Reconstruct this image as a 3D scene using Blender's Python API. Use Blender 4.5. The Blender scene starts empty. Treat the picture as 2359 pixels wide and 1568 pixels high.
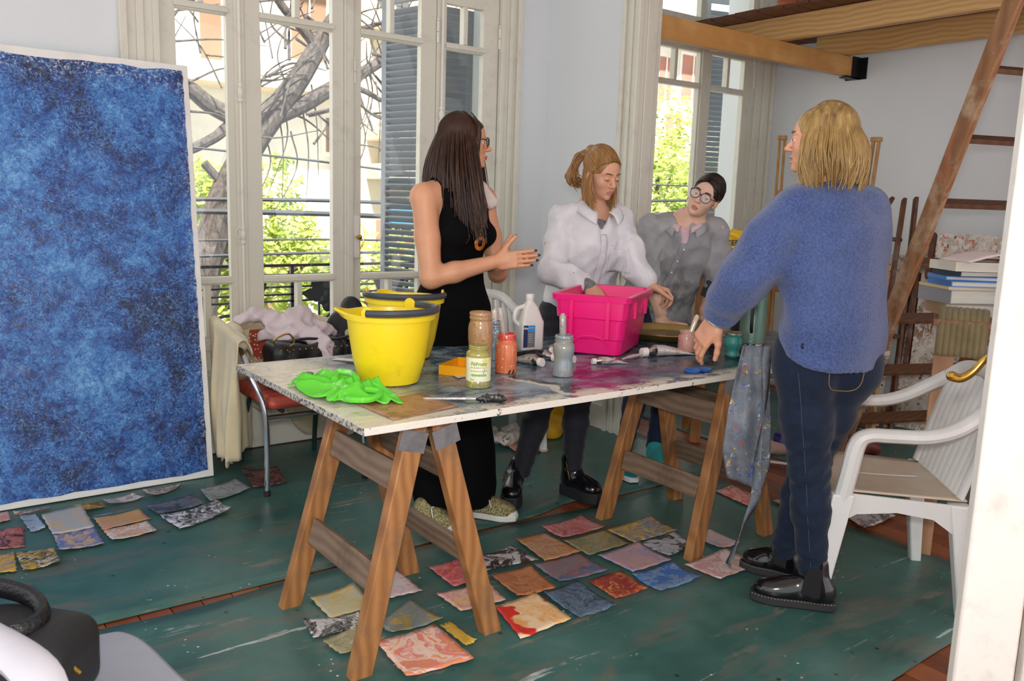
import bpy, bmesh, math, random
import numpy as np
from mathutils import Vector, Matrix, Euler
SC = bpy.context.scene
COL = SC.collection
R = math.radians
rnd = random.Random(7)

# ------------------------------------------------------------------ camera, sky, sun, flash, exposure
# room axes: X runs along the window wall (away, to the right), Y points at the window wall, Z up
CAM_H = 1.37
PITCH, ROLL, YAW = R(9.39), R(1.86), R(52.9)
_fh = Vector((math.cos(YAW), math.sin(YAW), 0)); _rt = Vector((math.sin(YAW), -math.cos(YAW), 0))
_fw = _fh * math.cos(PITCH) - Vector((0, 0, 1)) * math.sin(PITCH)
_dn = _fw.cross(_rt)
_r2 = _rt * math.cos(ROLL) - _dn * math.sin(ROLL)
_d2 = _rt * math.sin(ROLL) + _dn * math.cos(ROLL)
cam = bpy.data.cameras.new('camera'); camo = bpy.data.objects.new('camera', cam); COL.objects.link(camo)
cam.sensor_width = 36.0; cam.lens = 36.0 * 1950 / 2359; cam.clip_start = 0.05; cam.clip_end = 300
m = Matrix.Identity(4)
for i in range(3):
    m[i][0] = _r2[i]; m[i][1] = -_d2[i]; m[i][2] = -_fw[i]
m[2][3] = CAM_H
camo.matrix_world = m
SC.camera = camo
cam.dof.use_dof = True; cam.dof.focus_distance = 3.1; cam.dof.aperture_fstop = 7.1

w = bpy.data.worlds.new('sky'); SC.world = w; w.use_nodes = True
wn = w.node_tree; bg = wn.nodes['Background']
bg.inputs['Color'].default_value = (0.96, 0.98, 1.0, 1); bg.inputs['Strength'].default_value = 1.55

sun = bpy.data.lights.new('sun', 'SUN'); suno = bpy.data.objects.new('sun', sun); COL.objects.link(suno)
sun.energy = 17.0; sun.angle = R(2); sun.color = (1, 0.96, 0.9)
suno.rotation_euler = Vector((0.35, 1.0, -1.55)).to_track_quat('-Z', 'Y').to_euler()

fl = bpy.data.lights.new('camera_flash', 'AREA'); flo = bpy.data.objects.new('camera_flash', fl); COL.objects.link(flo)
fl.shape = 'RECTANGLE'; fl.size = 0.16; fl.size_y = 0.10; fl.energy = 38; fl.color = (1, 0.97, 0.94)
flo.location = Vector((0, 0, CAM_H + 0.13)) + _fh * 0.04
flo.rotation_euler = _fw.to_track_quat('-Z', 'Y').to_euler()

vs = SC.view_settings
vs.view_transform = 'Standard'; vs.look = 'None'; vs.exposure = 0.0; vs.gamma = 1.0; vs.use_curve_mapping = False
SC.display_settings.display_device = 'sRGB'
SC.cycles.use_denoising = True
SC.cycles.max_bounces = 7; SC.cycles.diffuse_bounces = 4; SC.cycles.transparent_max_bounces = 12
SC.cycles.caustics_reflective = False; SC.cycles.caustics_refractive = False
SC.cycles.sample_clamp_indirect = 6

# ------------------------------------------------------------------ materials
def lin(h):
    if isinstance(h, str):
        h = h.lstrip('#'); c = [int(h[i:i + 2], 16) / 255 for i in (0, 2, 4)]
        return tuple((v / 12.92 if v <= 0.04045 else ((v + 0.055) / 1.055) ** 2.4) for v in c) + (1,)
    return tuple(h)[:3] + (1,)

class NT:
    """small node-tree helper"""
    def __init__(s, name):
        s.m = bpy.data.materials.new(name); s.m.use_nodes = True
        s.t = s.m.node_tree; s.b = s.t.nodes['Principled BSDF']; s.out = s.t.nodes['Material Output']
        s._co = None
    def n(s, kind, **kw):
        x = s.t.nodes.new(kind)
        for k, v in kw.items(): setattr(x, k, v)
        return x
    def l(s, a, b): s.t.links.new(a, b)
    def co(s, scale=(1, 1, 1), rot=(0, 0, 0), loc=(0, 0, 0), kind='Object'):
        if s._co is None: s._co = s.n('ShaderNodeTexCoord')
        mp = s.n('ShaderNodeMapping'); s.l(s._co.outputs[kind], mp.inputs['Vector'])
        mp.inputs['Scale'].default_value = scale; mp.inputs['Rotation'].default_value = rot; mp.inputs['Location'].default_value = loc
        return mp.outputs['Vector']
    def noise(s, v, scale=5, detail=3, rough=.5, dist=0):
        x = s.n('ShaderNodeTexNoise'); s.l(v, x.inputs['Vector'])
        x.inputs['Scale'].default_value = scale; x.inputs['Detail'].default_value = detail
        x.inputs['Roughness'].default_value = rough; x.inputs['Distortion'].default_value = dist
        return x.outputs['Fac'], x.outputs['Color']
    def voro(s, v, scale=5, feature='F1', out='Distance', rand=1):
        x = s.n('ShaderNodeTexVoronoi', feature=feature); s.l(v, x.inputs['Vector'])
        x.inputs['Scale'].default_value = scale; x.inputs['Randomness'].default_value = rand
        return x.outputs[out]
    def wave(s, v, scale=5, dist=0, detail=2, dscale=1, kind='BANDS', dirn='X', prof='SIN'):
        x = s.n('ShaderNodeTexWave', wave_type=kind, wave_profile=prof); s.l(v, x.inputs['Vector'])
        if kind == 'BANDS': x.bands_direction = dirn
        x.inputs['Scale'].default_value = scale; x.inputs['Distortion'].default_value = dist
        x.inputs['Detail'].default_value = detail; x.inputs['Detail Scale'].default_value = dscale
        return x.outputs['Fac']
    def ramp(s, f, stops, interp='LINEAR'):
        x = s.n('ShaderNodeValToRGB'); s.l(f, x.inputs['Fac']); cr = x.color_ramp; cr.interpolation = interp
        while len(cr.elements) < len(stops): cr.elements.new(0.5)
        for e, (p, c) in zip(cr.elements, stops):
            e.position = p; e.color = lin(c) if not isinstance(c, (int, float)) else (c, c, c, 1)
        return x.outputs['Color']
    def mix(s, f, a, b, mode='MIX'):
        x = s.n('ShaderNodeMix', data_type='RGBA', blend_type=mode)
        for inp, v in ((x.inputs[0], f), (x.inputs[6], a), (x.inputs[7], b)):
            if isinstance(v, (int, float)): inp.default_value = v if inp.type == 'VALUE' else (v, v, v, 1)
            elif isinstance(v, (str, tuple, list)): inp.default_value = lin(v)
            else: s.l(v, inp)
        return x.outputs[2]
    def math(s, op, a, b=0.0, clamp=False):
        x = s.n('ShaderNodeMath', operation=op, use_clamp=clamp)
        for inp, v in ((x.inputs[0], a), (x.inputs[1], b)):
            if isinstance(v, (int, float)): inp.default_value = v
            else: s.l(v, inp)
        return x.outputs[0]
    def sep(s, v):
        x = s.n('ShaderNodeSeparateXYZ'); s.l(v, x.inputs[0]); return x.outputs
    def band(s, v, a, b, c, d):
        """1 between b and c, falling to 0 at a and d"""
        x = s.n('ShaderNodeMapRange', clamp=True); s.l(v, x.inputs[0])
        x.inputs[1].default_value = a; x.inputs[2].default_value = b
        y = s.n('ShaderNodeMapRange', clamp=True); s.l(v, y.inputs[0])
        y.inputs[1].default_value = c; y.inputs[2].default_value = d; y.inputs[3].default_value = 1; y.inputs[4].default_value = 0
        return s.math('MULTIPLY', x.outputs[0], y.outputs[0])
    def addv(s, v, col, amt):
        """push coordinates about by a noise colour"""
        x = s.n('ShaderNodeVectorMath', operation='MULTIPLY_ADD'); s.l(col, x.inputs[0])
        x.inputs[1].default_value = (amt,) * 3; s.l(v, x.inputs[2]); return x.outputs[0]
    def set(s, color=None, rough=None, metal=None, spec=None, coat=None, bump=None, bstr=.3, bdist=.01, alpha=None, sheen=None, trans=None, sss=None):
        def put(name, v):
            i = s.b.inputs[name]
            if isinstance(v, (int, float)): i.default_value = v if i.type == 'VALUE' else (v, v, v, 1)
            elif isinstance(v, (str, tuple, list)): i.default_value = lin(v)
            else: s.l(v, i)
        if color is not None: put('Base Color', color)
        if rough is not None: put('Roughness', rough)
        if metal is not None: put('Metallic', metal)
        if spec is not None: put('Specular IOR Level', spec)
        if coat is not None: put('Coat Weight', coat); s.b.inputs['Coat Roughness'].default_value = .1
        if sheen is not None: put('Sheen Weight', sheen)
        if trans is not None: put('Transmission Weight', trans)
        if sss is not None: put('Subsurface Weight', sss); s.b.inputs['Subsurface Radius'].default_value = (.012, .005, .003); s.b.inputs['Subsurface Scale'].default_value = .6
        if alpha is not None: put('Alpha', alpha)
        if bump is not None:
            x = s.n('ShaderNodeBump'); s.l(bump, x.inputs['Height']); x.inputs['Strength'].default_value = bstr
            x.inputs['Distance'].default_value = bdist; s.l(x.outputs[0], s.b.inputs['Normal'])
        return s.m

def plain(name, color, rough=.5, metal=0, spec=.5, var=.08, vscale=6, bump=0, bscale=40, coat=None, stretch=(1, 1, 1), **kw):
    """one colour with a little uneven tone and fine relief"""
    t = NT(name); v = t.co(stretch); c = lin(color)
    f, _ = t.noise(v, vscale, 4, .6)
    lo = tuple(x * (1 - var) for x in c[:3]); hi = tuple(min(1, x * (1 + var)) for x in c[:3])
    col = t.ramp(f, [(.3, lo), (.7, hi)])
    b = None
    if bump: b, _ = t.noise(v, bscale, 3, .6)
    return t.set(col, rough, metal, spec, coat, b, bump, .004, **kw)

def wood(name, a, b, axis=0, scale=1.0, rough=.5, knots=True, dirt=None, coat=None):
    """grain running along one axis"""
    t = NT(name); st = [9 * scale] * 3; st[axis] = .7 * scale
    v = t.co(tuple(st)); _, wc = t.noise(t.co((1.3, 1.3, 1.3)), 2.2, 2)
    v2 = t.addv(v, wc, .7)
    g = t.wave(v2, 1.1, 2.2, 3, .8, dirn='XYZ'[(axis + 1) % 3])
    n, _ = t.noise(v, 6, 6, .65)
    col = t.mix(t.math('ADD', t.math('MULTIPLY', g, .55), t.math('MULTIPLY', n, .45)), a, b)
    if dirt:
        f, _ = t.noise(t.co((1, 1, 1)), 5, 5, .7)
        col = t.mix(t.ramp(f, [(.5, 0), (.72, .75)]), col, dirt)
    return t.set(col, rough, bump=n, bstr=.25, bdist=.003, coat=coat)

# ------------------------------------------------------------------ geometry
class MB:
    """collects solids, then links them as one mesh object"""
    def __init__(s): s.v = []; s.f = []; s.mi = []; s.cur = 0
    def add(s, vs, fs):
        o = len(s.v); s.v += [tuple(p) for p in vs]; s.f += [tuple(i + o for i in f) for f in fs]; s.mi += [s.cur] * len(fs); return s
    def box(s, c, d, rot=None):
        q = [Vector((x * d[0] / 2, y * d[1] / 2, z * d[2] / 2)) for x in (-1, 1) for y in (-1, 1) for z in (-1, 1)]
        if rot is not None:
            M = rot if isinstance(rot, Matrix) else Euler(rot).to_matrix()
            q = [M @ p for p in q]
        c = Vector(c)
        return s.add([p + c for p in q], [(0, 1, 3, 2), (4, 6, 7, 5), (0, 4, 5, 1), (2, 3, 7, 6), (0, 2, 6, 4), (1, 5, 7, 3)])
    def bx(s, x0, x1, y0, y1, z0, z1): return s.box(((x0 + x1) / 2, (y0 + y1) / 2, (z0 + z1) / 2), (x1 - x0, y1 - y0, z1 - z0))
    def bar(s, a, b, w, h, up=(0, 0, 1)):
        """rectangular bar from a to b; w across, h along the up hint"""
        a, b = Vector(a), Vector(b); d = (b - a); L = d.length; d.normalize(); up = Vector(up)
        side = d.cross(up)
        if side.length < 1e-4: side = d.cross(Vector((1, 0, 0)))
        side.normalize(); u = side.cross(d)
        M = Matrix((d, side, u)).transposed()
        return s.box((a + b) / 2, (L, w, h), M)
    def tube(s, pts, rad, n=8, cap=True, flat=None, closed=False):
        """round bar along points, radius per point; flat=(dir, factor) squashes it"""
        P = [Vector(p) for p in pts]; m_ = len(P)
        if isinstance(rad, (int, float)): rad = [rad] * m_
        vs = []; fr = None
        for i, p in enumerate(P):
            if closed: d = P[(i + 1) % m_] - P[i - 1]
            else: d = P[min(i + 1, m_ - 1)] - P[max(i - 1, 0)]
            if d.length < 1e-9: d = Vector((0, 0, 1))
            d.normalize()
            if fr is None:
                a = Vector((0, 0, 1)) if abs(d.z) < .9 else Vector((1, 0, 0))
                fr = d.cross(a).normalized()
            else:
                fr = fr - d * fr.dot(d)
                fr = fr.normalized() if fr.length > 1e-6 else d.orthogonal().normalized()
            g = d.cross(fr)
            for k in range(n):
                t = 2 * math.pi * k / n; o = (fr * math.cos(t) + g * math.sin(t)) * rad[i]
                if flat: nn = Vector(flat[0]); o = o - nn * o.dot(nn) * (1 - flat[1])
                vs.append(p + o)
        fs = []
        for i in range(m_ if closed else m_ - 1):
            j = (i + 1) % m_
            for k in range(n):
                k2 = (k + 1) % n; fs.append((i * n + k, i * n + k2, j * n + k2, j * n + k))
        if cap and not closed: fs += [tuple(range(n))[::-1], tuple((m_ - 1) * n + k for k in range(n))]
        return s.add(vs, fs)
    def lathe(s, prof, c=(0, 0, 0), n=24, sx=1, sy=1, M=None, cap=True):
        vs = []; c = Vector(c)
        for r, z in prof:
            for k in range(n):
                t = 2 * math.pi * k / n; p = Vector((r * math.cos(t) * sx, r * math.sin(t) * sy, z))
                vs.append((M @ p if M else p) + c)
        m_ = len(prof); fs = [(i * n + k, i * n + (k + 1) % n, (i + 1) * n + (k + 1) % n, (i + 1) * n + k) for i in range(m_ - 1) for k in range(n)]
        if cap:
            if prof[0][0] > 1e-5: fs.append(tuple(range(n))[::-1])
            if prof[-1][0] > 1e-5: fs.append(tuple((m_ - 1) * n + k for k in range(n)))
        return s.add(vs, fs)
    def loft(s, rings, closed=True, cap=True):
        """skin through rings of equal length"""
        n = len(rings[0]); vs = [p for r in rings for p in r]; fs = []
        for i in range(len(rings) - 1):
            for k in range(n if closed else n - 1):
                k2 = (k + 1) % n; fs.append((i * n + k, i * n + k2, (i + 1) * n + k2, (i + 1) * n + k))
        if cap and closed: fs += [tuple(range(n))[::-1], tuple((len(rings) - 1) * n + k for k in range(n))]
        return s.add(vs, fs)
    def prism(s, poly, fn, t0, t1):
        """outline poly (2d) pushed from t0 to t1; fn(u, v, t) -> xyz"""
        n = len(poly); vs = [fn(u, v, t0) for u, v in poly] + [fn(u, v, t1) for u, v in poly]
        fs = [(k, (k + 1) % n, n + (k + 1) % n, n + k) for k in range(n)] + [tuple(range(n))[::-1], tuple(range(n, 2 * n))]
        return s.add(vs, fs)
    def sheet(s, fn, nu, nv, th=0.0008):
        """thin two-sided sheet; fn(u, v) -> (point); given real thickness th along the local normal"""
        P = [[Vector(fn(i / nu, j / nv)) for j in range(nv + 1)] for i in range(nu + 1)]
        N = [[None] * (nv + 1) for _ in range(nu + 1)]
        for i in range(nu + 1):
            for j in range(nv + 1):
                du = P[min(i + 1, nu)][j] - P[max(i - 1, 0)][j]; dv = P[i][min(j + 1, nv)] - P[i][max(j - 1, 0)]
                nn = du.cross(dv); N[i][j] = nn.normalized() if nn.length > 1e-12 else Vector((0, 0, 1))
        vs = [P[i][j] for i in range(nu + 1) for j in range(nv + 1)] + [P[i][j] - N[i][j] * th for i in range(nu + 1) for j in range(nv + 1)]
        w_ = nv + 1; o = (nu + 1) * w_; fs = []
        for i in range(nu):
            for j in range(nv):
                a, b, c, d = i * w_ + j, (i + 1) * w_ + j, (i + 1) * w_ + j + 1, i * w_ + j + 1
                fs += [(a, b, c, d), (o + d, o + c, o + b, o + a)]
        for i in range(nu):
            for j in (0, nv):
                a, b = i * w_ + j, (i + 1) * w_ + j; fs.append((a, o + a, o + b, b) if j == 0 else (a, b, o + b, o + a))
        for j in range(nv):
            for i in (0, nu):
                a, b = i * w_ + j, i * w_ + j + 1; fs.append((a, b, o + b, o + a) if i == 0 else (a, o + a, o + b, b))
        return s.add(vs, fs)
    def mesh(s, name):
        me = bpy.data.meshes.new(name); me.from_pydata(s.v, [], s.f); me.update(); return me
    def build(s, name, mat, parent=None, smooth=True, angle=35, bevel=0, sub=0, recalc=True, world=True):
        me = s.mesh(name)
        if recalc:
            bm = bmesh.new(); bm.from_mesh(me); bmesh.ops.recalc_face_normals(bm, faces=bm.faces); bm.to_mesh(me); bm.free()
        for mm in (mat if isinstance(mat, (list, tuple)) else [mat]): me.materials.append(mm)
        if any(s.mi): me.polygons.foreach_set('material_index', s.mi)
        return link(name, me, parent, smooth, angle, bevel, sub, world)

def link(name, me, parent=None, smooth=True, angle=35, bevel=0, sub=0, world=True):
    if smooth:
        me.polygons.foreach_set('use_smooth', [True] * len(me.polygons))
        if angle and angle < 179: me.set_sharp_from_angle(angle=R(angle))
    o = bpy.data.objects.new(name, me); COL.objects.link(o)
    if bevel:
        b = o.modifiers.new('bevel', 'BEVEL'); b.width = bevel; b.segments = 2; b.limit_method = 'ANGLE'; b.angle_limit = R(40)
    if sub:
        b = o.modifiers.new('subdivision', 'SUBSURF'); b.levels = sub; b.render_levels = sub
    if parent is not None:
        o.parent = parent
        if world and parent.parent is None: o.matrix_parent_inverse = parent.matrix_basis.inverted()
    return o

def thing(name, label, cat, loc=(0, 0, 0), rz=0.0, group=None):
    o = bpy.data.objects.new(name, None); COL.objects.link(o); o.empty_display_size = .05
    o.location = loc; o.rotation_euler = (0, 0, rz); o['label'] = label; o['category'] = cat
    if group: o['group'] = group
    return o
def tag(o, label, cat, group=None, kind=None):
    o['label'] = label; o['category'] = cat
    if group: o['group'] = group
    if kind: o['kind'] = kind
    return o
def struct(o, label=None, cat=None):
    o['kind'] = 'structure'
    if label: o['label'] = label
    if cat: o['category'] = cat
    return o
def sthing(name, label, cat, loc=(0, 0, 0)):
    o = thing(name, label, cat, loc); o['kind'] = 'structure'; return o
def copy_tree(root, loc, rz=0.0, label=None):
    r = root.copy(); COL.objects.link(r); r.location = loc; r.rotation_euler = (0, 0, rz)
    if label: r['label'] = label
    def rec(src, dst):
        for ch in list(src.children):
            c = ch.copy(); COL.objects.link(c); c.parent = dst; rec(ch, c)
    rec(root, r)
    return r
def share(o, name, parent, loc, rot=(0, 0, 0), scale=(1, 1, 1), mat=None):
    """another piece with the same mesh data"""
    c = o.copy(); COL.objects.link(c); c.name = name; c.parent = parent; c.matrix_parent_inverse = Matrix.Identity(4)
    c.location = loc; c.rotation_euler = rot; c.scale = scale
    return c
def bez(pts, n=12):
    """Catmull-Rom through points"""
    P = [Vector(p) for p in pts]; P = [P[0] * 2 - P[1]] + P + [P[-1] * 2 - P[-2]]; out = []
    for i in range(1, len(P) - 2):
        for k in range(n):
            t = k / n; a, b, c, d = P[i - 1], P[i], P[i + 1], P[i + 2]
            out.append(.5 * ((2 * b) + (c - a) * t + (2 * a - 5 * b + 4 * c - d) * t * t + (3 * b - a - 3 * c + d) * t ** 3))
    out.append(P[-2].copy()); return out
# ------------------------------------------------------------------ room shell
def wall_mat(name, c, dirt='#9d9a92'):
    t = NT(name); v = t.co((1, 1, 1)); f, _ = t.noise(v, 1.6, 4, .6); g, _ = t.noise(v, 30, 3, .6)
    col = t.mix(t.ramp(f, [(.35, 0), (.75, .25)]), c, dirt)
    return t.set(col, .75, bump=g, bstr=.12, bdist=.003)
M_wall = wall_mat('white_wall_paint', '#dfe3e6', '#cfd4d8')
M_ceil = wall_mat('ceiling_paint', '#e4e4e2', '#d5d5d2')
def trim_mat(name, c):
    t = NT(name); v = t.co((1, 1, 1)); f, _ = t.noise(v, 7, 5, .7); g, _ = t.noise(v, 22, 4, .6)
    col = t.mix(t.ramp(f, [(.52, 0), (.8, .5)]), c, '#a8a294')
    chips = t.ramp(t.noise(t.co((3, 3, 1.2)), 9, 5, .75)[0], [(.72, 0), (.74, 1)])
    return t.set(t.mix(t.math('MULTIPLY', chips, .5), col, '#7d6a52'), .42, bump=g, bstr=.15, bdist=.003)
M_trim = trim_mat('cream_gloss_paint', '#d9d6c8')
M_trim2 = trim_mat('white_gloss_paint', '#e6e3d8')
tg = NT('window_glass'); tr = tg.n('ShaderNodeBsdfTransparent'); gl = tg.n('ShaderNodeBsdfGlossy'); gl.inputs['Roughness'].default_value = .02
mx = tg.n('ShaderNodeMixShader'); mx.inputs[0].default_value = .05
tr.inputs['Color'].default_value = (.97, .985, .98, 1)
tg.l(tr.outputs[0], mx.inputs[1]); tg.l(gl.outputs[0], mx.inputs[2]); tg.l(mx.outputs[0], tg.out.inputs['Surface'])
M_glass = tg.m
M_brass = plain('brass', '#c9a24a', .25, 1.0, var=.15)
M_chrome = plain('chrome', '#d6d8dc', .12, 1.0, var=.05)
M_iron = plain('black_wrought_iron', '#23252a', .5, .6)
FY = 4.36           # inner face of the window wall
PX0, PX1 = 3.51, 3.637   # faces of the short dividing wall
BX = 5.79           # face of the back wall
CZ = 3.45

t = MB()
def wallseg(x0, x1, z0, z1): t.bx(x0, x1, FY, FY + .3, z0, z1)
wallseg(-2.6, 1.13, 0, CZ); wallseg(1.13, 3.14, 3.2, CZ); wallseg(3.14, 4.36, 0, CZ); wallseg(4.36, 5.58, 3.2, CZ); wallseg(5.58, BX + .2, 0, CZ)
struct(t.build('wall_left', M_wall), 'white plaster wall holding the two glazed balcony doors', 'wall')
struct(MB().bx(PX0, PX1, 3.545, FY, 0, CZ).build('wall_partition', M_wall), 'short white wall standing between the two balcony doors', 'wall')
struct(MB().bx(BX, BX + .2, -2.2, FY, 0, CZ).build('wall_right', M_wall), 'white wall behind the easels and the ladder', 'wall')
struct(MB().bx(-2.6, BX + .2, -2.6, FY + .3, CZ, CZ + .2).build('ceiling', M_ceil), 'white ceiling over the studio', 'ceiling')

# casings: stepped mouldings
def casing(name, x0, x1, label, flip=False):
    m_ = MB(); w_ = x1 - x0
    m_.bx(x0, x1, FY - .022, FY, 0, 3.3)
    a, b = (x0, x0 + .035) if not flip else (x1 - .035, x1)
    m_.bx(a, b, FY - .045, FY - .022, 0, 3.3)
    m_.bx(x0 + w_ * .42, x0 + w_ * .62, FY - .032, FY - .022, 0, 3.3)
    a, b = (x1 - .03, x1) if not flip else (x0, x0 + .03)
    m_.bx(a, b, FY - .034, FY - .022, 0, 3.3)
    return struct(m_.build(name, M_trim, bevel=.004), label, 'trim')
casing('trim_1', .967, 1.146, 'wide moulded casing on the painting side of the near balcony door')
casing('trim_2', 3.124, 3.275, 'moulded casing behind the person in black', True)
casing('trim_3', 5.565, BX - .002, 'moulded casing in the corner by the easels', True)
m_ = MB(); m_.bx(PX0 - .022, PX0, 3.52, 3.66, 0, CZ); m_.bx(PX0 - .04, PX0 - .022, 3.63, 3.66, 0, CZ); m_.bx(PX0 - .034, PX0 - .022, 3.575, 3.60, 0, CZ); m_.bx(PX0 - .034, PX0 - .022, 3.52, 3.54, 0, CZ)
struct(m_.build('trim_4', M_trim, bevel=.004), 'ridged casing along the edge of the short dividing wall', 'trim')
m_ = MB(); m_.bx(PX0, PX1 + .02, 3.525, 3.545, 0, CZ); m_.bx(PX0 + .03, PX1 - .02, 3.515, 3.525, 0, CZ)
struct(m_.build('trim_5', M_trim, bevel=.004), 'end lining of the short dividing wall facing the table', 'trim')
struct(MB().bx(3.275, PX0, FY - .02, FY, 0, .14).build('baseboard_left', M_trim2, bevel=.004), 'white skirting beside the near balcony door', 'baseboard')
struct(MB().bx(PX0 - .018, PX0, 3.66, FY - .02, 0, .15).build('baseboard_partition', M_trim2, bevel=.004), 'white skirting on the short dividing wall', 'baseboard')
struct(MB().bx(-2.6, .967, FY - .02, FY, 0, .14).build('baseboard_front', M_trim2, bevel=.004), 'white skirting behind the blue painting', 'baseboard')

# glazed balcony doors: leaf > panes and bars
def ringbead(m_, x0, x1, z0, z1, y, w_=.012, d=.012):
    m_.bx(x0, x1, y - d, y, z0, z0 + w_); m_.bx(x0, x1, y - d, y, z1 - w_, z1)
    m_.bx(x0, x0 + w_, y - d, y, z0 + w_, z1 - w_); m_.bx(x1 - w_, x1, y - d, y, z0 + w_, z1 - w_)
def leaf(parent, x0, x1, g0, g1, label=None):
    y0, y1 = FY, FY + .045; top = 2.57; m_ = MB()
    m_.bx(x0, g0, y0, y1, .005, top); m_.bx(g1, x1, y0, y1, .005, top)
    for a, b in ((.005, .13), (.555, .625), (.895, .935), (2.225, 2.265), (2.48, top)): m_.bx(g0, g1, y0, y1, a, b)
    for zc in (.915, 2.245):                                   # moulded nose on the two glazing bars
        m_.bx(g0 - .008, g1 + .008, y0 - .012, y0, zc - .012, zc + .012)
    m_.bx(x0 + .01, x1 - .01, y0 - .01, y0, .44, .475); m_.bx(x0 + .01, x1 - .01, y0 - .018, y0, .452, .463)
    lf = m_.build('leaf', M_trim, parent, bevel=.003)
    if label: lf['label'] = label
    gm = (g0 + g1) / 2
    p = MB(); p.bx(g0, g1, y0 + .012, y1 - .01, .13, .555); ringbead(p, g0 + .03, g1 - .03, .16, .42, y0 + .012, .014, .01)
    p.build('lower_panel', M_trim, lf, bevel=.003)
    for a, b in ((.625, .895), (2.265, 2.48)):
        MB().bx(gm - .014, gm + .014, y0 - .004, y1, a, b).build('glazing_bar', M_trim, lf, bevel=.003)
    for (a, b, c, d) in ((g0, gm - .014, .625, .895), (gm + .014, g1, .625, .895), (g0, g1, .935, 2.225), (g0, gm - .014, 2.265, 2.48), (gm + .014, g1, 2.265, 2.48)):
        MB().bx(a - .002, b + .002, y0 + .02, y0 + .024, c - .002, d + .002).build('pane', M_glass, lf, smooth=False)
    return lf
def hinge(parent, x, z, y=FY - .012):
    m_ = MB(); m_.tube([(x, y, z - .06), (x, y, z - .002)], .0085, 8); m_.tube([(x, y, z + .002), (x, y, z + .06)], .0085, 8)
    m_.lathe([(0, 0), (.007, .003), (.008, .01), (.004, .018), (0, .02)], (x, y, z + .06), 8)
    return m_.build('hinge', M_trim2, parent)
def bolt(parent, x, z0, z1, knots):
    m_ = MB(); y = FY - .014; m_.tube([(x, y, z0), (x, y, z1)], .008, 8)
    for z in knots:
        m_.lathe([(.008, -.05), (.014, -.045), (.014, -.03), (.010, -.025), (.017, -.008), (.017, .008), (.010, .025), (.014, .03), (.014, .045), (.008, .05)], (x, y, z), 10)
    return m_.build('bolt_rod', M_trim2, parent)
d1 = sthing('door_1', 'tall four-leaf glazed balcony door beside the blue painting', 'door', (2.13, FY, 0))
leaf(d1, 1.15, 1.553, 1.225, 1.468); leaf(d1, 1.557, 2.10, 1.64, 2.034); leaf(d1, 2.158, 2.681, 2.203, 2.58); leaf(d1, 2.685, 3.122, 2.75, 3.012)
m_ = MB(); m_.bx(2.10, 2.158, FY - .014, FY + .05, 0, 2.6); m_.bx(2.112, 2.146, FY - .026, FY - .014, 0, 2.6)
m_.build('mullion', M_trim, d1, bevel=.003)
m_ = MB(); m_.bx(1.13, 3.14, FY - .012, FY + .06, 2.575, 2.66); m_.bx(1.13, 3.14, FY, FY + .05, 3.12, 3.2)
for x in (1.13, 1.70, 2.10, 2.68, 3.09): m_.bx(x, x + .05, FY, FY + .05, 2.66, 3.12)
m_.build('transom_frame', M_trim, d1, bevel=.003)
for a, b in ((1.18, 1.70), (1.75, 2.10), (2.15, 2.68), (2.73, 3.09)): MB().bx(a, b, FY + .02, FY + .024, 2.66, 3.12).build('transom_pane', M_glass, d1, smooth=False)
m_ = MB(); m_.bx(1.502, 1.556, FY - .008, FY, .01, 2.56); m_.build('astragal', M_trim, d1, bevel=.003)
bolt(d1, 1.527, .3, 2.5, (1.86, 1.15)); bolt(d1, 2.715, .3, 2.5, (1.85, 1.2))
m_ = MB(); m_.tube([(1.508 + .02 * math.cos(a), FY - .02, 1.16 + .026 * math.sin(a)) for a in [i * math.pi / 8 for i in range(16)]], .0035, 6, closed=True)
m_.build('pull_ring', M_trim2, d1)
for x, z in ((2.158, 2.03), (2.158, .35), (2.684, 2.31), (3.122, 2.33), (3.122, .4), (2.684, .5)): hinge(d1, x, z)
m_ = MB(); m_.bx(2.15, 2.19, FY - .018, FY, 1.02, 1.26); lb = m_.build('lock_case', M_trim2, d1, bevel=.005)
m_ = MB(); m_.lathe([(.006, 0), (.006, .02), (.014, .028), (.016, .04), (.010, .05), (0, .052)], (2.168, FY - .018, 1.14), 12, M=Matrix.Rotation(R(90), 3, 'X'))
m_.tube(bez([(2.19, FY - .03, 1.21), (2.205, FY - .04, 1.17), (2.2, FY - .04, 1.12), (2.185, FY - .03, 1.07)]), .004, 6)
m_.build('brass_knob', M_brass, lb)
M_dark = plain('dark_gap', '#2b211b', .8)
MB().bx(1.15, 3.12, FY - .015, FY + .05, -.002, .006).build('gap_shade_strip', M_dark, d1)  # dark strip stands in for the shade in the gap under the leaves

d2 = sthing('door_2', 'glazed balcony door behind the person in the grey shirt', 'door', (4.97, FY, 0))
leaf(d2, 4.365, 4.985, 4.43, 4.945); leaf(d2, 4.99, 5.563, 5.075, 5.455)
m_ = MB(); m_.bx(4.955, 5.02, FY - .016, FY, .01, 2.56); m_.build('astragal', M_trim, d2, bevel=.003)
m_ = MB(); m_.bx(4.36, 5.58, FY - .012, FY + .06, 2.575, 2.72); m_.bx(4.36, 5.58, FY, FY + .05, 3.12, 3.2)
for x in (4.36, 4.92, 5.51): m_.bx(x, x + .06, FY, FY + .05, 2.72, 3.12)
m_.build('transom_frame', M_trim, d2, bevel=.003)
for a, b in ((4.42, 4.92), (4.98, 5.51)): MB().bx(a, b, FY + .02, FY + .024, 2.72, 3.12).build('transom_pane', M_glass, d2, smooth=False)
for z in (2.35, 1.35, .5): hinge(d2, 5.563, z)

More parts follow.
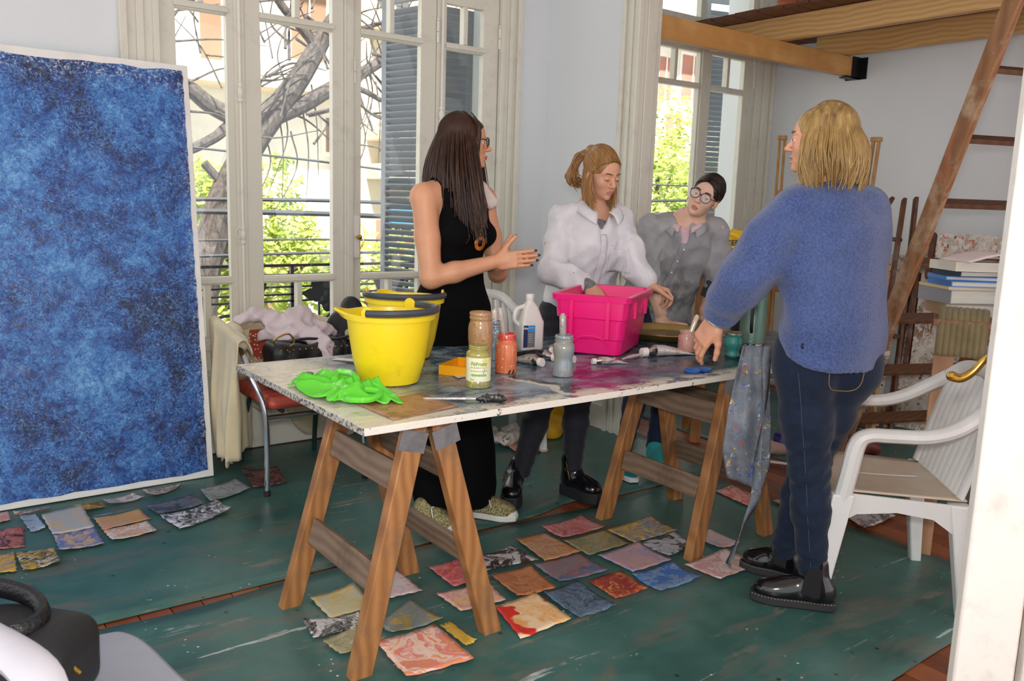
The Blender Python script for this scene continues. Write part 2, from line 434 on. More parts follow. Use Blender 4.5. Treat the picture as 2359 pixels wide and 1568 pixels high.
# ------------------------------------------------------------------ wooden floor, plank by plank where it shows
def plank_mat(k):
    a, b = (('#8a4a2a', '#6d3519'), ('#9a5a35', '#7c4022'), ('#7a3d20', '#5e2c14'))[k]
    return wood('red_brown_floorboard_%d' % k, a, b, 1, 1.2, .38)
PM = [plank_mat(k) for k in range(3)]
floor = struct(MB().bx(-2.6, BX + .2, -2.6, FY + .3, -.2, -.022).build('floor', PM[0]), 'reddish brown board floor showing around the green floor sheets', 'floor')
proto = []
for k in range(3):
    o = MB().bx(-.0485, .0485, -.498, .498, -.022, 0).build('floorboard', PM[k], floor, bevel=.0015); proto.append(o)
first = [True] * 3
for i in range(54):
    x = .35 + i * .1
    for j in range(4):
        y = .75 + j * 1.0 + (.37 * i) % 1.0 - .5
        if x < 1.8 and not (2.2 < y < 3.3): continue
        if x > 5.6: continue
        k = rnd.choice((0, 0, 1, 1, 2))
        if first[k]: proto[k].location = (x, y, 0); first[k] = False
        else: share(proto[k], 'floorboard', floor, (x, y, 0))

# ------------------------------------------------------------------ green floor sheets
def sheet_mat(seed):
    t = NT('stained_green_floor_sheet_%d' % seed); v = t.co((1, 1, 1), loc=(seed * 3.1, seed, 0))
    f, fc = t.noise(v, 2.2, 5, .6)
    col = t.ramp(f, [(.3, '#2b4f4a'), (.48, '#3d655e'), (.62, '#4a706a'), (.8, '#5e7c78')])
    sm, _ = t.noise(t.co((.7, 2.4, 1), rot=(0, 0, .5), loc=(seed, 0, 0)), 3.2, 6, .7, .6)
    col = t.mix(t.ramp(sm, [(.5, 0), (.68, .85)]), col, '#6b665c')
    v2 = t.addv(t.co((1, 1, 1), loc=(0, seed, 0)), fc, .5)
    for k, (rot, st, cc, lo, am) in enumerate(((.25, (.5, 7, 1), '#c6ccc6', .66, .75), (-.7, (.6, 5, 1), '#8a7f70', .62, .7), (1.25, (.4, 9, 1), '#b4bab2', .68, .7), (.55, (.35, 12, 1), '#d3d6d0', .70, .8), (-.2, (1, 2.6, 1), '#7c7468', .64, .6))):
        n, _ = t.noise(t.addv(t.co(st, rot=(0, 0, rot), loc=(seed * 2, k, 0)), fc, .25), 2.6 + .5 * k, 5, .66); br, _ = t.noise(t.co((1, 1, 1), loc=(rot, seed + k, 0)), 3.2, 4, .7)
        col = t.mix(t.math('MULTIPLY', t.ramp(n, [(lo, 0), (lo + .025, am)]), t.ramp(br, [(.46, 0), (.58, 1)])), col, cc)
    sp = t.voro(v, 34); spn, _ = t.noise(v, 6, 3)
    col = t.mix(t.math('MULTIPLY', t.ramp(sp, [(.10, 1), (.16, 0)]), t.ramp(spn, [(.58, 0), (.66, .9)])), col, '#d9dcd4')
    sp2 = t.voro(t.co((1, 1, 1), loc=(5, 3, 0)), 13); col = t.mix(t.math('MULTIPLY', t.ramp(sp2, [(.07, 1), (.13, 0)]), t.ramp(spn, [(.4, 1), (.5, 0)])), col, '#14332f')
    b, _ = t.noise(v, 9, 4, .6)
    return t.set(col, t.ramp(f, [(.3, .33), (.7, .5)]), spec=.45, bump=b, bstr=.25, bdist=.01)
def floor_sheet(name, label, edge, nu, nv, z, seed, th=.0025):
    x0, x1, y0, y1, fns = edge; rr = random.Random(seed)
    ph = [rr.uniform(0, 6) for _ in range(6)]
    def fn(u, v):
        a0, a1, b0, b1 = fns
        x = (x0 + a0(v)) * (1 - u) + (x1 + a1(v)) * u; y = (y0 + b0(u)) * (1 - v) + (y1 + b1(u)) * v
        h = .0016 * (math.sin(5.3 * x + 2.1 * y + ph[0]) + math.sin(-3.7 * x + 7.9 * y + ph[1]) + math.sin(9 * x + 1.3 * y + ph[2]))
        return (x, y, z + max(0, h))
    o = MB().sheet(fn, nu, nv, th).build(name, sheet_mat(seed), recalc=False, angle=180)
    return tag(o, label, 'floor sheet', 'green floor sheets')
zf = lambda u: 0.0
def wav(a, k, p): return lambda u: a * math.sin(k * u + p) + .5 * a * math.sin(2.3 * k * u + p * 2)
def gap_n(u): x = -1.2 + 4.55 * u; return -.012 - (.030 * math.exp(-((x - .72) / .22) ** 2)) - .03 * math.exp(-((x - 2.55) / .2) ** 2)
def gap_f(u): x = -1.2 + 4.86 * u; return .0 + .004 * math.exp(-((x - .7) / .2) ** 2) + .055 * math.exp(-((x - 2.5) / .16) ** 2)
floor_sheet('floor_sheet', 'large scuffed green floor sheet under the near half of the table', (-1.2, 3.35, 1.16, 2.745, (zf, wav(.012, 6, 1), wav(.01, 14, 0), gap_n)), 60, 24, .005, 1)
floor_sheet('floor_sheet', 'scuffed green floor sheet lying along the balcony door', (-1.2, 3.64, 2.752, 4.33, (zf, wav(.015, 7, 2), gap_f, zf)), 60, 22, .005, 2)
floor_sheet('floor_sheet', 'green floor sheet beyond the dividing wall under paints and brushes', (3.92, 5.4, 2.25, 4.3, (wav(.02, 8, 1), zf, wav(.02, 6, 3), zf)), 24, 24, .005, 3)
floor_sheet('floor_sheet', 'narrow green floor sheet behind the white armchair', (3.72, 4.6, 1.2, 2.12, (wav(.02, 9, 4), zf, zf, wav(.02, 5, 0))), 14, 14, .005, 4)

# ------------------------------------------------------------------ folding door at the right edge of the view
M_near = trim_mat('chipped_white_door_paint', '#eceae2')
P0 = Vector((2.018, .853, 0)); U = Vector((.66, -.751, 0)).normalized(); Nn = Vector((U.y, -U.x, 0))
if Nn.dot(P0) > 0: Nn = -Nn
d3 = sthing('door_3', 'white folding door standing open at the right edge with a brass handle', 'door', P0)
def leafbox(m_, a, b, d0, d1, z0, z1):
    c = P0 + U * (a + b) / 2 + Nn * (d0 + d1) / 2
    m_.box((c.x, c.y, (z0 + z1) / 2), (b - a, abs(d1 - d0), z1 - z0), Matrix((U, Nn, Vector((0, 0, 1)))).transposed())
m_ = MB(); leafbox(m_, 0, .135, -.045, 0, .01, 2.6); l1 = m_.build('leaf', M_near, d3, bevel=.006)
m_ = MB(); leafbox(m_, .15, .62, -.045, 0, .01, 2.6); leafbox(m_, .175, .2, 0, .012, .01, 2.6); m_.build('leaf', M_near, d3, bevel=.006)
for z in (.5, 1.25, 2.0):
    m_ = MB(); q = P0 + U * .1425 + Nn * .004; m_.tube([(q.x, q.y, z - .05), (q.x, q.y, z + .05)], .007, 8); m_.build('hinge', M_near, d3)
hb = P0 + U * .03 - Nn * .045
m_ = MB(); pts = [hb + Vector((0, 0, 1.045)), hb - Nn * .03 + Vector((0, 0, 1.045)), hb - Nn * .055 - U * .012 + Vector((0, 0, 1.035)), hb - Nn * .06 - U * .035 + Vector((0, 0, 1.0)), hb - Nn * .06 - U * .06 + Vector((0, 0, .982)), hb - Nn * .06 - U * .082 + Vector((0, 0, .985))]
bp = bez(pts, 6); n_ = len(bp); m_.tube(bp, [.007 + .006 * (i / n_) ** 2 for i in range(n_)], 12)
e_ = pts[-1]; m_.lathe([(0, -.013), (.009, -.009), (.013, 0), (.009, .009), (0, .013)], e_, 12)
m_.build('handle', M_brass, d3)
# ------------------------------------------------------------------ outside: balcony, shutters, tree, street
M_conc = plain('pale_balcony_concrete', '#a8a49c', .8, bump=.2)
struct(MB().bx(-.6, 6.8, FY + .3, 5.5, -.2, -.03).build('floor_balcony', M_conc), 'concrete balcony outside the doors', 'balcony')
M_leadiron = plain('dark_grey_balcony_iron', '#3c3f45', .45, .5)
rail = thing('balcony_railing', 'dark wrought iron balcony railing with scrolls and rosettes outside the glass', 'railing', (3, 5.3, 0))
for z in (.905, .845, .765, .715, .672):
    MB().bar((-.5, 5.3, z), (6.6, 5.3, z), .022, .012 if z < .9 else .018).build('rail_bar', M_leadiron, rail)
MB().bar((-.5, 5.3, .06), (6.6, 5.3, .06), .022, .02).build('rail_bar', M_leadiron, rail)
for i in range(9): MB().bar((-.4 + i * .86, 5.3, .0), (-.4 + i * .86, 5.3, .9), .022, .022).build('rail_post', M_leadiron, rail)
scr = MB(); K = 22
def ring_pts(cx, cz, r, a0, a1, n=20, shrink=0): return [(cx + (r - shrink * i / n) * math.cos(a0 + (a1 - a0) * i / n), 0, cz + (r - shrink * i / n) * math.sin(a0 + (a1 - a0) * i / n)) for i in range(n + 1)]
scr.tube(ring_pts(0, .45, .17, -.6, math.pi * 2.2, 30, .09), .011, 6, flat=((0, 1, 0), 1.6)); scr.tube(ring_pts(.34, .45, .17, math.pi + .6, -math.pi * 1.2, 30, .09), .011, 6, flat=((0, 1, 0), 1.6))
scr.tube(ring_pts(0.17, .2, .12, 0, math.pi * 1.9, 24, .05), .010, 6); scr.tube([(.17, 0, .06), (.17, 0, .67)], .009, 6)
sp = scr.build('scroll', M_leadiron, rail, world=False); sp.location = (-3.1, 0, 0)
for i in range(1, 14): share(sp, 'scroll', rail, (-3.1 + i * .46, 0, 0))
ros = MB()
for k in range(6): a = k * math.pi / 3; ros.lathe([(0, -.012), (.035, -.008), (.045, 0), (.035, .008), (0, .012)], (.045 * math.cos(a), 0, .045 * math.sin(a)), 10, M=Matrix.Rotation(R(90), 3, 'X'))
ro = ros.build('rosette', M_leadiron, rail, world=False); ro.location = (-2.85, -.02, .67)
for i in range(1, 13): share(ro, 'rosette', rail, (-2.85 + i * .46, -.02, .67 if i % 2 else .55))
lv = MB()
def leafblade(c, a, L, w_):
    d = Vector((math.cos(a), 0, math.sin(a))); q = Vector((-d.z, 0, d.x)); c = Vector(c)
    ring = [c, c + d * L * .3 + q * w_, c + d * L * .65 + q * w_ * .7, c + d * L, c + d * L * .65 - q * w_ * .7, c + d * L * .3 - q * w_]
    lv.prism([(p.x, p.z) for p in ring], lambda u, v, t_: (u, t_, v), -.006, .006)
for a in (.4, 1.3, 2.2, 3.0): leafblade((0, 0, 0), a, .17, .05)
lo = lv.build('iron_leaf', M_leadiron, rail, world=False); lo.location = (-2.6, -.02, .72)
for i in range(1, 12): share(lo, 'iron_leaf', rail, (-2.6 + i * .5, -.02, .70), (0, (i % 3 - 1) * .5, 0))

M_shut = plain('blue_grey_shutter_paint', '#8f979f', .55, bump=.3, bscale=60)
def shutter(name, a, b, z0, z1, label):
    a, b = Vector((*a, 0)), Vector((*b, 0)); d = (b - a); L = d.length; d.normalize(); nrm = Vector((-d.y, d.x, 0))
    ang = math.atan2(d.y, d.x); o = thing(name, label, 'shutter', a, ang, 'grey louvred shutters')
    m_ = MB(); st = .045
    for x in (0, L - st): m_.bx(x, x + st, -.018, .018, z0, z1)
    for z in (z0, z1 - .08): m_.bx(st, L - st, -.018, .018, z, z + .08)
    m_.build('shutter_frame', M_shut, o, world=False, bevel=.003)
    n = int((z1 - z0 - .2) / .042); sl = MB().box((0, 0, 0), (L - 2 * st, .05, .009), (R(38), 0, 0)).build('slat', M_shut, o, world=False)
    sl.location = (L / 2, 0, z0 + .11)
    for i in range(1, n): share(sl, 'slat', o, (L / 2, 0, z0 + .11 + i * .042))
    return o
shutter('louvred_shutter', (2.845, 4.71), (2.742, 5.11), .02, 2.66, 'grey louvred shutter swung outward behind the near balcony door')
shutter('louvred_shutter', (3.29, 4.69), (2.865, 4.70), .02, 2.66, 'shaded grey louvred shutter behind the head of the person in black')
shutter('louvred_shutter', (5.97, 4.80), (5.60, 4.92), .02, 3.1, 'grey louvred shutter outside the far balcony door')

# bare tree
tb = NT('dark_furrowed_bark'); v = tb.co((1, 1, .35)); f, _ = tb.noise(v, 26, 5, .7)
M_bark = tb.set(tb.ramp(f, [(.35, '#2c2624'), (.65, '#5f5650')]), .85, bump=f, bstr=.8, bdist=.02)
tree = thing('bare_tree', 'bare dark-barked street tree with leaning trunk outside the balcony', 'tree', (2.6, 9, -4.2))
m_ = MB()
def limb(pts, r0, r1, y=9.0, wob=.0):
    P = bez([(p[0], y + (p[2] if len(p) > 2 else 0), p[1]) for p in pts], 6); n = len(P)
    m_.tube(P, [r0 + (r1 - r0) * i / (n - 1) for i in range(n)], 10)
limb([(2.5, -4.3), (2.6, -1), (2.72, .45), (2.83, .83), (2.95, 1.25), (3.12, 1.6), (3.33, 1.95), (3.56, 2.26)], .2, .13)
limb([(3.50, 2.18), (3.81, 2.6), (4.02, 2.94), (4.17, 3.19), (4.4, 3.6), (4.5, 4.4)], .13, .06)
tr_ = m_.build('trunk', M_bark, tree)
m_ = MB()
limb([(3.5, 2.16), (3.86, 2.33), (4.17, 2.52), (4.5, 2.7), (4.81, 2.9), (5.26, 3.2)], .1, .05)
limb([(2.2, 2.6), (2.62, 2.39), (2.83, 2.24), (3.05, 2.14), (3.37, 2.0)], .07, .1)
limb([(4.02, 2.94), (3.82, 3.14), (3.58, 3.37), (3.4, 3.8)], .06, .035)
limb([(2.5, 1.72), (2.69, 1.8), (2.9, 1.92), (3.05, 2.04), (3.3, 2.1)], .05, .06)
limb([(3.1, 1.32), (2.945, 1.46), (2.77, 1.65)], .05, .045)
limb([(4.2, 2.55), (4.55, 2.55), (4.9, 2.45), (5.3, 2.6)], .04, .02); limb([(4.17, 3.19), (4.5, 3.2), (5, 3.4)], .04, .02)
r2 = random.Random(3)
for k in range(90):
    x = r2.uniform(2.3, 5.4); z = r2.uniform(1.9, 3.6); a = r2.uniform(-.6, 2.6); L = r2.uniform(.4, 1.1); b = a + r2.uniform(-.8, .8); yy = r2.uniform(-.8, .6)
    limb([(x, z, yy), (x + L * .5 * math.cos(a), z + L * .5 * math.sin(a), yy + .1), (x + L * .5 * math.cos(a) + L * .5 * math.cos(b), z + L * .5 * (math.sin(a) + math.sin(b)), yy)], r2.uniform(.008, .02), .004)
for k in range(14):
    x = r2.uniform(3.4, 5.2); z = r2.uniform(2.0, 2.9); limb([(x, z), (x + .06, z - .4), (x + r2.uniform(-.3, .1), z - 1.0)], .01, .004)
m_.build('branches', M_bark, tree)

# leafy street trees
def leafmat(name, a, b):
    t = NT(name); f, _ = t.noise(t.co(), 3, 3); col = t.ramp(f, [(.3, a), (.7, b)])
    t.set(col, .55); d = t.n('ShaderNodeBsdfTranslucent'); t.l(col, d.inputs[0]); mx = t.n('ShaderNodeMixShader'); mx.inputs[0].default_value = .45
    t.l(t.b.outputs[0], mx.inputs[1]); t.l(d.outputs[0], mx.inputs[2]); t.l(mx.outputs[0], t.out.inputs[0]); return t.m
M_leafg = leafmat('yellow_green_leaves', '#7d9a35', '#ccd476')
def leafy(name, label, c, rad, n, base, seed):
    r3 = random.Random(seed); o = thing(name, label, 'tree', base, 0, 'leafy street trees')
    m_ = MB(); blobs = [(r3.uniform(-.7, .7), r3.uniform(-.7, .7), r3.uniform(-.75, .75), r3.uniform(.25, .45)) for _ in range(16)]
    for _ in range(n):
        b = r3.choice(blobs); q = Vector((r3.gauss(0, 1), r3.gauss(0, 1), r3.gauss(0, 1))).normalized() * b[3] * r3.uniform(.6, 1.05)
        p = Vector((c[0] + (b[0] + q.x) * rad[0], c[1] + (b[1] + q.y) * rad[1], c[2] + (b[2] + q.z) * rad[2]))
        d = Vector((r3.gauss(0, 1), r3.gauss(0, 1), r3.gauss(0, .6))).normalized(); e = d.orthogonal().normalized(); L = r3.uniform(.05, .095)
        m_.add([p - d * L, p + e * L * .5, p + d * L, p - e * L * .5], [(0, 1, 2, 3)])
    m_.build('crown', M_leafg, o, recalc=False, smooth=False)
    k = MB(); k.tube([base, (base[0], base[1], c[2] - rad[2] * .4), (c[0], c[1], c[2] + rad[2] * .3)], [.16, .12, .04], 8)
    for i in range(6):
        b = blobs[i]; k.tube([(c[0], c[1], c[2] - rad[2] * .3), (c[0] + b[0] * rad[0], c[1] + b[1] * rad[1], c[2] + b[2] * rad[2])], [.06, .015], 6)
    k.build('trunk', M_bark, o)
leafy('leafy_tree', 'bright yellow-green tree across the street behind the bare trunk', (4.5, 12.5, .45), (1.5, 1.1, 1.55), 5200, (4.5, 12.5, -4.2), 1)
leafy('leafy_tree', 'yellow-green tree seen between the bare tree and the shutter', (6.6, 12.8, -.6), (1.1, 1.1, 1.9), 3600, (6.6, 12.8, -4.2), 2)
leafy('leafy_tree', 'pale green tree outside the far balcony door', (13.1, 12.5, 1.2), (2.4, 1.4, 2.5), 6000, (13.1, 12.5, -4.2), 4)

# cables across the street
M_cable = plain('black_cable', '#33363c', .6)
for k, (z, dz, r_, lab) in enumerate(((1.72, -.1, .012, 'thin cable sloping across the leafy tree, topmost of the wires'), (1.30, .04, .022, 'thick black street cable above the lowest pair'), (1.18, 0, .03, 'thickest black street cable outside the window'), (.92, .02, .012, 'thin street cable just below the thickest one'), (.78, .04, .016, 'lowest street cable outside the window'))):
    tag(MB().tube(bez([(-3, 8, z - dz * 3), (3, 8, z), (6, 8, z + dz), (16, 8, z + dz * 3 + .3)]), r_, 6).build('street_cable', M_cable), lab, 'cable', 'street cables')

# buildings across the street
def bmat(name, c, d=.12): return plain(name, c, .85, var=d, vscale=1.5, bump=.2, bscale=8)
M_bw, M_bb, M_bs, M_rb = bmat('white_render', '#efe9df'), bmat('beige_stone', '#d3c3a4'), bmat('brown_timber_blinds', '#8a6a52'), bmat('red_brown_shutters', '#b07a6a')
M_win = plain('dark_window_glass', '#5b5a58', .15)
def building(name, label, x0, x1, y, z1, wm, wins, slabs):
    o = thing(name, label, 'building', ((x0 + x1) / 2, y + 2, -4.2)); MB().bx(x0, x1, y, y + 4, -4.2, z1).build('facade', wm, o)
    for (a, b, c, d, mm, out) in slabs: MB().bx(a, b, y - out, y, c, d).build('balcony_slab' if out > .4 else 'stone_band', mm, o, bevel=.02)
    for (a, b, c, d, mm) in wins:
        f_ = MB().bx(a - .08, b + .08, y - .05, y + .02, c - .08, d + .08).build('window_surround', wm, o); MB().bx(a, b, y - .07, y - .052, c, d).build('window_pane', mm, f_)
        m2 = MB(); n = max(2, int((b - a) / .35))
        for i in range(1, n): m2.bx(a + (b - a) * i / n - .02, a + (b - a) * i / n + .02, y - .09, y - .072, c, d)
        m2.build('mullions', wm, f_)
building('apartment_block', 'white apartment block with beige balconies seen through the bare branches', -6, 7.75, 16, 9, M_bw,
    [(4.9, 5.7, 3.7, 5.2, M_bs), (6.6, 7.3, 3.9, 5.4, M_bs), (4.0, 4.7, 1.0, 2.3, M_win), (7.3, 7.7, 2.2, 2.85, M_bs), (2.2, 3.2, 3.7, 5.3, M_win), (5.2, 6.2, -2.5, -.5, M_bs)],
    [(2, 7.7, 3.2, 3.5, M_bb, .9), (2, 7.7, .3, .5, M_bb, .6), (2, 7.7, 6.2, 6.5, M_bb, .9)])
building('stone_house', 'beige stone house with corbelled balcony beside the shutter', 7.9, 11.4, 15.6, 7.5, M_bb,
    [(8.3, 9.2, 2.9, 4.4, M_bs), (9.9, 10.8, 2.9, 4.4, M_bs), (8.2, 9.2, -1.4, .9, M_bs), (8.25, 8.9, 5.0, 6.6, M_win)],
    [(8, 11.2, 2.45, 2.65, M_bb, .8), (8, 11.2, 1.7, 2.0, M_bb, .5), (8.0, 11.3, 4.6, 4.8, M_bw, .5)])
tag(MB().bx(8.45, 8.95, 15.35, 15.5, .75, 1.25).build('shop_sign', plain('bright_blue_sign', '#3f8fd6', .5), bevel=.02), 'bright blue shop sign on the stone house', 'sign')
building('corner_house', 'white house with red-brown shutters outside the far balcony door', 11.6, 26, 16, 9.5, M_bw,
    [(16.55, 17.0, 4.1, 5.15, M_rb), (17.4, 18.6, 4.2, 5.3, M_rb), (16.9, 17.5, 2.9, 3.75, M_rb), (13.5, 14.5, 1.0, 2.8, M_rb), (19.8, 21, 4.2, 5.6, M_rb)],
    [(11.8, 25, 5.45, 5.7, M_bw, .5), (16.6, 22, 2.45, 2.7, M_bb, .8)])
struct(MB().bx(-30, 45, 5.6, 30, -4.4, -4.2).build('floor_street', plain('grey_asphalt', '#77777a', .9)), 'street below the balcony', 'street')

# ------------------------------------------------------------------ loft: beams, deck, ladder
M_pine = wood('fresh_pine', '#d9ac6d', '#b9813f', 0, 1.0, .5); M_piney = wood('fresh_pine_joist', '#dfb97e', '#c08f52', 1, 1.0, .5)
M_deck = wood('dark_reddish_deck_board', '#7a4a2c', '#4f2d1a', 0, 1.2, .6)
b1 = thing('loft_beam', 'pine beam crossing in front of the far balcony door', 'beam', (4.7, 3.62, 2.33))
MB().bx(PX1 + .02, BX - .03, 3.595, 3.65, 2.325, 2.455).build('timber', M_pine, b1, bevel=.003)
m_ = MB(); m_.bx(BX - .11, BX, 3.588, 3.595, 2.31, 2.46); m_.bx(BX - .11, BX, 3.65, 3.657, 2.31, 2.46); m_.bx(BX - .16, BX, 3.588, 3.657, 2.31, 2.318); m_.bx(BX - .008, BX, 3.54, 3.705, 2.31, 2.46)
m_.build('steel_hanger', plain('black_steel', '#17181a', .45, .4), b1)
for nm, x, y1, lab in (('loft_joist', 4.88, 4.2, 'thick knotty pine joist nearest the table under the loft'), ('loft_joist', 5.62, 3.84, 'knotty pine joist against the white wall under the loft')):
    z0 = 2.46
    o = tag(MB().bx(x - .03, x + .03, .6, y1, z0, z0 + .15).build(nm, M_piney, bevel=.003), lab, 'beam')
    for i in range(7): pass
dk = thing('loft_deck', 'loft deck of dark reddish boards resting on the pine joists', 'deck', (5.2, 2.4, 2.61))
pb = MB().box((0, 0, 0), (1.12, .088, .022)).build('deck_board', M_deck, dk, bevel=.002, world=False); pb.location = (5.22 - 5.2, 4.18 - 2.4, .012)
for i in range(1, 36): share(pb, 'deck_board', dk, (.02 + rnd.uniform(-.012, .012), 4.18 - 2.4 - i * .095, .012 + rnd.uniform(0, .003)), (0, 0, rnd.uniform(-.004, .004)))
tag(MB().lathe([(.05, 0), (.085, .02), (.1, .08), (.085, .13), (.07, .15), (.078, .16), (.062, .16), (.06, .14)], (5.25, 3.86, 2.645), 20).build('clay_pot', plain('terracotta', '#b9694a', .7)), 'terracotta pot standing on the loft boards', 'pot')

M_lad = wood('worn_ladder_wood', '#a8784f', '#7a5030', 2, 1.0, .55, dirt='#c9b8a0'); M_rung = wood('dark_ladder_rung', '#6a4428', '#4a2c18', 0, 1.0, .55)
ld = thing('ladder', 'paint-spattered wooden ladder leaning up to the loft', 'ladder', (4.42, 2.64, 0))
ra = Vector((.93, -.365, 0)).normalized(); lean = Vector((-.30, -.80, 2.31)); L0 = Vector((4.44, 2.655, 0))
for k in (0, 1):
    a = L0 + ra * .64 * k; MB().bar(a, a + lean * 1.3, .034, .095, up=Vector((-.36, -.93, 0))).build('side_rail', M_lad, ld, bevel=.003)
for i in range(9):
    a = L0 + lean * (.085 + .133 * i); MB().bar(a + ra * .01, a + ra * .63, .085, .024, up=lean).build('rung', M_rung, ld, bevel=.002)
M_red = plain('red_stencil_ink', '#c2402c', .6)
fw_ = lean.normalized(); nr = ra.cross(fw_).normalized()
ny_ = (-ra).cross(fw_).normalized()
STENCIL = [(('INDUSTRIA ARGENTINA', 'ESCALERAS')[k], L0 + lean * .66 - ra * .0178 + ny_ * (.012 - .026 * k)) for k in range(2)]
# ------------------------------------------------------------------ signed-distance modelling for soft and organic shapes
def nets(d, ax):
    """naive surface nets on a rectilinear grid -> verts, quads"""
    s = d < 0; nx, ny, nz = d.shape
    c = np.zeros((nx - 1, ny - 1, nz - 1), np.uint8)
    for i in (0, 1):
        for j in (0, 1):
            for k in (0, 1): c += s[i:nx - 1 + i, j:ny - 1 + j, k:nz - 1 + k]
    act = (c > 0) & (c < 8); I = np.argwhere(act)
    idx = -np.ones(act.shape, np.int32); idx[act] = np.arange(len(I))
    pos = np.zeros((len(I), 3)); cnt = np.zeros(len(I))
    cor = [(i, j, k) for i in (0, 1) for j in (0, 1) for k in (0, 1)]
    val = {q: d[I[:, 0] + q[0], I[:, 1] + q[1], I[:, 2] + q[2]].astype(float) for q in cor}
    for q in cor:
        for a in range(3):
            if q[a]: continue
            r = list(q); r[a] = 1; r = tuple(r); va, vb = val[q], val[r]; m_ = (va < 0) != (vb < 0)
            t_ = np.where(m_, va / np.where(m_, va - vb, 1), 0)
            p = np.tile(np.array(q, float), (len(I), 1)); p[:, a] += t_
            pos += p * m_[:, None]; cnt += m_
    pos = I + pos / cnt[:, None]
    V = np.stack([np.interp(pos[:, a], np.arange(len(ax[a])), ax[a]) for a in range(3)], 1)
    F = []
    for a in range(3):
        b, e = (a + 1) % 3, (a + 2) % 3
        sl0 = [slice(None)] * 3; sl1 = [slice(None)] * 3; sl0[a] = slice(0, -1); sl1[a] = slice(1, None)
        x = s[tuple(sl0)] != s[tuple(sl1)]; E = np.argwhere(x)
        ok = (E[:, b] > 0) & (E[:, e] > 0) & (E[:, b] < d.shape[b] - 1) & (E[:, e] < d.shape[e] - 1); E = E[ok]
        q = []
        for db, de in ((0, 0), (1, 0), (1, 1), (0, 1)):
            G = E.copy(); G[:, b] -= db; G[:, e] -= de; q.append(idx[G[:, 0], G[:, 1], G[:, 2]])
        q = np.stack(q, 1); inside = s[E[:, 0], E[:, 1], E[:, 2]]
        q[~inside] = q[~inside][:, ::-1]; F.append(q)
    return V, np.concatenate(F)

def axis(lo, hi, coarse, fine=()):
    """grid line positions: coarse step, finer inside the given (a, b, step) spans"""
    out = [lo]
    while out[-1] < hi:
        st = coarse
        for a, b, f in fine:
            if a - coarse <= out[-1] <= b: st = min(st, f)
        out.append(out[-1] + st)
    return np.array(out)

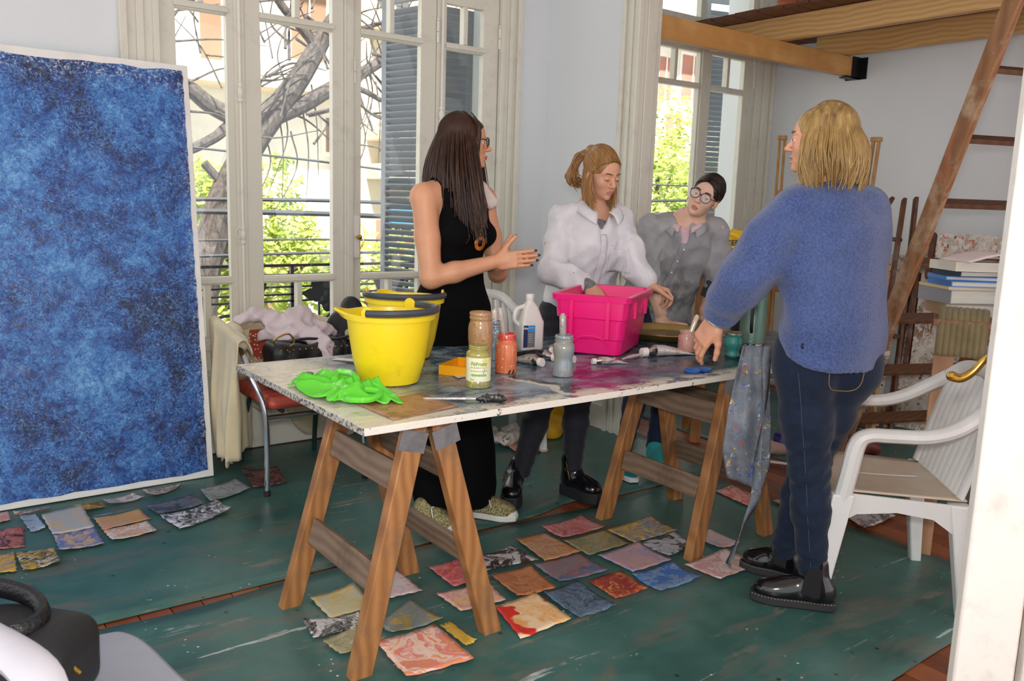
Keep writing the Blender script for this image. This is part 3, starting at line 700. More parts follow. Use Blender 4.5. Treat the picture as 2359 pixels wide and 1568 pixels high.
class SDF:
    def __init__(s, ax): s.ax = [np.asarray(a, np.float32) for a in ax]; s.d = np.full([len(a) for a in ax], 9., np.float32)
    def reg(s, lo, hi):
        sl = tuple(slice(max(0, int(np.searchsorted(a, l)) - 1), min(len(a), int(np.searchsorted(a, h)) + 2)) for a, l, h in zip(s.ax, lo, hi))
        g = np.meshgrid(*[a[q] for a, q in zip(s.ax, sl)], indexing='ij', sparse=True); return sl, g
    def put(s, fn, lo, hi, k=.01, op='u'):
        lo, hi = np.asarray(lo, float) - 2.2 * k - .012, np.asarray(hi, float) + 2.2 * k + .012
        sl, (X, Y, Z) = s.reg(lo, hi)
        if any(q.stop <= q.start for q in sl): return s
        b = fn(X, Y, Z); a = s.d[sl]
        if op == 'u': h = np.clip(.5 + .5 * (a - b) / k, 0, 1); s.d[sl] = a + (b - a) * h - k * h * (1 - h)
        elif op == 's': h = np.clip(.5 - .5 * (a + b) / k, 0, 1); s.d[sl] = a + (-b - a) * h + k * h * (1 - h)
        return s
    def cap(s, p, q, r0, r1=None, k=.012, op='u', flat=None):
        """tapered capsule; flat=(dir, factor<1) thins it along dir"""
        r1 = r0 if r1 is None else r1; p, q = np.array(p, float), np.array(q, float); v = q - p; L = max(v @ v, 1e-12); R_ = max(r0, r1)
        def fn(X, Y, Z):
            dx, dy, dz = X - p[0], Y - p[1], Z - p[2]; t_ = np.clip((dx * v[0] + dy * v[1] + dz * v[2]) / L, 0, 1)
            ex, ey, ez = dx - t_ * v[0], dy - t_ * v[1], dz - t_ * v[2]
            if flat is not None:
                n = flat[0]; m_ = (ex * n[0] + ey * n[1] + ez * n[2]) * (1 / flat[1] - 1); ex, ey, ez = ex + m_ * n[0], ey + m_ * n[1], ez + m_ * n[2]
            return np.sqrt(ex * ex + ey * ey + ez * ez) - (r0 + (r1 - r0) * t_)
        return s.put(fn, np.minimum(p, q) - R_, np.maximum(p, q) + R_, k, op)
    def chain(s, pts, rads, k=.012, flat=None):
        for i in range(len(pts) - 1): s.cap(pts[i], pts[i + 1], rads[i], rads[i + 1], k, 'u', flat)
        return s
    def ell(s, c, r, M=None, k=.012, op='u'):
        """ellipsoid, M columns = its axes"""
        c = np.array(c, float); r = np.array(r, float); A = np.eye(3) if M is None else np.array(M, float); R_ = max(r)
        def fn(X, Y, Z):
            d = (X - c[0], Y - c[1], Z - c[2]); k0 = 0; k1 = 0
            for i in range(3):
                w_ = d[0] * A[0, i] + d[1] * A[1, i] + d[2] * A[2, i]; k0 = k0 + (w_ / r[i]) ** 2; k1 = k1 + (w_ / r[i] ** 2) ** 2
            k0 = np.sqrt(k0); return k0 * (k0 - 1) / np.sqrt(k1 + 1e-12)
        return s.put(fn, c - R_, c + R_, k, op)
    def rbox(s, c, h, r, M=None, k=.01, op='u'):
        c = np.array(c, float); h = np.array(h, float); A = np.eye(3) if M is None else np.array(M, float); R_ = np.linalg.norm(h) + r
        def fn(X, Y, Z):
            d = (X - c[0], Y - c[1], Z - c[2]); o = 0; mx_ = -9.
            for i in range(3):
                w_ = np.abs(d[0] * A[0, i] + d[1] * A[1, i] + d[2] * A[2, i]) - (h[i] - r); o = o + np.maximum(w_, 0) ** 2; mx_ = np.maximum(mx_, w_)
            return np.sqrt(o) + np.minimum(mx_, 0) - r
        return s.put(fn, c - R_, c + R_, k, op)
    def cut(s, n, p, k=.004):
        """remove everything on the side n points to from p"""
        n = np.array(n, float); n = n / np.linalg.norm(n); X, Y, Z = np.meshgrid(*s.ax, indexing='ij', sparse=True)
        b = (X - p[0]) * n[0] + (Y - p[1]) * n[1] + (Z - p[2]) * n[2]; s.d = np.maximum(s.d, b.astype(np.float32)); return s
    def ripple(s, fn, lo=None, hi=None):
        """fn(X, Y, Z) added to the field near the surface: folds and wrinkles"""
        sl, (X, Y, Z) = s.reg(lo, hi) if lo is not None else ((slice(None),) * 3, np.meshgrid(*s.ax, indexing='ij', sparse=True))
        a = s.d[sl]; s.d[sl] = a + np.where(a < 1, fn(X, Y, Z), 0); return s
    def build(s, name, mat, parent=None, matfn=None, smooth=1, sub=0):
        V, F = nets(s.d, s.ax)
        for _ in range(smooth):                                # one light relaxation
            e = np.concatenate([F[:, [0, 1]], F[:, [1, 2]], F[:, [2, 3]], F[:, [3, 0]]]); acc = np.zeros_like(V); n = np.zeros(len(V))
            np.add.at(acc, e[:, 0], V[e[:, 1]]); np.add.at(acc, e[:, 1], V[e[:, 0]]); np.add.at(n, e[:, 0], 1); np.add.at(n, e[:, 1], 1)
            V = V * .5 + .5 * acc / np.maximum(n, 1)[:, None]
        me = bpy.data.meshes.new(name); me.vertices.add(len(V)); me.vertices.foreach_set('co', V.ravel().astype(np.float32))
        me.loops.add(F.size); me.loops.foreach_set('vertex_index', F.ravel().astype(np.int32)); me.polygons.add(len(F))
        me.polygons.foreach_set('loop_start', np.arange(0, F.size, 4, dtype=np.int32)); me.update(calc_edges=True); me.validate()
        for mm in (mat if isinstance(mat, (list, tuple)) else [mat]): me.materials.append(mm)
        if matfn is not None:
            me.polygons.foreach_set('material_index', np.asarray(matfn(V[F].mean(1)), np.int32))
        return link(name, me, parent, True, 180)
def grid(lo, hi, st): return [axis(a, b, st) for a, b in zip(lo, hi)]

# ------------------------------------------------------------------ work table on two trestles
TZ = .763; TX0, TX1, TY0, TY1 = 1.0, 3.60, 1.957, 2.945
def table_mat():
    t = NT('paint_stained_table_top'); v = t.co(); x, y, z = t.sep(v)[0:3]
    n1, c1 = t.noise(v, 2.4, 5, .65); n2, c2 = t.noise(v, 9, 6, .7); n3, _ = t.noise(t.co((1, 3.2, 1), rot=(0, 0, .35)), 6, 6, .7, .8)
    vw = t.addv(v, c1, .55); xw, yw, _z = t.sep(vw)[0:3]
    col = t.ramp(n3, [(.35, '#b9ad97'), (.5, '#d9d2c2'), (.66, '#e6e0d2'), (.8, '#c7bba6')])
    blue = t.ramp(n3, [(.22, '#14181d'), (.36, '#2b3d49'), (.5, '#4a6374'), (.6, '#7f97a4'), (.7, '#3b5567'), (.86, '#1c2730')])
    col = t.mix(t.ramp(xw, [(.0, 0), (1, 1)]) if False else t.band(xw, 1.42, 1.66, 9, 10), col, blue)
    pale = t.math('MULTIPLY', t.band(xw, 1.6, 1.8, 2.3, 2.6), t.ramp(n2, [(.47, 0), (.6, .8)])); col = t.mix(pale, col, '#9fb0b8')
    mag = t.math('MULTIPLY', t.math('MULTIPLY', t.band(xw, 2.14, 2.3, 2.62, 2.85), t.band(yw, 2.08, 2.18, 2.56, 2.72)), t.ramp(n1, [(.42, .15), (.55, 1)]))
    col = t.mix(mag, col, t.ramp(n3, [(.3, '#3d1030'), (.5, '#7a2a5c'), (.7, '#a46a98')]))
    dk = t.math('MULTIPLY', t.band(xw, 2.45, 2.85, 9, 10), t.ramp(n2, [(.4, 1), (.62, .2)])); col = t.mix(dk, col, '#1d2529')
    # grid of old scored lines and masking edges
    l1 = t.band(t.math('ABSOLUTE', t.math('SUBTRACT', xw, 2.05)), -1, -.5, .018, .03); col = t.mix(t.math('MULTIPLY', t.math('MULTIPLY', l1, t.band(y, 1.97, 2.0, 2.28, 2.34)), .85), col, '#ddd6c2')
    l2 = t.band(t.math('ABSOLUTE', t.math('SUBTRACT', xw, 2.10)), -1, -.5, .022, .03); col = t.mix(t.math('MULTIPLY', t.math('MULTIPLY', l2, t.band(y, 1.9, 1.95, 2.3, 2.36)), .9), col, '#26211f')
    ed = t.math('MULTIPLY', t.band(y, 1.9, 1.91, 2.0, 2.05), t.ramp(n2, [(.42, 0), (.52, 1)])); col = t.mix(ed, col, '#d8d0bd')
    br = t.math('MULTIPLY', t.band(xw, .8, .9, 1.75, 1.95), t.ramp(n3, [(.6, 0), (.7, .9)])); col = t.mix(br, col, '#6d5743')
    lines = t.voro(t.addv(t.co((1, .25, 1), rot=(0, 0, .8)), c1, .2), 5, 'DISTANCE_TO_EDGE'); col = t.mix(t.math('MULTIPLY', t.ramp(lines, [(0, 1), (.012, 0)]), t.ramp(n1, [(.5, 0), (.6, .7)])), col, '#2a2522')
    sp = t.voro(v, 40); col = t.mix(t.math('MULTIPLY', t.ramp(sp, [(.1, 1), (.17, 0)]), t.ramp(n2, [(.55, 0), (.62, .85)])), col, '#e7e4da')
    sp = t.voro(t.co(loc=(3, 1, 0)), 22); col = t.mix(t.math('MULTIPLY', t.ramp(sp, [(.09, 1), (.14, 0)]), t.ramp(n1, [(.56, 0), (.6, .9)])), col, '#1b1a1c')
    return t.set(col, t.ramp(n2, [(.4, .16), (.62, .45)]), spec=.5, bump=n2, bstr=.2, bdist=.004)
tb_ = thing('work_table', 'long white board table top stained with blue, grey and magenta paint', 'table', (2.2, 2.45, TZ - .022))
te = NT('chipped_white_board_edge'); v = te.co(); n2, _ = te.noise(v, 30, 5, .7); x, y, z = te.sep(v)[0:3]
cc = te.mix(te.ramp(n2, [(.62, 0), (.66, 1)]), '#dcd8cd', '#4a433c'); lf_ = te.voro(te.co((1, 1, 1)), 95)
cc = te.mix(te.band(x, -1, 0, 1.0005, 1.002), cc, te.ramp(lf_, [(.2, '#3b3a38'), (.6, '#b3afa6')])); M_tedge = te.set(cc, .6, bump=n2, bstr=.3)
MB().bx(TX0, TX1, TY0, TY1, TZ - .0215, TZ - .0006).build('board', M_tedge, tb_, bevel=.0015)
MB().bx(TX0 + .001, TX1 - .001, TY0 + .001, TY1 - .001, TZ - .0006, TZ).build('painted_face', table_mat(), tb_)

M_tres = wood('worn_trestle_wood', '#b57f4c', '#86552b', 2, .9, .5, dirt='#6f5a45'); M_trb = wood('grey_brown_trestle_board', '#8b7663', '#6b543f', 1, 1.0, .55, dirt='#4b3a2c')
M_galv = plain('galvanised_plate', '#8d9296', .38, .8, var=.2, vscale=30)
M_hole = plain('rusty_bolt', '#5a3b26', .6, .3)
trs = thing('trestle', 'worn wooden trestle under the bucket end of the table', 'trestle', (1.262, 2.30, 0), 0, 'table trestles')
def trestle_parts(o, spot):
    zt = TZ - .024
    for sy, yf, ya in ((-1, -.258, -.225), (1, .252, .225)):
        for sx in (-1, 1):
            a = Vector((sx * .232, yf, 0)); b = Vector((sx * .034, ya, zt)); d = (b - a).normalized(); side = d.cross(Vector((0, 1, 0))).normalized(); dep = side.cross(d)
            h = .034; w_ = .021
            ring = lambda c: [Vector((c.x + sx * -h, c.y - w_, c.z)), Vector((c.x + h * sx, c.y - w_, c.z)), Vector((c.x + h * sx, c.y + w_, c.z)), Vector((c.x - h * sx, c.y + w_, c.z))]
            MB().loft([ring(a), ring(b)]).build('leg', M_tres, o, world=False, bevel=.004)
    for sx in (-1, 1):
        for zc, hh in ((.56, .085), (.27, .085)):
            xx = sx * (.232 - .198 * zc / zt); tilt = -sx * .262
            m2 = MB(); m2.box((xx + sx * .005, 0, zc), (.02, .42, hh), (0, tilt, 0)); bo = m2.build('side_board', M_trb, o, world=False, bevel=.003)
    for sy, ya in ((-1, -.249), (1, .249)):
        m2 = MB()
        for sx in (-1, 1):
            cx = sx * .056; m2.box((cx, ya - sy * .0, zt - .065), (.088, .003, .062), (0, -sx * .27, 0))
        pl = m2.build('corner_plate', M_galv, o, world=False)
        m2 = MB()
        for sx in (-1, 1):
            for q in ((.035, .012), (.07, -.012)):
                m2.lathe([(.0045, 0), (.0045, .003), (0, .004)], (sx * q[0], ya + sy * .001, zt - .07 + q[1]), 8, M=Matrix.Rotation(R(90) * -sy * -1, 3, 'X'))
        m2.build('bolts', M_hole, pl, world=False)
    MB().box((0, 0, zt - .03), (.03, .44, .055)).build('ridge_bar', M_trb, o, world=False, bevel=.003)
trestle_parts(trs, None)
t2 = copy_tree(trs, (2.718, 2.325, 0), 0, 'worn wooden trestle under the far end, its board stained blue and green')

# ------------------------------------------------------------------ big blue painting leaning by the door
def painting_mat():
    t = NT('splashed_blue_painting'); v = t.co(); n0, c0 = t.noise(t.addv(v, t.noise(v, 2.2, 3)[1], .3), 2.8, 5, .62); n1, c1 = t.noise(v, 10, 6, .72, .8)
    vw = t.addv(v, c1, .06); n2, c2 = t.noise(vw, 42, 4, .7, 1.2); n3, _ = t.noise(vw, 95, 3, .75); n4, _ = t.noise(t.addv(v, c2, .03), 38, 2, .55, 2.2)
    f = t.math('ADD', t.math('ADD', t.math('MULTIPLY', n0, .40), t.math('MULTIPLY', n1, .30)), t.math('MULTIPLY', n2, .31))
    col = t.ramp(f, [(.41, '#091a44'), (.46, '#10347a'), (.50, '#1b52a0'), (.55, '#3474bc'), (.61, '#6aa6d8'), (.68, '#a8d0ec')])
    wm = t.math('MULTIPLY', t.band(n4, .535, .55, .575, .59), t.ramp(n1, [(.40, .2), (.52, .8)])); col = t.mix(wm, col, '#7fb6e4')
    wm2 = t.math('MULTIPLY', t.band(n4, .425, .44, .465, .48), t.ramp(n0, [(.42, .8), (.58, .15)])); col = t.mix(wm2, col, '#0a1a4a')
    sp = t.voro(vw, 120); col = t.mix(t.math('MULTIPLY', t.ramp(sp, [(.16, 1), (.22, 0)]), t.ramp(n2, [(.5, 0), (.6, .8)])), col, '#a4cbe8')
    x, y, z = t.sep(v)[0:3]; edge = t.math('ADD', t.band(x, 1.17, 1.225, 2, 3), t.math('MULTIPLY', t.band(z, 1.80, 1.90, 3, 4), .9), True)
    cr = t.math('MULTIPLY', t.ramp(n3, [(.54, 0), (.57, 1)]), t.math('ADD', t.ramp(n1, [(.68, 0), (.72, .9)]), t.math('MULTIPLY', edge, t.ramp(n2, [(.47, 0), (.52, 1)])), True)); col = t.mix(cr, col, '#e0dacb')
    bk = t.math('MULTIPLY', t.ramp(n3, [(.40, 1), (.44, 0)]), t.math('MULTIPLY', edge, .95)); col = t.mix(bk, col, '#150f30')
    return t.set(col, t.ramp(n2, [(.4, .22), (.6, .5)]), bump=n2, bstr=.4, bdist=.005)
pc = thing('blue_painting', 'large blue splashed painting on white-edged canvas leaning by the balcony door', 'painting', (.75, 4.0, 0))
A = Vector((1.235, 3.985, .012)); B = Vector((-.55, 3.985, .012)); ln_ = Vector((0, .235, 1.93))
def cv(u, w_, t_): p = A + (B - A) * u + ln_ * w_; n = Vector((0, -1, .12)).normalized(); return p + n * t_
MB().prism([(0, 0), (1, 0), (1, 1), (0, 1)], cv, -.035, .0).build('stretched_canvas', plain('primed_white_canvas', '#e9e7e2', .7), pc, bevel=.002)
rr = random.Random(5); e = []
for k in range(60): e.append((.013 + rr.uniform(0, .003), .018 + .965 * k / 60))
for k in range(20): e.append((.016 + .96 * k / 20, .985 + rr.uniform(-.004, .003)))
for k in range(10): e.append((.985, .985 - .965 * k / 10))
for k in range(30): e.append((.985 - .97 * k / 30, .012 + rr.uniform(0, .004)))
MB().prism(e, cv, .0005, .0022).build('paint_layer', painting_mat(), pc, smooth=False)

# ------------------------------------------------------------------ white plastic armchairs
tpl = NT('paint_smeared_white_plastic'); v = tpl.co(); n1, c1 = tpl.noise(v, 6, 5, .7); n2, _ = tpl.noise(tpl.co((1, 1, 1), loc=(2, 4, 1)), 11, 5, .72)
cc = tpl.mix(tpl.ramp(n1, [(.5, 0), (.8, .35)]), '#dcdcda', '#b9ab97'); cc = tpl.mix(tpl.ramp(n2, [(.70, 0), (.73, .9)]), cc, tpl.ramp(n1, [(.4, '#4a5bb0'), (.52, '#3d2a63'), (.6, '#6aa7cf')]))
M_plast = tpl.set(cc, .32, bump=n1, bstr=.1)
tps = NT('stained_seat_plastic'); v = tps.co(); n1, c1 = tps.noise(v, 4, 5, .7); M_seat = tps.set(tps.mix(tps.ramp(n1, [(.3, 1), (.7, .35)]), '#d6d3cc', '#c2ab8e'), .4)
def plastic_chair(label, loc, rz):
    o = thing('plastic_armchair', label, 'chair', loc, rz, 'white plastic armchairs')
    W, D = .25, .22
    def st(u, v):                                              # seat dish, x forward
        x = -.23 + .47 * u; y = (-.225 - .03 * u + (.45 + .06 * u) * v); e = (2 * v - 1)
        z = .415 + .02 * u - .022 * (1 - e * e) * (1 - abs(2 * u - 1) ** 3) - .045 * max(0, (u - .86) / .14) ** 2
        return (x, y, z)
    MB().sheet(st, 16, 14, .006).build('seat', M_seat, o, world=False, recalc=False, angle=180)
    for sy in (-1, 1):
        m2 = MB()                                              # apron under each side, arched
        pr = [(-.2, .40), (.2, .42), (.2, .30), (.13, .345), (0, .36), (-.12, .345), (-.2, .29)]
        m2.prism(pr, lambda u, v, t_: (u, t_, v), sy * .238, sy * .246); m2.build('side_apron', M_plast, o, world=False)
        def legring(c, w_, d): return [Vector((c[0] + a * w_, c[1] + b * d, c[2])) for a, b in ((-1, -1), (1, -1), (1, 1), (-1, 1))]
        MB().loft([legring((.245, sy * .272, 0), .024, .02), legring((.185, sy * .252, .42), .036, .026)]).build('front_leg', M_plast, o, world=False, bevel=.006)
        MB().loft([legring((-.25, sy * .245, 0), .02, .02), legring((-.205, sy * .225, .40), .034, .026)]).build('rear_leg', M_plast, o, world=False, bevel=.006)
        P = bez([(.185, sy * .25, .40), (.172, sy * .262, .50), (.158, sy * .272, .60), (.125, sy * .275, .632), (.05, sy * .275, .635), (-.06, sy * .27, .638), (-.15, sy * .265, .665), (-.235, sy * .245, .72), (-.285, sy * .21, .765)], 5)
        MB().tube(P, [.03] * len(P), 10, flat=((0, 0, 1), .8)).build('armrest', M_plast, o, world=False, bevel=0)
    tp = bez([(-.285, -.215, .765), (-.315, -.15, .81), (-.325, 0, .825), (-.315, .15, .81), (-.285, .215, .765)], 5)
    MB().tube(tp, .026, 10, flat=((1, 0, 0), .55)).build('top_rail', M_plast, o, world=False)
    for k in range(9):
        y = -.18 + .045 * k; top = .80 - 1.2 * y * y
        MB().tube(bez([(-.205, y * .95, .42), (-.24, y, .55), (-.275, y * 1.02, .68), (-.315, y * 1.04, top)], 4), .017, 6, flat=((1, .2, 0), .35)).build('back_slat', M_plast, o, world=False)
    for sy in (-1, 1):
        MB().tube(bez([(-.205, sy * .222, .42), (-.24, sy * .225, .55), (-.275, sy * .222, .68), (-.295, sy * .21, .77)], 4), .02, 8, flat=((1, .2, 0), .5)).build('back_stile', M_plast, o, world=False)
    return o
ch1 = plastic_chair('white plastic armchair with paint smears behind the person in blue', (2.90, 1.575, 0), R(135.5))
copy_tree(ch1, (2.72, 3.83, 0), R(250), 'white plastic armchair half hidden behind the white bottle and the person in black')
tag(MB().sheet(lambda u, v: (2.78 + .17 * u - .015 * v, 1.62 - .17 * u + .01 * v, .432 + .012 * (u - .5) ** 2 + .004 * v), 8, 2, .001).build('paper_strip', plain('white_paper', '#dedbe0', .6), recalc=False), 'narrow white paper strip on the seat of the right armchair', 'paper')

# ------------------------------------------------------------------ chrome chair with red seat under the clothes
mc = thing('chrome_chair', 'chrome tube armchair with coral red seat behind the bare table end', 'chair', (1.6, 3.85, 0))
M_green = plain('dark_green_enamel_tube', '#28423f', .4, .3); M_coral = plain('coral_red_vinyl', '#b8503f', .38, var=.12, bump=.25, bscale=12)
for k, sx in enumerate((-1, 1)):
    xf, xm = (1.352, 1.31) if sx < 0 else (1.846, 1.88)
    P = bez([(xf, 3.60, .02), (xf + sx * -.005, 3.605, .25), (xf + sx * .005, 3.61, .42), (xm, 3.66, .56), (xm, 3.80, .665), (xm + .01 * -sx, 3.98, .685), (xm - sx * .05, 4.12, .70), (1.6 + sx * .12, 4.16, .715), (1.6, 4.165, .72)], 6)
    MB().tube(P, .0135, 12).build('chrome_side_tube', M_chrome, mc)
    MB().lathe([(.016, 0), (.016, .022), (.013, .026)], (xf, 3.60, .008), 12).build('foot_cap', plain('black_rubber', '#1a1a1b', .7), mc)
    xr = 1.426 if sx < 0 else 1.822
    MB().tube(bez([(xr, 4.15, .008), (xr + sx * -.01, 4.10, .25), (xr - sx * .02, 4.04, .385), (xr - sx * .02, 3.95, .40), (xr - sx * .02, 3.64, .385)], 6), .0125, 10).build('green_rear_leg', M_green, mc)
MB().tube([(1.37, 3.62, .365), (1.83, 3.605, .365)], .011, 10).build('front_stretcher', M_chrome, mc)
sd = SDF(grid((1.33, 3.53, .36), (1.88, 4.13, .52), .008)); sd.rbox((1.6, 3.83, .43), (.235, .25, .028), .028, k=.01); sd.ell((1.6, 3.84, .475), (.2, .2, .03), k=.012, op='s')
sd.ripple(lambda X, Y, Z: .0022 * np.sin(95 * Y + 4 * X) * (np.abs(X - 1.6) < 3)); sd.build('seat', M_coral, mc)
MB().sheet(lambda u, v: (1.38 + .44 * u, 4.08 + .05 * math.sin(math.pi * u), .50 + .19 * v), 12, 8, .02).build('backrest', M_coral, mc)

def folds(X, a, f, ph): return a * math.sin(f * X + ph) + .5 * a * math.sin(2.7 * f * X + 1.7 * ph)
M_cream = plain('cream_wool_felt', '#cfc2a0', .9, var=.1, bump=.35, bscale=220, sheen=.3)
ct = thing('cream_coat', 'cream wool coat with pearl beads hung over the chrome chair', 'coat', (1.6, 4.15, .1))
def ragged(u): return .012 * math.sin(21 * u) + .008 * math.sin(47 * u + 1)
def over_arm(u, v):                                            # flung over the left arm, hanging outside it almost to the floor
    y = 3.74 + .40 * u; top = .685 + .06 * u
    if v < .2: a = v / .2 * math.pi; x = 1.315 - .036 * math.cos(a) * -1; z = top + .026 * math.sin(a) - .10 * max(0, .5 - v / .2); x = 1.315 + .036 * math.cos(a)
    else: w_ = (v - .2) / .8; x = 1.279 - .030 * math.sin(1.8 * w_) + (.030 * math.sin(15 * u + 1.2 * w_) + .014 * math.sin(31 * u)) * min(1, w_ * 1.6) + .055 * w_ * u; z = top * (1 - w_) + (.13 - .05 * u + ragged(u)) * w_; y += .03 * math.sin(9 * u + 2) * w_
    return (x, y, z)
MB().sheet(over_arm, 44, 34, .006).build('coat_side', M_cream, ct, recalc=False, angle=180)
def front_fall(u, v):                                          # broad panel hanging inside the left rear leg
    w_ = v; x = 1.27 + .20 * u + .02 * w_; y = 4.02 + .10 * u + .026 * math.sin(13 * u + 2 * w_) + .012 * math.sin(27 * u); z = .70 * (1 - w_) + (.055 + .06 * u + ragged(u + .3)) * w_
    return (x, y, z)
MB().sheet(front_fall, 30, 26, .006).build('coat_front', M_cream, ct, recalc=False, angle=180)
def over_back(u, v):                                           # over the back rest: short inside, long outside
    a_ = (u - .5) * 2; x = 1.59 + .30 * a_; yb = 4.165 - .20 * abs(a_) ** 3; top = .735 - .045 * a_ * a_
    if v < .25: w_ = v / .25; y = yb - .045 - .012 * math.sin(8 * u + 3 * w_); z = .50 + (top - .50) * w_
    elif v < .33: w_ = (v - .25) / .08; y = yb - .045 + .09 * w_; z = top + .03 * math.sin(math.pi * w_)
    else: w_ = (v - .33) / .67; y = min(4.325, yb + .05 + .05 * w_ + .022 * math.sin(17 * u + w_) + .01 * math.sin(33 * u)); z = top * (1 - w_) + (.24 - .14 * math.exp(-((u - .85) / .12) ** 2) - .10 * math.exp(-((u - .1) / .15) ** 2) + ragged(u)) * w_
    return (x, y, z)
MB().sheet(over_back, 50, 40, .006).build('coat_body', M_cream, ct, recalc=False, angle=180)
cs = SDF(grid((1.22, 3.66, .58), (1.98, 4.25, .80), .008)); cs.chain([(1.318, 3.80, .675), (1.33, 3.92, .70), (1.36, 4.05, .715)], [.030, .036, .040], .02); cs.chain([(1.80, 4.10, .715), (1.87, 3.98, .70), (1.885, 3.85, .675)], [.036, .036, .032], .02); cs.ripple(lambda X, Y, Z: .006 * np.sin(40 * Y + 30 * X)); cs.build('rolled_edge', M_cream, ct)
pe = MB(); r4 = random.Random(9)
for k in range(46): a = r4.uniform(0, 1); pe.lathe([(0, -.004), (.003, -.0026), (.004, 0), (.003, .0026), (0, .004)], (1.40 + .14 * a, 4.045 + .05 * a, .53 + r4.uniform(0, .15)), 6)
pe.build('pearl_beads', plain('pearl', '#efe9dc', .25), ct)
M_lil = plain('pale_lilac_jersey', '#cdbfc2', .9, var=.07, bump=.2, bscale=160)
sw = SDF(grid((1.28, 3.62, .54), (1.95, 4.16, .90), .007)); r5 = random.Random(11); rip = lambda X, Y, Z: .014 * (np.abs(np.sin(30 * X + 26 * Z + 3 * np.sin(12 * Y + 8 * X))) - .5) + .008 * (np.abs(np.sin(56 * Z - 44 * X + 2 * np.sin(30 * Y))) - .5)
for pts, rad in (([(1.375, 4.0, .765), (1.44, 3.98, .785), (1.53, 3.95, .765), (1.61, 3.92, .735)], [.022, .032, .038, .036]), ([(1.55, 3.94, .74), (1.61, 3.92, .775), (1.67, 3.92, .785), (1.70, 3.92, .745)], [.03, .036, .036, .034]),
                 ([(1.47, 3.93, .695), (1.57, 3.86, .695), (1.67, 3.83, .70), (1.75, 3.81, .665)], [.034, .040, .036, .026]), ([(1.63, 3.86, .72), (1.67, 3.79, .695), (1.69, 3.72, .655), (1.695, 3.69, .62)], [.034, .036, .034, .030]), ([(1.69, 3.88, .71), (1.76, 3.87, .72), (1.81, 3.86, .70)], [.030, .026, .018])): sw.chain(pts, rad, .035)
sw.ripple(rip); tag(sw.build('lilac_sweater', M_lil), 'crumpled pale lilac sweater heaped on the chrome chair', 'sweater')
M_bag = plain('soft_black_leather', '#17161a', .42, bump=.3, bscale=60)
hb_ = thing('black_handbag', 'black leather handbag with gold studs on the chrome chair seat', 'handbag', (1.62, 3.78, .45))
bs = SDF(grid((1.38, 3.60, .42), (1.86, 3.98, .74), .008)); bs.rbox((1.62, 3.78, .565), (.19, .095, .115), .05); bs.ell((1.62, 3.78, .70), (.17, .05, .04), k=.02, op='s'); bs.ripple(lambda X, Y, Z: .006 * np.sin(22 * X + 15 * Z) + .003 * np.sin(60 * X - 20 * Z))
bs.build('bag_body', M_bag, hb_)
st_ = MB()
for i in range(9): st_.lathe([(0, -.004), (.004, -.002), (.005, 0), (.004, .002), (0, .004)], (1.50, 3.682, .47 + .022 * i), 8)
for i in range(12): st_.lathe([(0, -.004), (.004, -.002), (.005, 0), (.004, .002), (0, .004)], (1.46 + .03 * i, 3.682, .655), 8)
st_.build('gold_studs', M_brass, hb_)
MB().tube(bez([(1.47, 3.74, .66), (1.44, 3.72, .70), (1.5, 3.70, .73), (1.53, 3.70, .69), (1.5, 3.71, .66)], 6), .004, 6).build('gold_clasp', M_brass, hb_)
MB().tube(bez([(1.52, 3.80, .66), (1.60, 3.76, .69), (1.75, 3.72, .685), (1.84, 3.66, .72)], 6), .007, 6).build('strap', M_bag, hb_)
jk = SDF(grid((1.72, 3.7, .24), (2.12, 4.2, .95), .010)); jk.chain([(1.95, 3.98, .79), (1.93, 3.96, .70), (1.92, 3.94, .5), (1.92, 3.94, .36)], [.055, .09, .10, .08], .04); jk.chain([(1.87, 3.9, .70), (1.85, 3.86, .60), (1.85, 3.84, .46)], [.05, .06, .05], .03)
jk.ripple(lambda X, Y, Z: .012 * np.sin(45 * X + 25 * Y + 6 * Z)); tag(jk.build('black_jacket', plain('black_quilted_cloth', '#12131a', .6)), 'black jacket hanging between the chrome chair and the buckets', 'jacket')

# ------------------------------------------------------------------ grey chair with black bag, close to the camera
gc = thing('grey_chair', 'grey plastic chair at the lower left corner close to the camera', 'chair', (.18, 1.55, 0))
M_greyp = plain('grey_plastic', '#8d909a', .5); M_whitep = plain('pale_grey_plastic', '#c6c4cc', .45)
so2 = [(.325, 1.84), (.365, 1.828), (.395, 1.76), (.415, 1.62), (.435, 1.45), (.42, 1.25), (.36, 1.18), (-.16, 1.18), (-.22, 1.25), (-.24, 1.6), (-.2, 1.78), (-.1, 1.84)]
sq2 = [tuple(p)[:2] for p in bez([(x, y, 0) for x, y in so2 + so2[:1]], 4)[:-1]]
MB().prism(sq2, lambda u, v, t_: (u, v, t_), .415, .44).build('seat', M_greyp, gc, bevel=.01)
for x, y in ((-.15, 1.35), (.33, 1.35), (-.12, 1.75), (.33, 1.74)): MB().tube([(x * 1.05, y, .0), (x, y, .43)], [.016, .018], 10).build('leg', M_greyp, gc)
MB().tube(bez([(-.05, 1.78, .43), (-.06, 1.76, .56), (.03, 1.66, .635), (.10, 1.50, .65), (.15, 1.32, .65), (.13, 1.2, .60), (.10, 1.2, .44)], 6), .034, 12, flat=((0, 0, 1), .6)).build('armrest', M_whitep, gc)
bg_ = thing('black_bag', 'black handbag with gold zips and textured handles on the grey chair', 'bag', (.2, 1.72, .45))
M_blk = plain('matt_black_leather', '#1c1d20', .55, bump=.25, bscale=90); M_snake = plain('black_snakeskin', '#141417', .28, bump=.6, bscale=160); M_gold = plain('gold_zip', '#b18a3c', .35, .9, bump=.5, bscale=300)
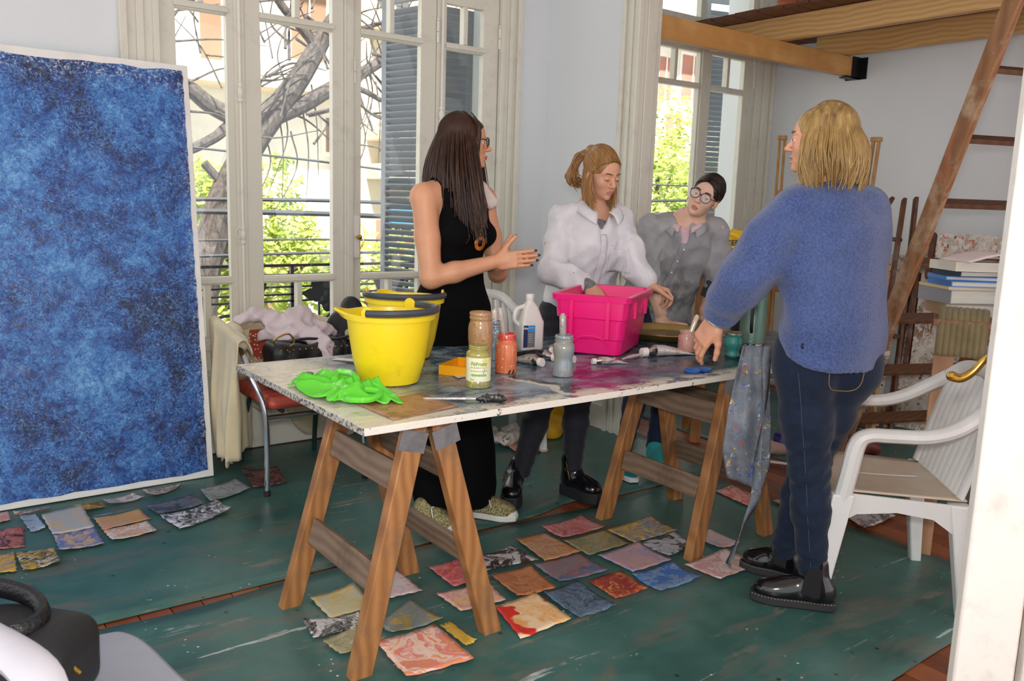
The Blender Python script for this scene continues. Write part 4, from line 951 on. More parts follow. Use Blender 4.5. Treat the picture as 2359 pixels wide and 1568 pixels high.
bb = SDF(grid((-.12, 1.42, .43), (.40, 2.0, .74), .008)); Mb = np.array([[.80, .60, 0], [-.60, .80, 0], [0, 0, 1]])
bb.rbox((.10, 1.68, .515), (.185, .10, .078), .045, M=Mb, k=.01); bb.rbox((.10, 1.68, .575), (.15, .05, .03), .028, M=Mb, k=.05); bb.ripple(lambda X, Y, Z: .004 * np.sin(26 * X - 18 * Y + 10 * Z)); bb.build('bag_body', M_blk, bg_)
def onb(a, b, z): return (.10 + .80 * a + .60 * b, 1.68 - .60 * a + .80 * b, z)
MB().tube(bez([onb(-.10, -.103, .545), onb(0, -.106, .553), (onb(.08, -.104, .545)), onb(.13, -.102, .51), onb(.145, -.10, .475), onb(.148, -.098, .45)], 6), .0045, 6).build('gold_zip', M_gold, bg_)
MB().tube(bez([onb(.06, -.085, .592), onb(.11, -.075, .588), onb(.16, -.045, .565), onb(.186, -.02, .52)], 6), .0045, 6).build('gold_zip', M_gold, bg_)
MB().tube(bez([onb(-.17, -.085, .59), onb(-.08, -.09, .594), onb(0, -.092, .594)], 6), .0045, 6).build('gold_zip', M_gold, bg_)
MB().tube(bez([onb(-.17, -.02, .59), onb(-.10, -.05, .612), onb(.0, -.075, .615), onb(.09, -.06, .61), onb(.115, .0, .612), onb(.06, .05, .628), onb(-.06, .06, .645), onb(-.17, .04, .65)], 6), .013, 10, flat=((0, 0, 1), 1.5)).build('handle', M_snake, bg_)
UP_ = Vector((0, 0, 1))
# ------------------------------------------------------------------ lettering helper: text turned into mesh and laid on a surface
def letters(name, body, size, mat, parent, fn, align='CENTER', bold=0, cut=None):
    """fn(x, y) -> xyz; text is laid flat in x, y first"""
    cu = bpy.data.curves.new('text', 'FONT'); cu.body = body; cu.size = size; cu.align_x = align; cu.offset = bold; cu.resolution_u = 2
    o = bpy.data.objects.new('text', cu); COL.objects.link(o); dg = bpy.context.evaluated_depsgraph_get(); me = o.evaluated_get(dg).to_mesh()
    vs = [fn(v.co.x, v.co.y) for v in me.vertices]; fs = [tuple(p.vertices) for p in me.polygons]
    bpy.data.objects.remove(o, do_unlink=True); bpy.data.curves.remove(cu)
    return MB().add(vs, fs).build(name, mat, parent, smooth=False, recalc=False)
def oncyl(c, r, z0, a0):
    """wrap x around an upright cylinder whose front faces angle a0"""
    return lambda x, y: (c[0] + r * math.cos(a0 + x / r), c[1] + r * math.sin(a0 + x / r), z0 + y)

for body_, pos_ in STENCIL: letters('stencil_lettering', body_, .02, M_red, ld, lambda x, y: pos_ + fw_ * x + ny_ * y, 'LEFT')

# ------------------------------------------------------------------ yellow buckets
tyb = NT('scuffed_yellow_plastic'); v = tyb.co(); n1, _ = tyb.noise(v, 8, 5, .7); n2, _ = tyb.noise(tyb.co((1, 1, .4)), 26, 5, .75)
cc = tyb.mix(tyb.ramp(n1, [(.5, 0), (.78, .5)]), '#ecd01c', '#c9a818'); cc = tyb.mix(tyb.ramp(n2, [(.70, 0), (.74, .8)]), cc, '#8b7a2a'); M_yel = tyb.set(cc, .33, bump=n1, bstr=.08)
M_hand = plain('dark_grey_plastic', '#3c4048', .4)
def bucket(label, c, a_sp, a_h, drop):
    o = thing('bucket', label, 'bucket', (c[0], c[1], TZ), a_sp, 'yellow buckets')
    h, rb, rt = .232, .098, .138; n = 48
    def ring(r, z, sp=0):
        out = []
        for k in range(n):
            t_ = 2 * math.pi * k / n; d = (t_ + math.pi) % (2 * math.pi) - math.pi; q = math.exp(-(d / .22) ** 2)
            out.append(Vector(((r + sp * q) * math.cos(t_), (r + sp * q) * math.sin(t_), z + .35 * sp * q)))
        return out
    R_ = [ring(.0005, .002), ring(rb - .012, .001), ring(rb, .006), ring(rb + .02, .075), ring(rb + .034, .16), ring(rt, h - .02, .0), ring(rt, h - .018), ring(rt + .012, h - .016, .006), ring(rt + .013, h - .002, .03), ring(rt + .006, h + .003, .034), ring(rt - .003, h, .03), ring(rt - .008, h - .03, .008), ring(rb + .026, .15), ring(rb + .01, .06), ring(rb - .008, .012), ring(.0005, .01)]
    MB().loft(R_).build('bucket_body', M_yel, o, world=False, angle=50)
    for s in (-1, 1):
        a = a_h - a_sp + s * math.pi / 2
        m2 = MB(); m2.lathe([(.0, -.004), (.02, -.004), (.022, 0), (.02, .004), (0, .004)], ((rt + .006) * math.cos(a), (rt + .006) * math.sin(a), h + .012), 14, M=Matrix.Rotation(a + R(90), 3, 'Z') @ Matrix.Rotation(R(90), 3, 'X')); m2.build('handle_lug', M_yel, o, world=False)
    P = []
    for k in range(25):
        w_ = math.pi * k / 24; rr_ = rt + .013; x = rr_ * math.cos(w_); y = rr_ * math.sin(w_)
        ca, sa = math.cos(a_h - a_sp - math.pi / 2), math.sin(a_h - a_sp - math.pi / 2)
        P.append((x * ca - y * sa * 1.04, x * sa + y * ca * 1.04, h + .012 + drop * math.sin(w_)))
    MB().tube(P, .0095, 8, flat=((0, 0, 1), 1.25)).build('handle', M_hand, o, world=False)
    return o
view_a = lambda c: math.atan2(-c[1], -c[0])
left_a = YAW + math.pi / 2
b1_ = bucket('scuffed yellow bucket nearer the green cloth, spout to the left', (1.338, 2.44), left_a + .12, left_a + math.pi - .35, .004)
bucket('yellow bucket standing behind the nearer one', (1.60, 2.80), left_a - .9, YAW + math.pi, .004)

# ------------------------------------------------------------------ jars
def stain_glass(name, base, spots, dens=.55, rough=.14):
    t = NT(name); v = t.co(); n1, c1 = t.noise(v, 26, 4, .65); n2, _ = t.noise(t.co(loc=(1, 2, 3)), 60, 4, .7); n3, _ = t.noise(t.co(loc=(4, 2, 1)), 14, 3, .6)
    col = t.ramp(n3, [(.35, base[0]), (.65, base[1])])
    for i, s in enumerate(spots):
        n, _ = t.noise(t.co(loc=(i * 3.3, i, 2)), 38 - 4 * i, 5, .7); col = t.mix(t.ramp(n, [(.60, 0), (.66, dens + .3)]), col, s)
    sp = t.voro(v, 130); col = t.mix(t.math('MULTIPLY', t.ramp(sp, [(.16, 1), (.24, 0)]), t.ramp(n1, [(.55, 0), (.6, .9)])), col, '#dcd8d0')
    return t.set(col, rough, coat=.5, bump=n2, bstr=.12)
JARP = {'waist': [(.8, 0), (.98, .01), (1, .04), (.97, .2), (.86, .36), (.84, .42), (.9, .5), (1, .62), (1, .70), (.96, .78), (.78, .82), (.78, .85), (.86, .86), (.86, .89), (.80, .90), (.86, .93), (.86, .97), (.80, 1.0), (.73, 1.0), (.73, .8)],
        'plain': [(.85, 0), (.98, .01), (1, .05), (1, .70), (.95, .76), (.78, .80), (.78, .84), (.85, .85), (.85, .89), (.8, .90), (.85, .94), (.85, .98), (.8, 1.0), (.72, 1.0), (.72, .8)],
        'tall': [(.85, 0), (.98, .01), (1, .06), (.98, .36), (.93, .43), (.95, .5), (1, .58), (1, .74), (.96, .80), (.86, .85), (.86, .88), (.92, .89), (.92, .92), (.87, .93), (.92, .95), (.92, .985), (.87, 1.0), (.80, 1.0), (.80, .82)],
        'fat': [(.9, 0), (.99, .012), (1, .04), (1, .15), (.97, .17), (.97, .70), (1, .74), (1, .80), (.94, .85), (.76, .88), (.76, .9), (.8, .91), (.8, .94), (.77, .95), (.8, .96), (.8, .985), (.75, 1.0), (.68, 1.0), (.68, .85)]}
def jar(name, label, c, r, h, kind, mat):
    o = thing(name, label, 'jar', (c[0], c[1], TZ), 0, 'paint jars on the table')
    MB().lathe([(0, 0)] + [(a * r, b * h) for a, b in JARP[kind]] + [(.6 * r, .1 * h), (0, .1 * h)], (c[0], c[1], TZ + .0005), 28, cap=False).build('glass', mat, o, angle=50)
    return o
def brush(name, label, a, b, r0, r1, mat, ferrule=None, tip=None):
    o = thing(name, label, 'brush', a); a, b = Vector(a), Vector(b); d = b - a
    MB().tube([a, a + d * .1, a + d * .4, a + d * .75, a + d * .94, b], [r0 * .8, r0, (r0 + r1) * .55, r1, r1, r1 * .5], 10).build('handle', mat, o)
    if ferrule: MB().tube([a - d * .0, a - d * .14], [r0 * .95, r0 * 1.15], 10).build('ferrule', M_chrome, o); MB().tube([a - d * .14, a - d * .22, a - d * .3], [r0 * 1.2, r0 * 1.25, r0 * .5], 10).build('bristles', ferrule, o)
    return o
M_jb = stain_glass('amber_smeared_glass', ('#b08a5a', '#a87f62'), ['#8a6a3c', '#c9a53a', '#b87f74'])
jar('glass_jar', 'tall amber-brown smeared waisted jar behind the labelled jar', (1.671, 2.394), .043, .222, 'tall', M_jb)
M_jf = stain_glass('yellow_smeared_glass', ('#8d8556', '#a39a4c'), ['#d2c02a', '#6a6a78', '#8a8664'])
fj = jar('glass_jar', 'yellow-smeared jar with white and green fruit spread label', (1.556, 2.235), .041, .139, 'fat', M_jf)
tl = NT('cream_printed_label'); v = tl.co(); n1, _ = tl.noise(v, 22, 4, .6); x_, y_, z_ = tl.sep(v)[0:3]
cc = tl.mix(tl.math('MULTIPLY', tl.ramp(n1, [(.45, 0), (.6, .8)]), tl.band(z_, TZ + .03, TZ + .09, 9, 10)), '#e3e2c0', '#d6c24a'); M_lab = tl.set(cc, .5)
fa = view_a((1.556, 2.235)) + .05; lc = (1.556, 2.235)
rows = [[Vector(oncyl(lc, .0408, TZ + .024 + .078 * j, fa)(x * .01, 0)) for x in range(-6, 7)] for j in (0, 1)]
m2 = MB(); m2.add([p for r in rows for p in r], [(k, k + 1, 13 + k + 1, 13 + k) for k in range(12)]); lb_ = m2.build('label', M_lab, fj)
M_grn = plain('label_green_ink', '#5f9a2e', .5); M_ink = plain('dark_label_ink', '#55573f', .5); M_blu = plain('blue_paint_mark', '#2c56b8', .4); M_wht = plain('white_ink', '#eeeee6', .5)
letters('brand_lettering', 'FitFruits', .0165, M_grn, lb_, oncyl(lc, .0412, TZ + .077, fa), bold=.0004)
letters('flavour_lettering', 'MANTEQUILLA DE MANI', .0055, M_ink, lb_, oncyl(lc, .0412, TZ + .057, fa))
letters('small_lettering', '100% IDEAL', .006, plain('pale_label_ink', '#9aa07a', .5), lb_, oncyl(lc, .0412, TZ + .068, fa + .3))
for k, cc in enumerate(('#6a8a30', '#d9a02c', '#4a7a3a', '#d4406a', '#8a3a7a')):
    q = MB(); f_ = oncyl(lc, .0412, TZ + .070, fa); q.add([f_(-.026 + .0058 * k + .002 * math.cos(a * .785), .002 * math.sin(a * .785)) for a in range(8)], [tuple(range(8))]); q.build('label_dot', plain('label_dot_%d' % k, cc, .5), lb_, smooth=False)
f_ = oncyl(lc, .0411, TZ + .042, fa); q = MB(); q.add([f_(-.026 + .0052 * k, y) for y in (0, .0065) for k in range(11)], [(k, k + 1, 11 + k + 1, 11 + k) for k in range(10)]); q.build('green_band', M_grn, lb_)
letters('band_lettering', 'SIN AZUCAR AGREGADA', .0042, M_wht, lb_, oncyl(lc, .0413, TZ + .0436, fa))
letters('weight_lettering', '380 g', .006, M_ink, lb_, oncyl(lc, .0412, TZ + .029, fa - .55))
f_ = oncyl(lc, .0414, TZ + .05, fa + .42); q = MB(); q.add([f_(.002 * math.sin(k * .9) + w_, .017 - .0024 * k) for k in range(8) for w_ in (-.0008, .0008)], [(2 * k, 2 * k + 1, 2 * k + 3, 2 * k + 2) for k in range(7)]); q.build('blue_stroke', M_blu, lb_)
M_jo = stain_glass('orange_painted_glass', ('#d9764c', '#cf6f44'), ['#8a6a4c', '#c98a7a'], .1)
oj = jar('glass_jar', 'orange painted jar with pink dots and red rim', (1.777, 2.381), .0385, .14, 'plain', M_jo)
oa = view_a((1.777, 2.381)); M_pk = plain('pink_paint_dot', '#e9a9b8', .4); M_bk = plain('black_paint', '#1c1a1a', .4)
for k, (a, z, s) in enumerate(((-.3, .055, .0032), (.5, .028, .0028), (-.35, .024, .0028), (-.8, .026, .0022), (-.7, .085, .0026), (.75, .03, .002), (.62, .086, .0024))):
    q = MB(); f_ = oncyl((1.777, 2.381), .0389, TZ + z, oa + a); q.add([f_(s * math.cos(i * .785), s * math.sin(i * .785)) for i in range(8)], [tuple(range(8))]); q.build('pink_dot', M_pk, oj, smooth=False)
for a in (.35, .75):
    q = MB(); f_ = oncyl((1.777, 2.381), .039, TZ + .008, oa + a); q.add([f_(.004 * math.cos(i * .785) + .004 * math.sin(i * .785), .009 * math.sin(i * .785)) for i in range(8)], [tuple(range(8))]); q.build('black_mark', M_bk, oj, smooth=False)
MB().lathe([(.031, .119), (.0338, .121), (.0338, .134), (.031, .141), (.027, .141), (.027, .12)], (1.777, 2.381, TZ + .0005), 28).build('red_rim', stain_glass('red_paint', ('#c93a2c', '#d04a3a'), ['#b9a2a8']), oj)
M_jg = stain_glass('grey_clouded_glass', ('#8f8d80', '#83909a'), ['#a09a5a', '#7f8f9f'], .1)
gj = jar('glass_jar', 'grey clouded waisted jar with a brush in front of the pink bin', (1.922, 2.237), .0385, .146, 'waist', M_jg)
M_jt = stain_glass('blue_grey_smeared_glass', ('#6d7f86', '#8a9aa2'), ['#3f5f7a', '#b9c0c4'])
jar('glass_jar', 'blue-grey smeared jar holding brushes behind the orange jar', (1.89, 2.606), .033, .15, 'plain', M_jt)
M_jp = stain_glass('pink_crusted_glass', ('#c58a7c', '#d9b5a8'), ['#c9603f', '#d8d0c8', '#b3766a'], .5, .5)
jar('glass_jar', 'pink and white crusted jar beside the round tray', (2.725, 2.377), .037, .088, 'plain', M_jp)
M_bh = stain_glass('paint_caked_handle', ('#9d8f86', '#b9aea6'), ['#54586e', '#8a4a4a', '#e2ded8'], .6, .45)
M_bh2 = stain_glass('speckled_handle', ('#a59a90', '#8f8a88'), ['#54586e', '#a0615a', '#d8d4cf'], .6, .4)
brush('paint_brush', 'caked brush standing in the orange jar', (1.785, 2.385, TZ + .04), (1.757, 2.40, TZ + .232), .006, .0095, M_bh)
brush('paint_brush', 'white-smeared brush leaning in the blue-grey jar', (1.89, 2.606, TZ + .03), (1.878, 2.60, TZ + .20), .006, .011, stain_glass('white_red_caked_handle', ('#d8d0c4', '#c9bfb2'), ['#a8323a', '#6a5a4c']))
brush('paint_brush', 'speckled thick handle standing in the grey clouded jar', (1.925, 2.24, TZ + .02), (1.918, 2.245, TZ + .222), .0085, .0125, M_bh2)
brush('paint_brush', 'pale wooden stick leaning in the pink crusted jar', (2.72, 2.378, TZ + .02), (2.765, 2.362, TZ + .155), .007, .011, stain_glass('cream_stick', ('#ddd2b4', '#d2c4a2'), ['#6a5a9a', '#b9a890']))
brush('paint_brush', 'long brush with black caked bristles lying along the table edge', (1.438, 2.062, TZ + .009), (1.30, 2.155, TZ + .006), .0045, .004, stain_glass('silver_grey_handle', ('#b9b4ac', '#8f8a86'), ['#d9d4cc']), None)
bk = SDF(grid((1.41, 1.98, TZ - .005), (1.53, 2.09, TZ + .035), .004)); bk.chain([(1.437, 2.062, TZ + .009), (1.46, 2.044, TZ + .011), (1.488, 2.024, TZ + .012), (1.503, 2.012, TZ + .008)], [.006, .011, .012, .005], .008); bk.ripple(lambda X, Y, Z: .003 * np.sin(300 * X + 200 * Y + 120 * Z) + .002 * np.sin(410 * Y - 150 * X))
bo = bk.build('caked_bristles', stain_glass('black_paint_crust', ('#1b1c1c', '#262823'), ['#7a7a4a', '#3a4a60', '#8a8a84'], .2, .35), bpy.data.objects['paint_brush.004'])

# ------------------------------------------------------------------ white bottle
bt = thing('plastic_bottle', 'white plastic jug with blue and grey label in front of the plastic chair', 'bottle', (2.157, 2.737, TZ), 0)
M_bot = plain('milky_white_plastic', '#dcd9d4', .38, var=.03)
def sqring(hw, hd, z, rr_, n=6):
    out = []
    for cx, cy, a0 in ((1, 1, 0), (-1, 1, 90), (-1, -1, 180), (1, -1, 270)):
        for k in range(n): a = R(a0 + 90 * k / (n - 1)); out.append((cx * (hw - rr_) + rr_ * math.cos(a), cy * (hd - rr_) + rr_ * math.sin(a), z))
    return out
ba = YAW - math.pi / 2 + .42; Mz = Matrix.Rotation(ba, 3, 'Z'); bc = Vector((2.157, 2.737, TZ))
def place(r): return [Mz @ Vector(p) + bc for p in r]
MB().loft([place(sqring(a, b, z, c)) for a, b, z, c in ((.046, .042, .0, .012), (.05, .046, .006, .014), (.05, .046, .118, .014), (.046, .042, .125, .013), (.03, .028, .175, .012), (.017, .017, .198, .0168), (.016, .016, .206, .0158))]).build('jug_body', M_bot, bt, angle=50)
MB().lathe([(.018, .204), (.0185, .206), (.0185, .226), (.017, .229), (0, .229)], bc, 18).build('screw_cap', M_bot, bt)
MB().tube(bez([bc + Mz @ Vector((-.047, 0, .10)), bc + Mz @ Vector((-.068, 0, .125)), bc + Mz @ Vector((-.06, 0, .165)), bc + Mz @ Vector((-.02, 0, .18))], 5), .009, 8).build('grip', M_bot, bt)
def onbot(x, y): return bc + Mz @ Vector((x, -.0465, y))
def patch(x0, x1, y0, y1, col, nm, off=0.0): 
    q = MB(); q.prism([(x0, y0), (x1, y0), (x1, y1), (x0, y1)], lambda u, v, t_: onbot(u, v) - Mz @ Vector((0, t_, 0)), off, off + .0004); return q.build(nm, plain(nm + '_print', col, .45, var=.04), bt, smooth=False)
patch(-.046, -.027, .012, .104, '#252c5a', 'label_navy'); patch(-.027, .006, .078, .104, '#3f8fd0', 'label_blue'); patch(-.027, .006, .012, .078, '#6f747a', 'label_grey')
letters('brand_lettering', 'Alba', .012, M_wht, bt, lambda x, y: onbot(x - .0365, .088 + y) - Mz @ Vector((0, .0006, 0)), bold=.0003)
letters('line_lettering', 'AGUARRAS', .005, M_wht, bt, lambda x, y: onbot(x - .011, .092 + y) - Mz @ Vector((0, .0006, 0)))
for k in range(5): patch(-.024, -.004 - .003 * (k % 2), .034 + .008 * k, .0355 + .008 * k, '#c9ccd0', 'label_line', .0005)
q = MB(); q.prism([(.003 * math.cos(a * .785) - .003, .022 + .0045 * math.sin(a * .785)) for a in range(8)], lambda u, v, t_: onbot(u, v) - Mz @ Vector((0, t_, 0)), .0004, .001); q.build('red_emblem', plain('red_emblem_print', '#c8352c', .45), bt, smooth=False)

# ------------------------------------------------------------------ pink bin
bn = thing('pink_bin', 'bright pink plastic storage bin with stepped ribbed sides', 'bin', (2.448, 2.601, TZ))
M_pink = plain('hot_pink_plastic', '#f0187a', .3, var=.05, coat=.2)
bu, bv = Vector((.84, .54, 0)).normalized(), Vector((-.54, .84, 0)).normalized(); bcn = Vector((2.448, 2.601, TZ))
def binring(hw, hd, z, rr_=.035, wave=0):
    return [bcn + bu * p[0] + bv * p[1] + Vector((0, 0, z)) for p in sqring(hw, hd, z, rr_, 6)]
Rg = []
for hw, hd, z in ((.01, .01, .003), (.185, .112, .001), (.195, .122, .008), (.199, .126, .066), (.206, .133, .07), (.212, .140, .148), (.219, .147, .152), (.224, .152, .222), (.224, .152, .224), (.236, .164, .222), (.238, .166, .244), (.228, .156, .249), (.218, .146, .246), (.205, .133, .14), (.186, .112, .012), (.01, .01, .011)): Rg.append(binring(hw, hd, z, min(.035, hd * .9)))
MB().loft(Rg).build('bin_body', M_pink, bn, angle=40)
for s, ax_, oth, L1, L2 in ((-1, bu, bv, .2, .15), (1, bu, bv, .2, .15)):
    m2 = MB(); c = bcn + oth * s * .1555
    for x in (-.10, .10): p = c + ax_ * x; m2.bar(p + Vector((0, 0, .15)), p + Vector((0, 0, .222)), .012, .012, up=oth)
    m2.build('side_rib', M_pink, bn)
for s in (-1, 1):
    m2 = MB(); c = bcn + bu * s * .2275
    for x in (-.075, .075): p = c + bv * x; m2.bar(p + Vector((0, 0, .075)), p + Vector((0, 0, .222)), .014, .012, up=bu)
    pts_ = [c + bv * (.07 * math.cos(a)) + Vector((0, 0, .045 + .035 * math.sin(a))) - bu * s * .02 for a in [math.pi * i / 10 for i in range(11)]]; m2.tube(pts_, .004, 6)
    m2.build('end_rib', M_pink, bn)

# ------------------------------------------------------------------ tray, gourds, thermoses
M_tray = plain('worn_gold_tray_metal', '#b59a62', .3, .9, var=.15); M_trayin = plain('dull_tray_floor', '#8f8272', .18, .7, var=.2)
ty = thing('round_tray', 'round gilt metal tray between the pink bin and the pink jar', 'tray', (2.93, 2.70, TZ))
MB().lathe([(0, .004), (.17, .004), (.185, .012), (.2, .034), (.207, .036), (.209, .033), (.19, .006), (.172, .0005), (0, .0005)], (2.93, 2.70, TZ), 48).build('tray_rim', M_tray, ty, angle=60); MB().lathe([(0, .0062), (.168, .0062), (.168, .0045), (0, .0045)], (2.93, 2.70, TZ), 40).build('tray_floor', M_trayin, ty)
gt = thing('mate_gourd', 'teal leather mate gourd with black zigzag stitching', 'gourd', (2.786, 2.182, TZ))
M_teal = plain('teal_leather', '#2f7f74', .45, var=.12, bump=.3, bscale=90); GP = [(0, 0), (.024, 0), (.029, .004), (.028, .016), (.023, .026), (.026, .036), (.035, .052), (.037, .066), (.032, .082), (.031, .088), (.036, .097), (.034, .1), (.03, .098), (.027, .086), (0, .085)]
MB().lathe(GP, (2.786, 2.182, TZ + .0005), 28, cap=False).build('gourd_body', M_teal, gt, angle=60); MB().lathe([(.030, .094), (.0375, .0975), (.0375, .104), (.033, .106), (.029, .103)], (2.786, 2.182, TZ), 28).build('metal_rim', plain('tarnished_metal', '#8f8a7c', .35, .8), gt)
ga = view_a((2.786, 2.182)) + .55; zz = []
for k in range(17):
    z = .008 + .005 * k; r_ = np.interp(z, [p[1] for p in GP[1:11]], [p[0] for p in GP[1:11]]) + .0007; a = ga + (.14 if k % 2 else -.06); zz.append((2.786 + r_ * math.cos(a), 2.182 + r_ * math.sin(a), TZ + z))
MB().tube(zz, .0011, 5).build('zigzag_stitch', M_bk, gt)
z2 = []
for k in range(29): a = ga - 2.2 + .1 * k; r_ = .0296; z2.append((2.786 + r_ * math.cos(a), 2.182 + r_ * math.sin(a), TZ + (.004 if k % 2 else .011)))
MB().tube(z2, .001, 5).build('base_stitch', M_bk, gt)
gb = thing('mate_gourd', 'dark brown footed mate gourd behind the hand in blue sleeve', 'gourd', (2.93, 2.409, TZ))
M_gbr = plain('dark_brown_wood', '#4a3428', .4, var=.25); MB().lathe([(0, 0), (.03, 0), (.032, .005), (.012, .016), (.010, .024), (.022, .036), (.034, .055), (.036, .07), (.03, .09), (.031, .1), (.034, .112), (.034, .12), (.029, .12), (.026, .1), (0, .095)], (2.93, 2.409, TZ + .0005), 24, cap=False).build('gourd_body', M_gbr, gb, angle=60)
MB().lathe([(.0345, .108), (.036, .11), (.036, .121), (.03, .122)], (2.93, 2.409, TZ), 24).build('brass_rim', M_brass, gb); MB().tube(bez([(2.925, 2.405, TZ + .05), (2.94, 2.40, TZ + .12), (2.955, 2.39, TZ + .165), (2.985, 2.37, TZ + .185)], 5), .004, 8).build('metal_straw', plain('dark_metal', '#3a3f48', .3, .7), gb)
M_thg = plain('hammered_green_enamel', '#5d7a6e', .35, .3, bump=.3, bscale=120); M_steel = plain('brushed_steel', '#b9b6b0', .18, 1.0, var=.06)
def thermos(label, c, body):
    o = thing('thermos', label, 'thermos', (c[0], c[1], TZ), 0, 'vacuum flasks'); p = (c[0], c[1], TZ + .0005)
    MB().lathe([(0, 0), (.05, 0), (.0525, .004), (.0525, .048), (0, .05)], p, 32, cap=False).build('steel_base', M_steel, o); MB().lathe([(0, .048), (.0535, .05), (.0535, .235), (.05, .25), (.036, .268), (0, .27)], p, 32, cap=False).build('body', body, o)
    MB().lathe([(0, .262), (.037, .266), (.037, .285), (.033, .288), (0, .29)], p, 28, cap=False).build('collar', plain('black_plastic', '#1b1c1e', .45), o)
    MB().lathe([(0, .288), (.034, .29), (.034, .302), (.024, .312), (.023, .33), (.02, .334), (0, .335)], p, 28, cap=False).build('steel_cup', M_steel, o)
    MB().tube(bez([(c[0] - .045, c[1] - .03, TZ + .22), (c[0] - .075, c[1] - .05, TZ + .20), (c[0] - .078, c[1] - .052, TZ + .13), (c[0] - .046, c[1] - .03, TZ + .10)], 5), .007, 8).build('side_handle', plain('black_plastic', '#1b1c1e', .45), o)
    return o
thermos('green vacuum flask with steel base beside the teal gourd', (2.935, 2.205), M_thg); thermos('dark flask with steel cup behind the blue sleeve', (3.16, 2.43), plain('black_enamel', '#23262a', .4))

# ------------------------------------------------------------------ paint tubes
def tube_mat(name, cap_, body_): 
    t = NT(name); v = t.co(); n, _ = t.noise(v, 40, 4, .7); return t.set(t.mix(t.ramp(n, [(.5, 0), (.62, .9)]), cap_, body_), .3, .35, bump=n, bstr=.4, bdist=.003)
def paint_tube(label, a, b, r, body, nose='#b9bcc0', cap_='#e6e2dc'):
    """a = cap end, b = crimped end"""
    o = thing('paint_tube', label, 'paint tube', (a[0], a[1], TZ), 0, 'squeezed paint tubes'); a = Vector((a[0], a[1], TZ + r)); b = Vector((b[0], b[1], TZ + r * .4)); d = (b - a).normalized(); L = (b - a).length; side = d.cross(Vector((0, 0, 1))).normalized(); up = side.cross(d); n = 16
    def ring(t_, hw, hh, lift=0): c = a + (b - a) * t_; c = Vector((c.x, c.y, TZ + max(hh, .0015) + lift)); return [c + side * hw * math.cos(2 * math.pi * k / n) + up * hh * math.sin(2 * math.pi * k / n) for k in range(n)]
    MB().loft([ring(.0, r * .78, r * .78), ring(.10, r * .8, r * .8)]).build('cap', plain('tube_cap', cap_, .4, var=.03), o, bevel=.001); MB().loft([ring(.10, r * .55, r * .55, r * .25), ring(.13, r * .6, r * .6, r * .3), ring(.20, r, r * .98), ring(.24, r * 1.02, r)]).build('metal_shoulder', M_steel, o)
    m2 = MB(); m2.loft([ring(.24, r * 1.02, r), ring(.42, r * 1.03, r * .92), ring(.6, r * 1.1, r * .7), ring(.8, r * 1.22, r * .42), ring(.95, r * 1.3, r * .12), ring(1, r * 1.3, .0012)]); m2.build('tube_body', body, o, angle=60)
    return o
M_tw, M_tk, M_ts = tube_mat('white_tube_foil', '#d9d3ce', '#c9a79a'), tube_mat('black_tube_foil', '#16161a', '#3a3a3e'), tube_mat('silver_tube_foil', '#b5aca4', '#6f6a68')
paint_tube('silver paint tube with white cap pointing at the grey clouded jar', (1.957, 2.395), (1.93, 2.56), .021, M_ts)
paint_tube('black-bodied paint tube behind the silver one', (2.07, 2.44), (1.985, 2.665), .021, M_tk)
paint_tube('white paint tube with rolled end behind the grey jar', (2.115, 2.395), (2.075, 2.51), .019, M_ts, cap_='#e9dcd4')
paint_tube('small blue-ringed paint tube behind the bottle', (2.17, 2.60), (2.255, 2.68), .016, tube_mat('blue_ring_foil', '#cfd2d8', '#36549a'))
paint_tube('crumpled white paint tube in front of the pink bin', (2.16, 2.345), (2.30, 2.30), .015, M_tw)
paint_tube('large white paint tube lying right of the pink bin', (2.45, 2.37), (2.70, 2.315), .024, M_tw, cap_='#efece6')
tag(MB().box((2.07, 2.555, TZ + .008), (.05, .11, .016), (0, 0, .9)).build('red_box', plain('red_card', '#c23a2c', .5), bevel=.004), 'small red box wedged among the paint tubes', 'box')
pk = thing('palette_knife', 'steel palette knife with white-smeared handle before the pink bin', 'palette knife', (2.25, 2.33, TZ))
MB().tube(bez([(2.30, 2.33, TZ + .01), (2.37, 2.345, TZ + .013), (2.445, 2.36, TZ + .012)], 5), [.004, .004, .005, .006, .007, .0075, .0075, .007, .0065, .006, .004], 8).build('handle', M_tw, pk); MB().tube(bez([(2.30, 2.33, TZ + .01), (2.285, 2.326, TZ + .02), (2.268, 2.32, TZ + .02)], 4), .0025, 6).build('neck', M_steel, pk)
MB().prism([(0, -.012), (.075, -.014), (.085, 0), (.075, .014), (0, .012)], lambda u, v, t_: (2.268 - .97 * u + .2 * v, 2.32 - .2 * u - .97 * v, TZ + .02 - .1 * u + t_), 0, .001).build('blade', M_steel, pk)
# blue clay lumps under the hand
for dx, lab in ((0, 'flat blue dish under the fingertips, left of two'), (.062, 'flat blue dish under the thumb, right of two')):
    tag(MB().lathe([(0, 0), (.022, 0), (.03, .004), (.032, .011), (.028, .013), (.024, .008), (0, .006)], (2.385 + dx, 2.045 - .004 * 0 + dx * -.02, TZ), 24, cap=False).build('blue_dish', plain('glossy_blue_paint', '#1f5aa8', .2, coat=.5), angle=60), lab, 'dish', 'small blue dishes')
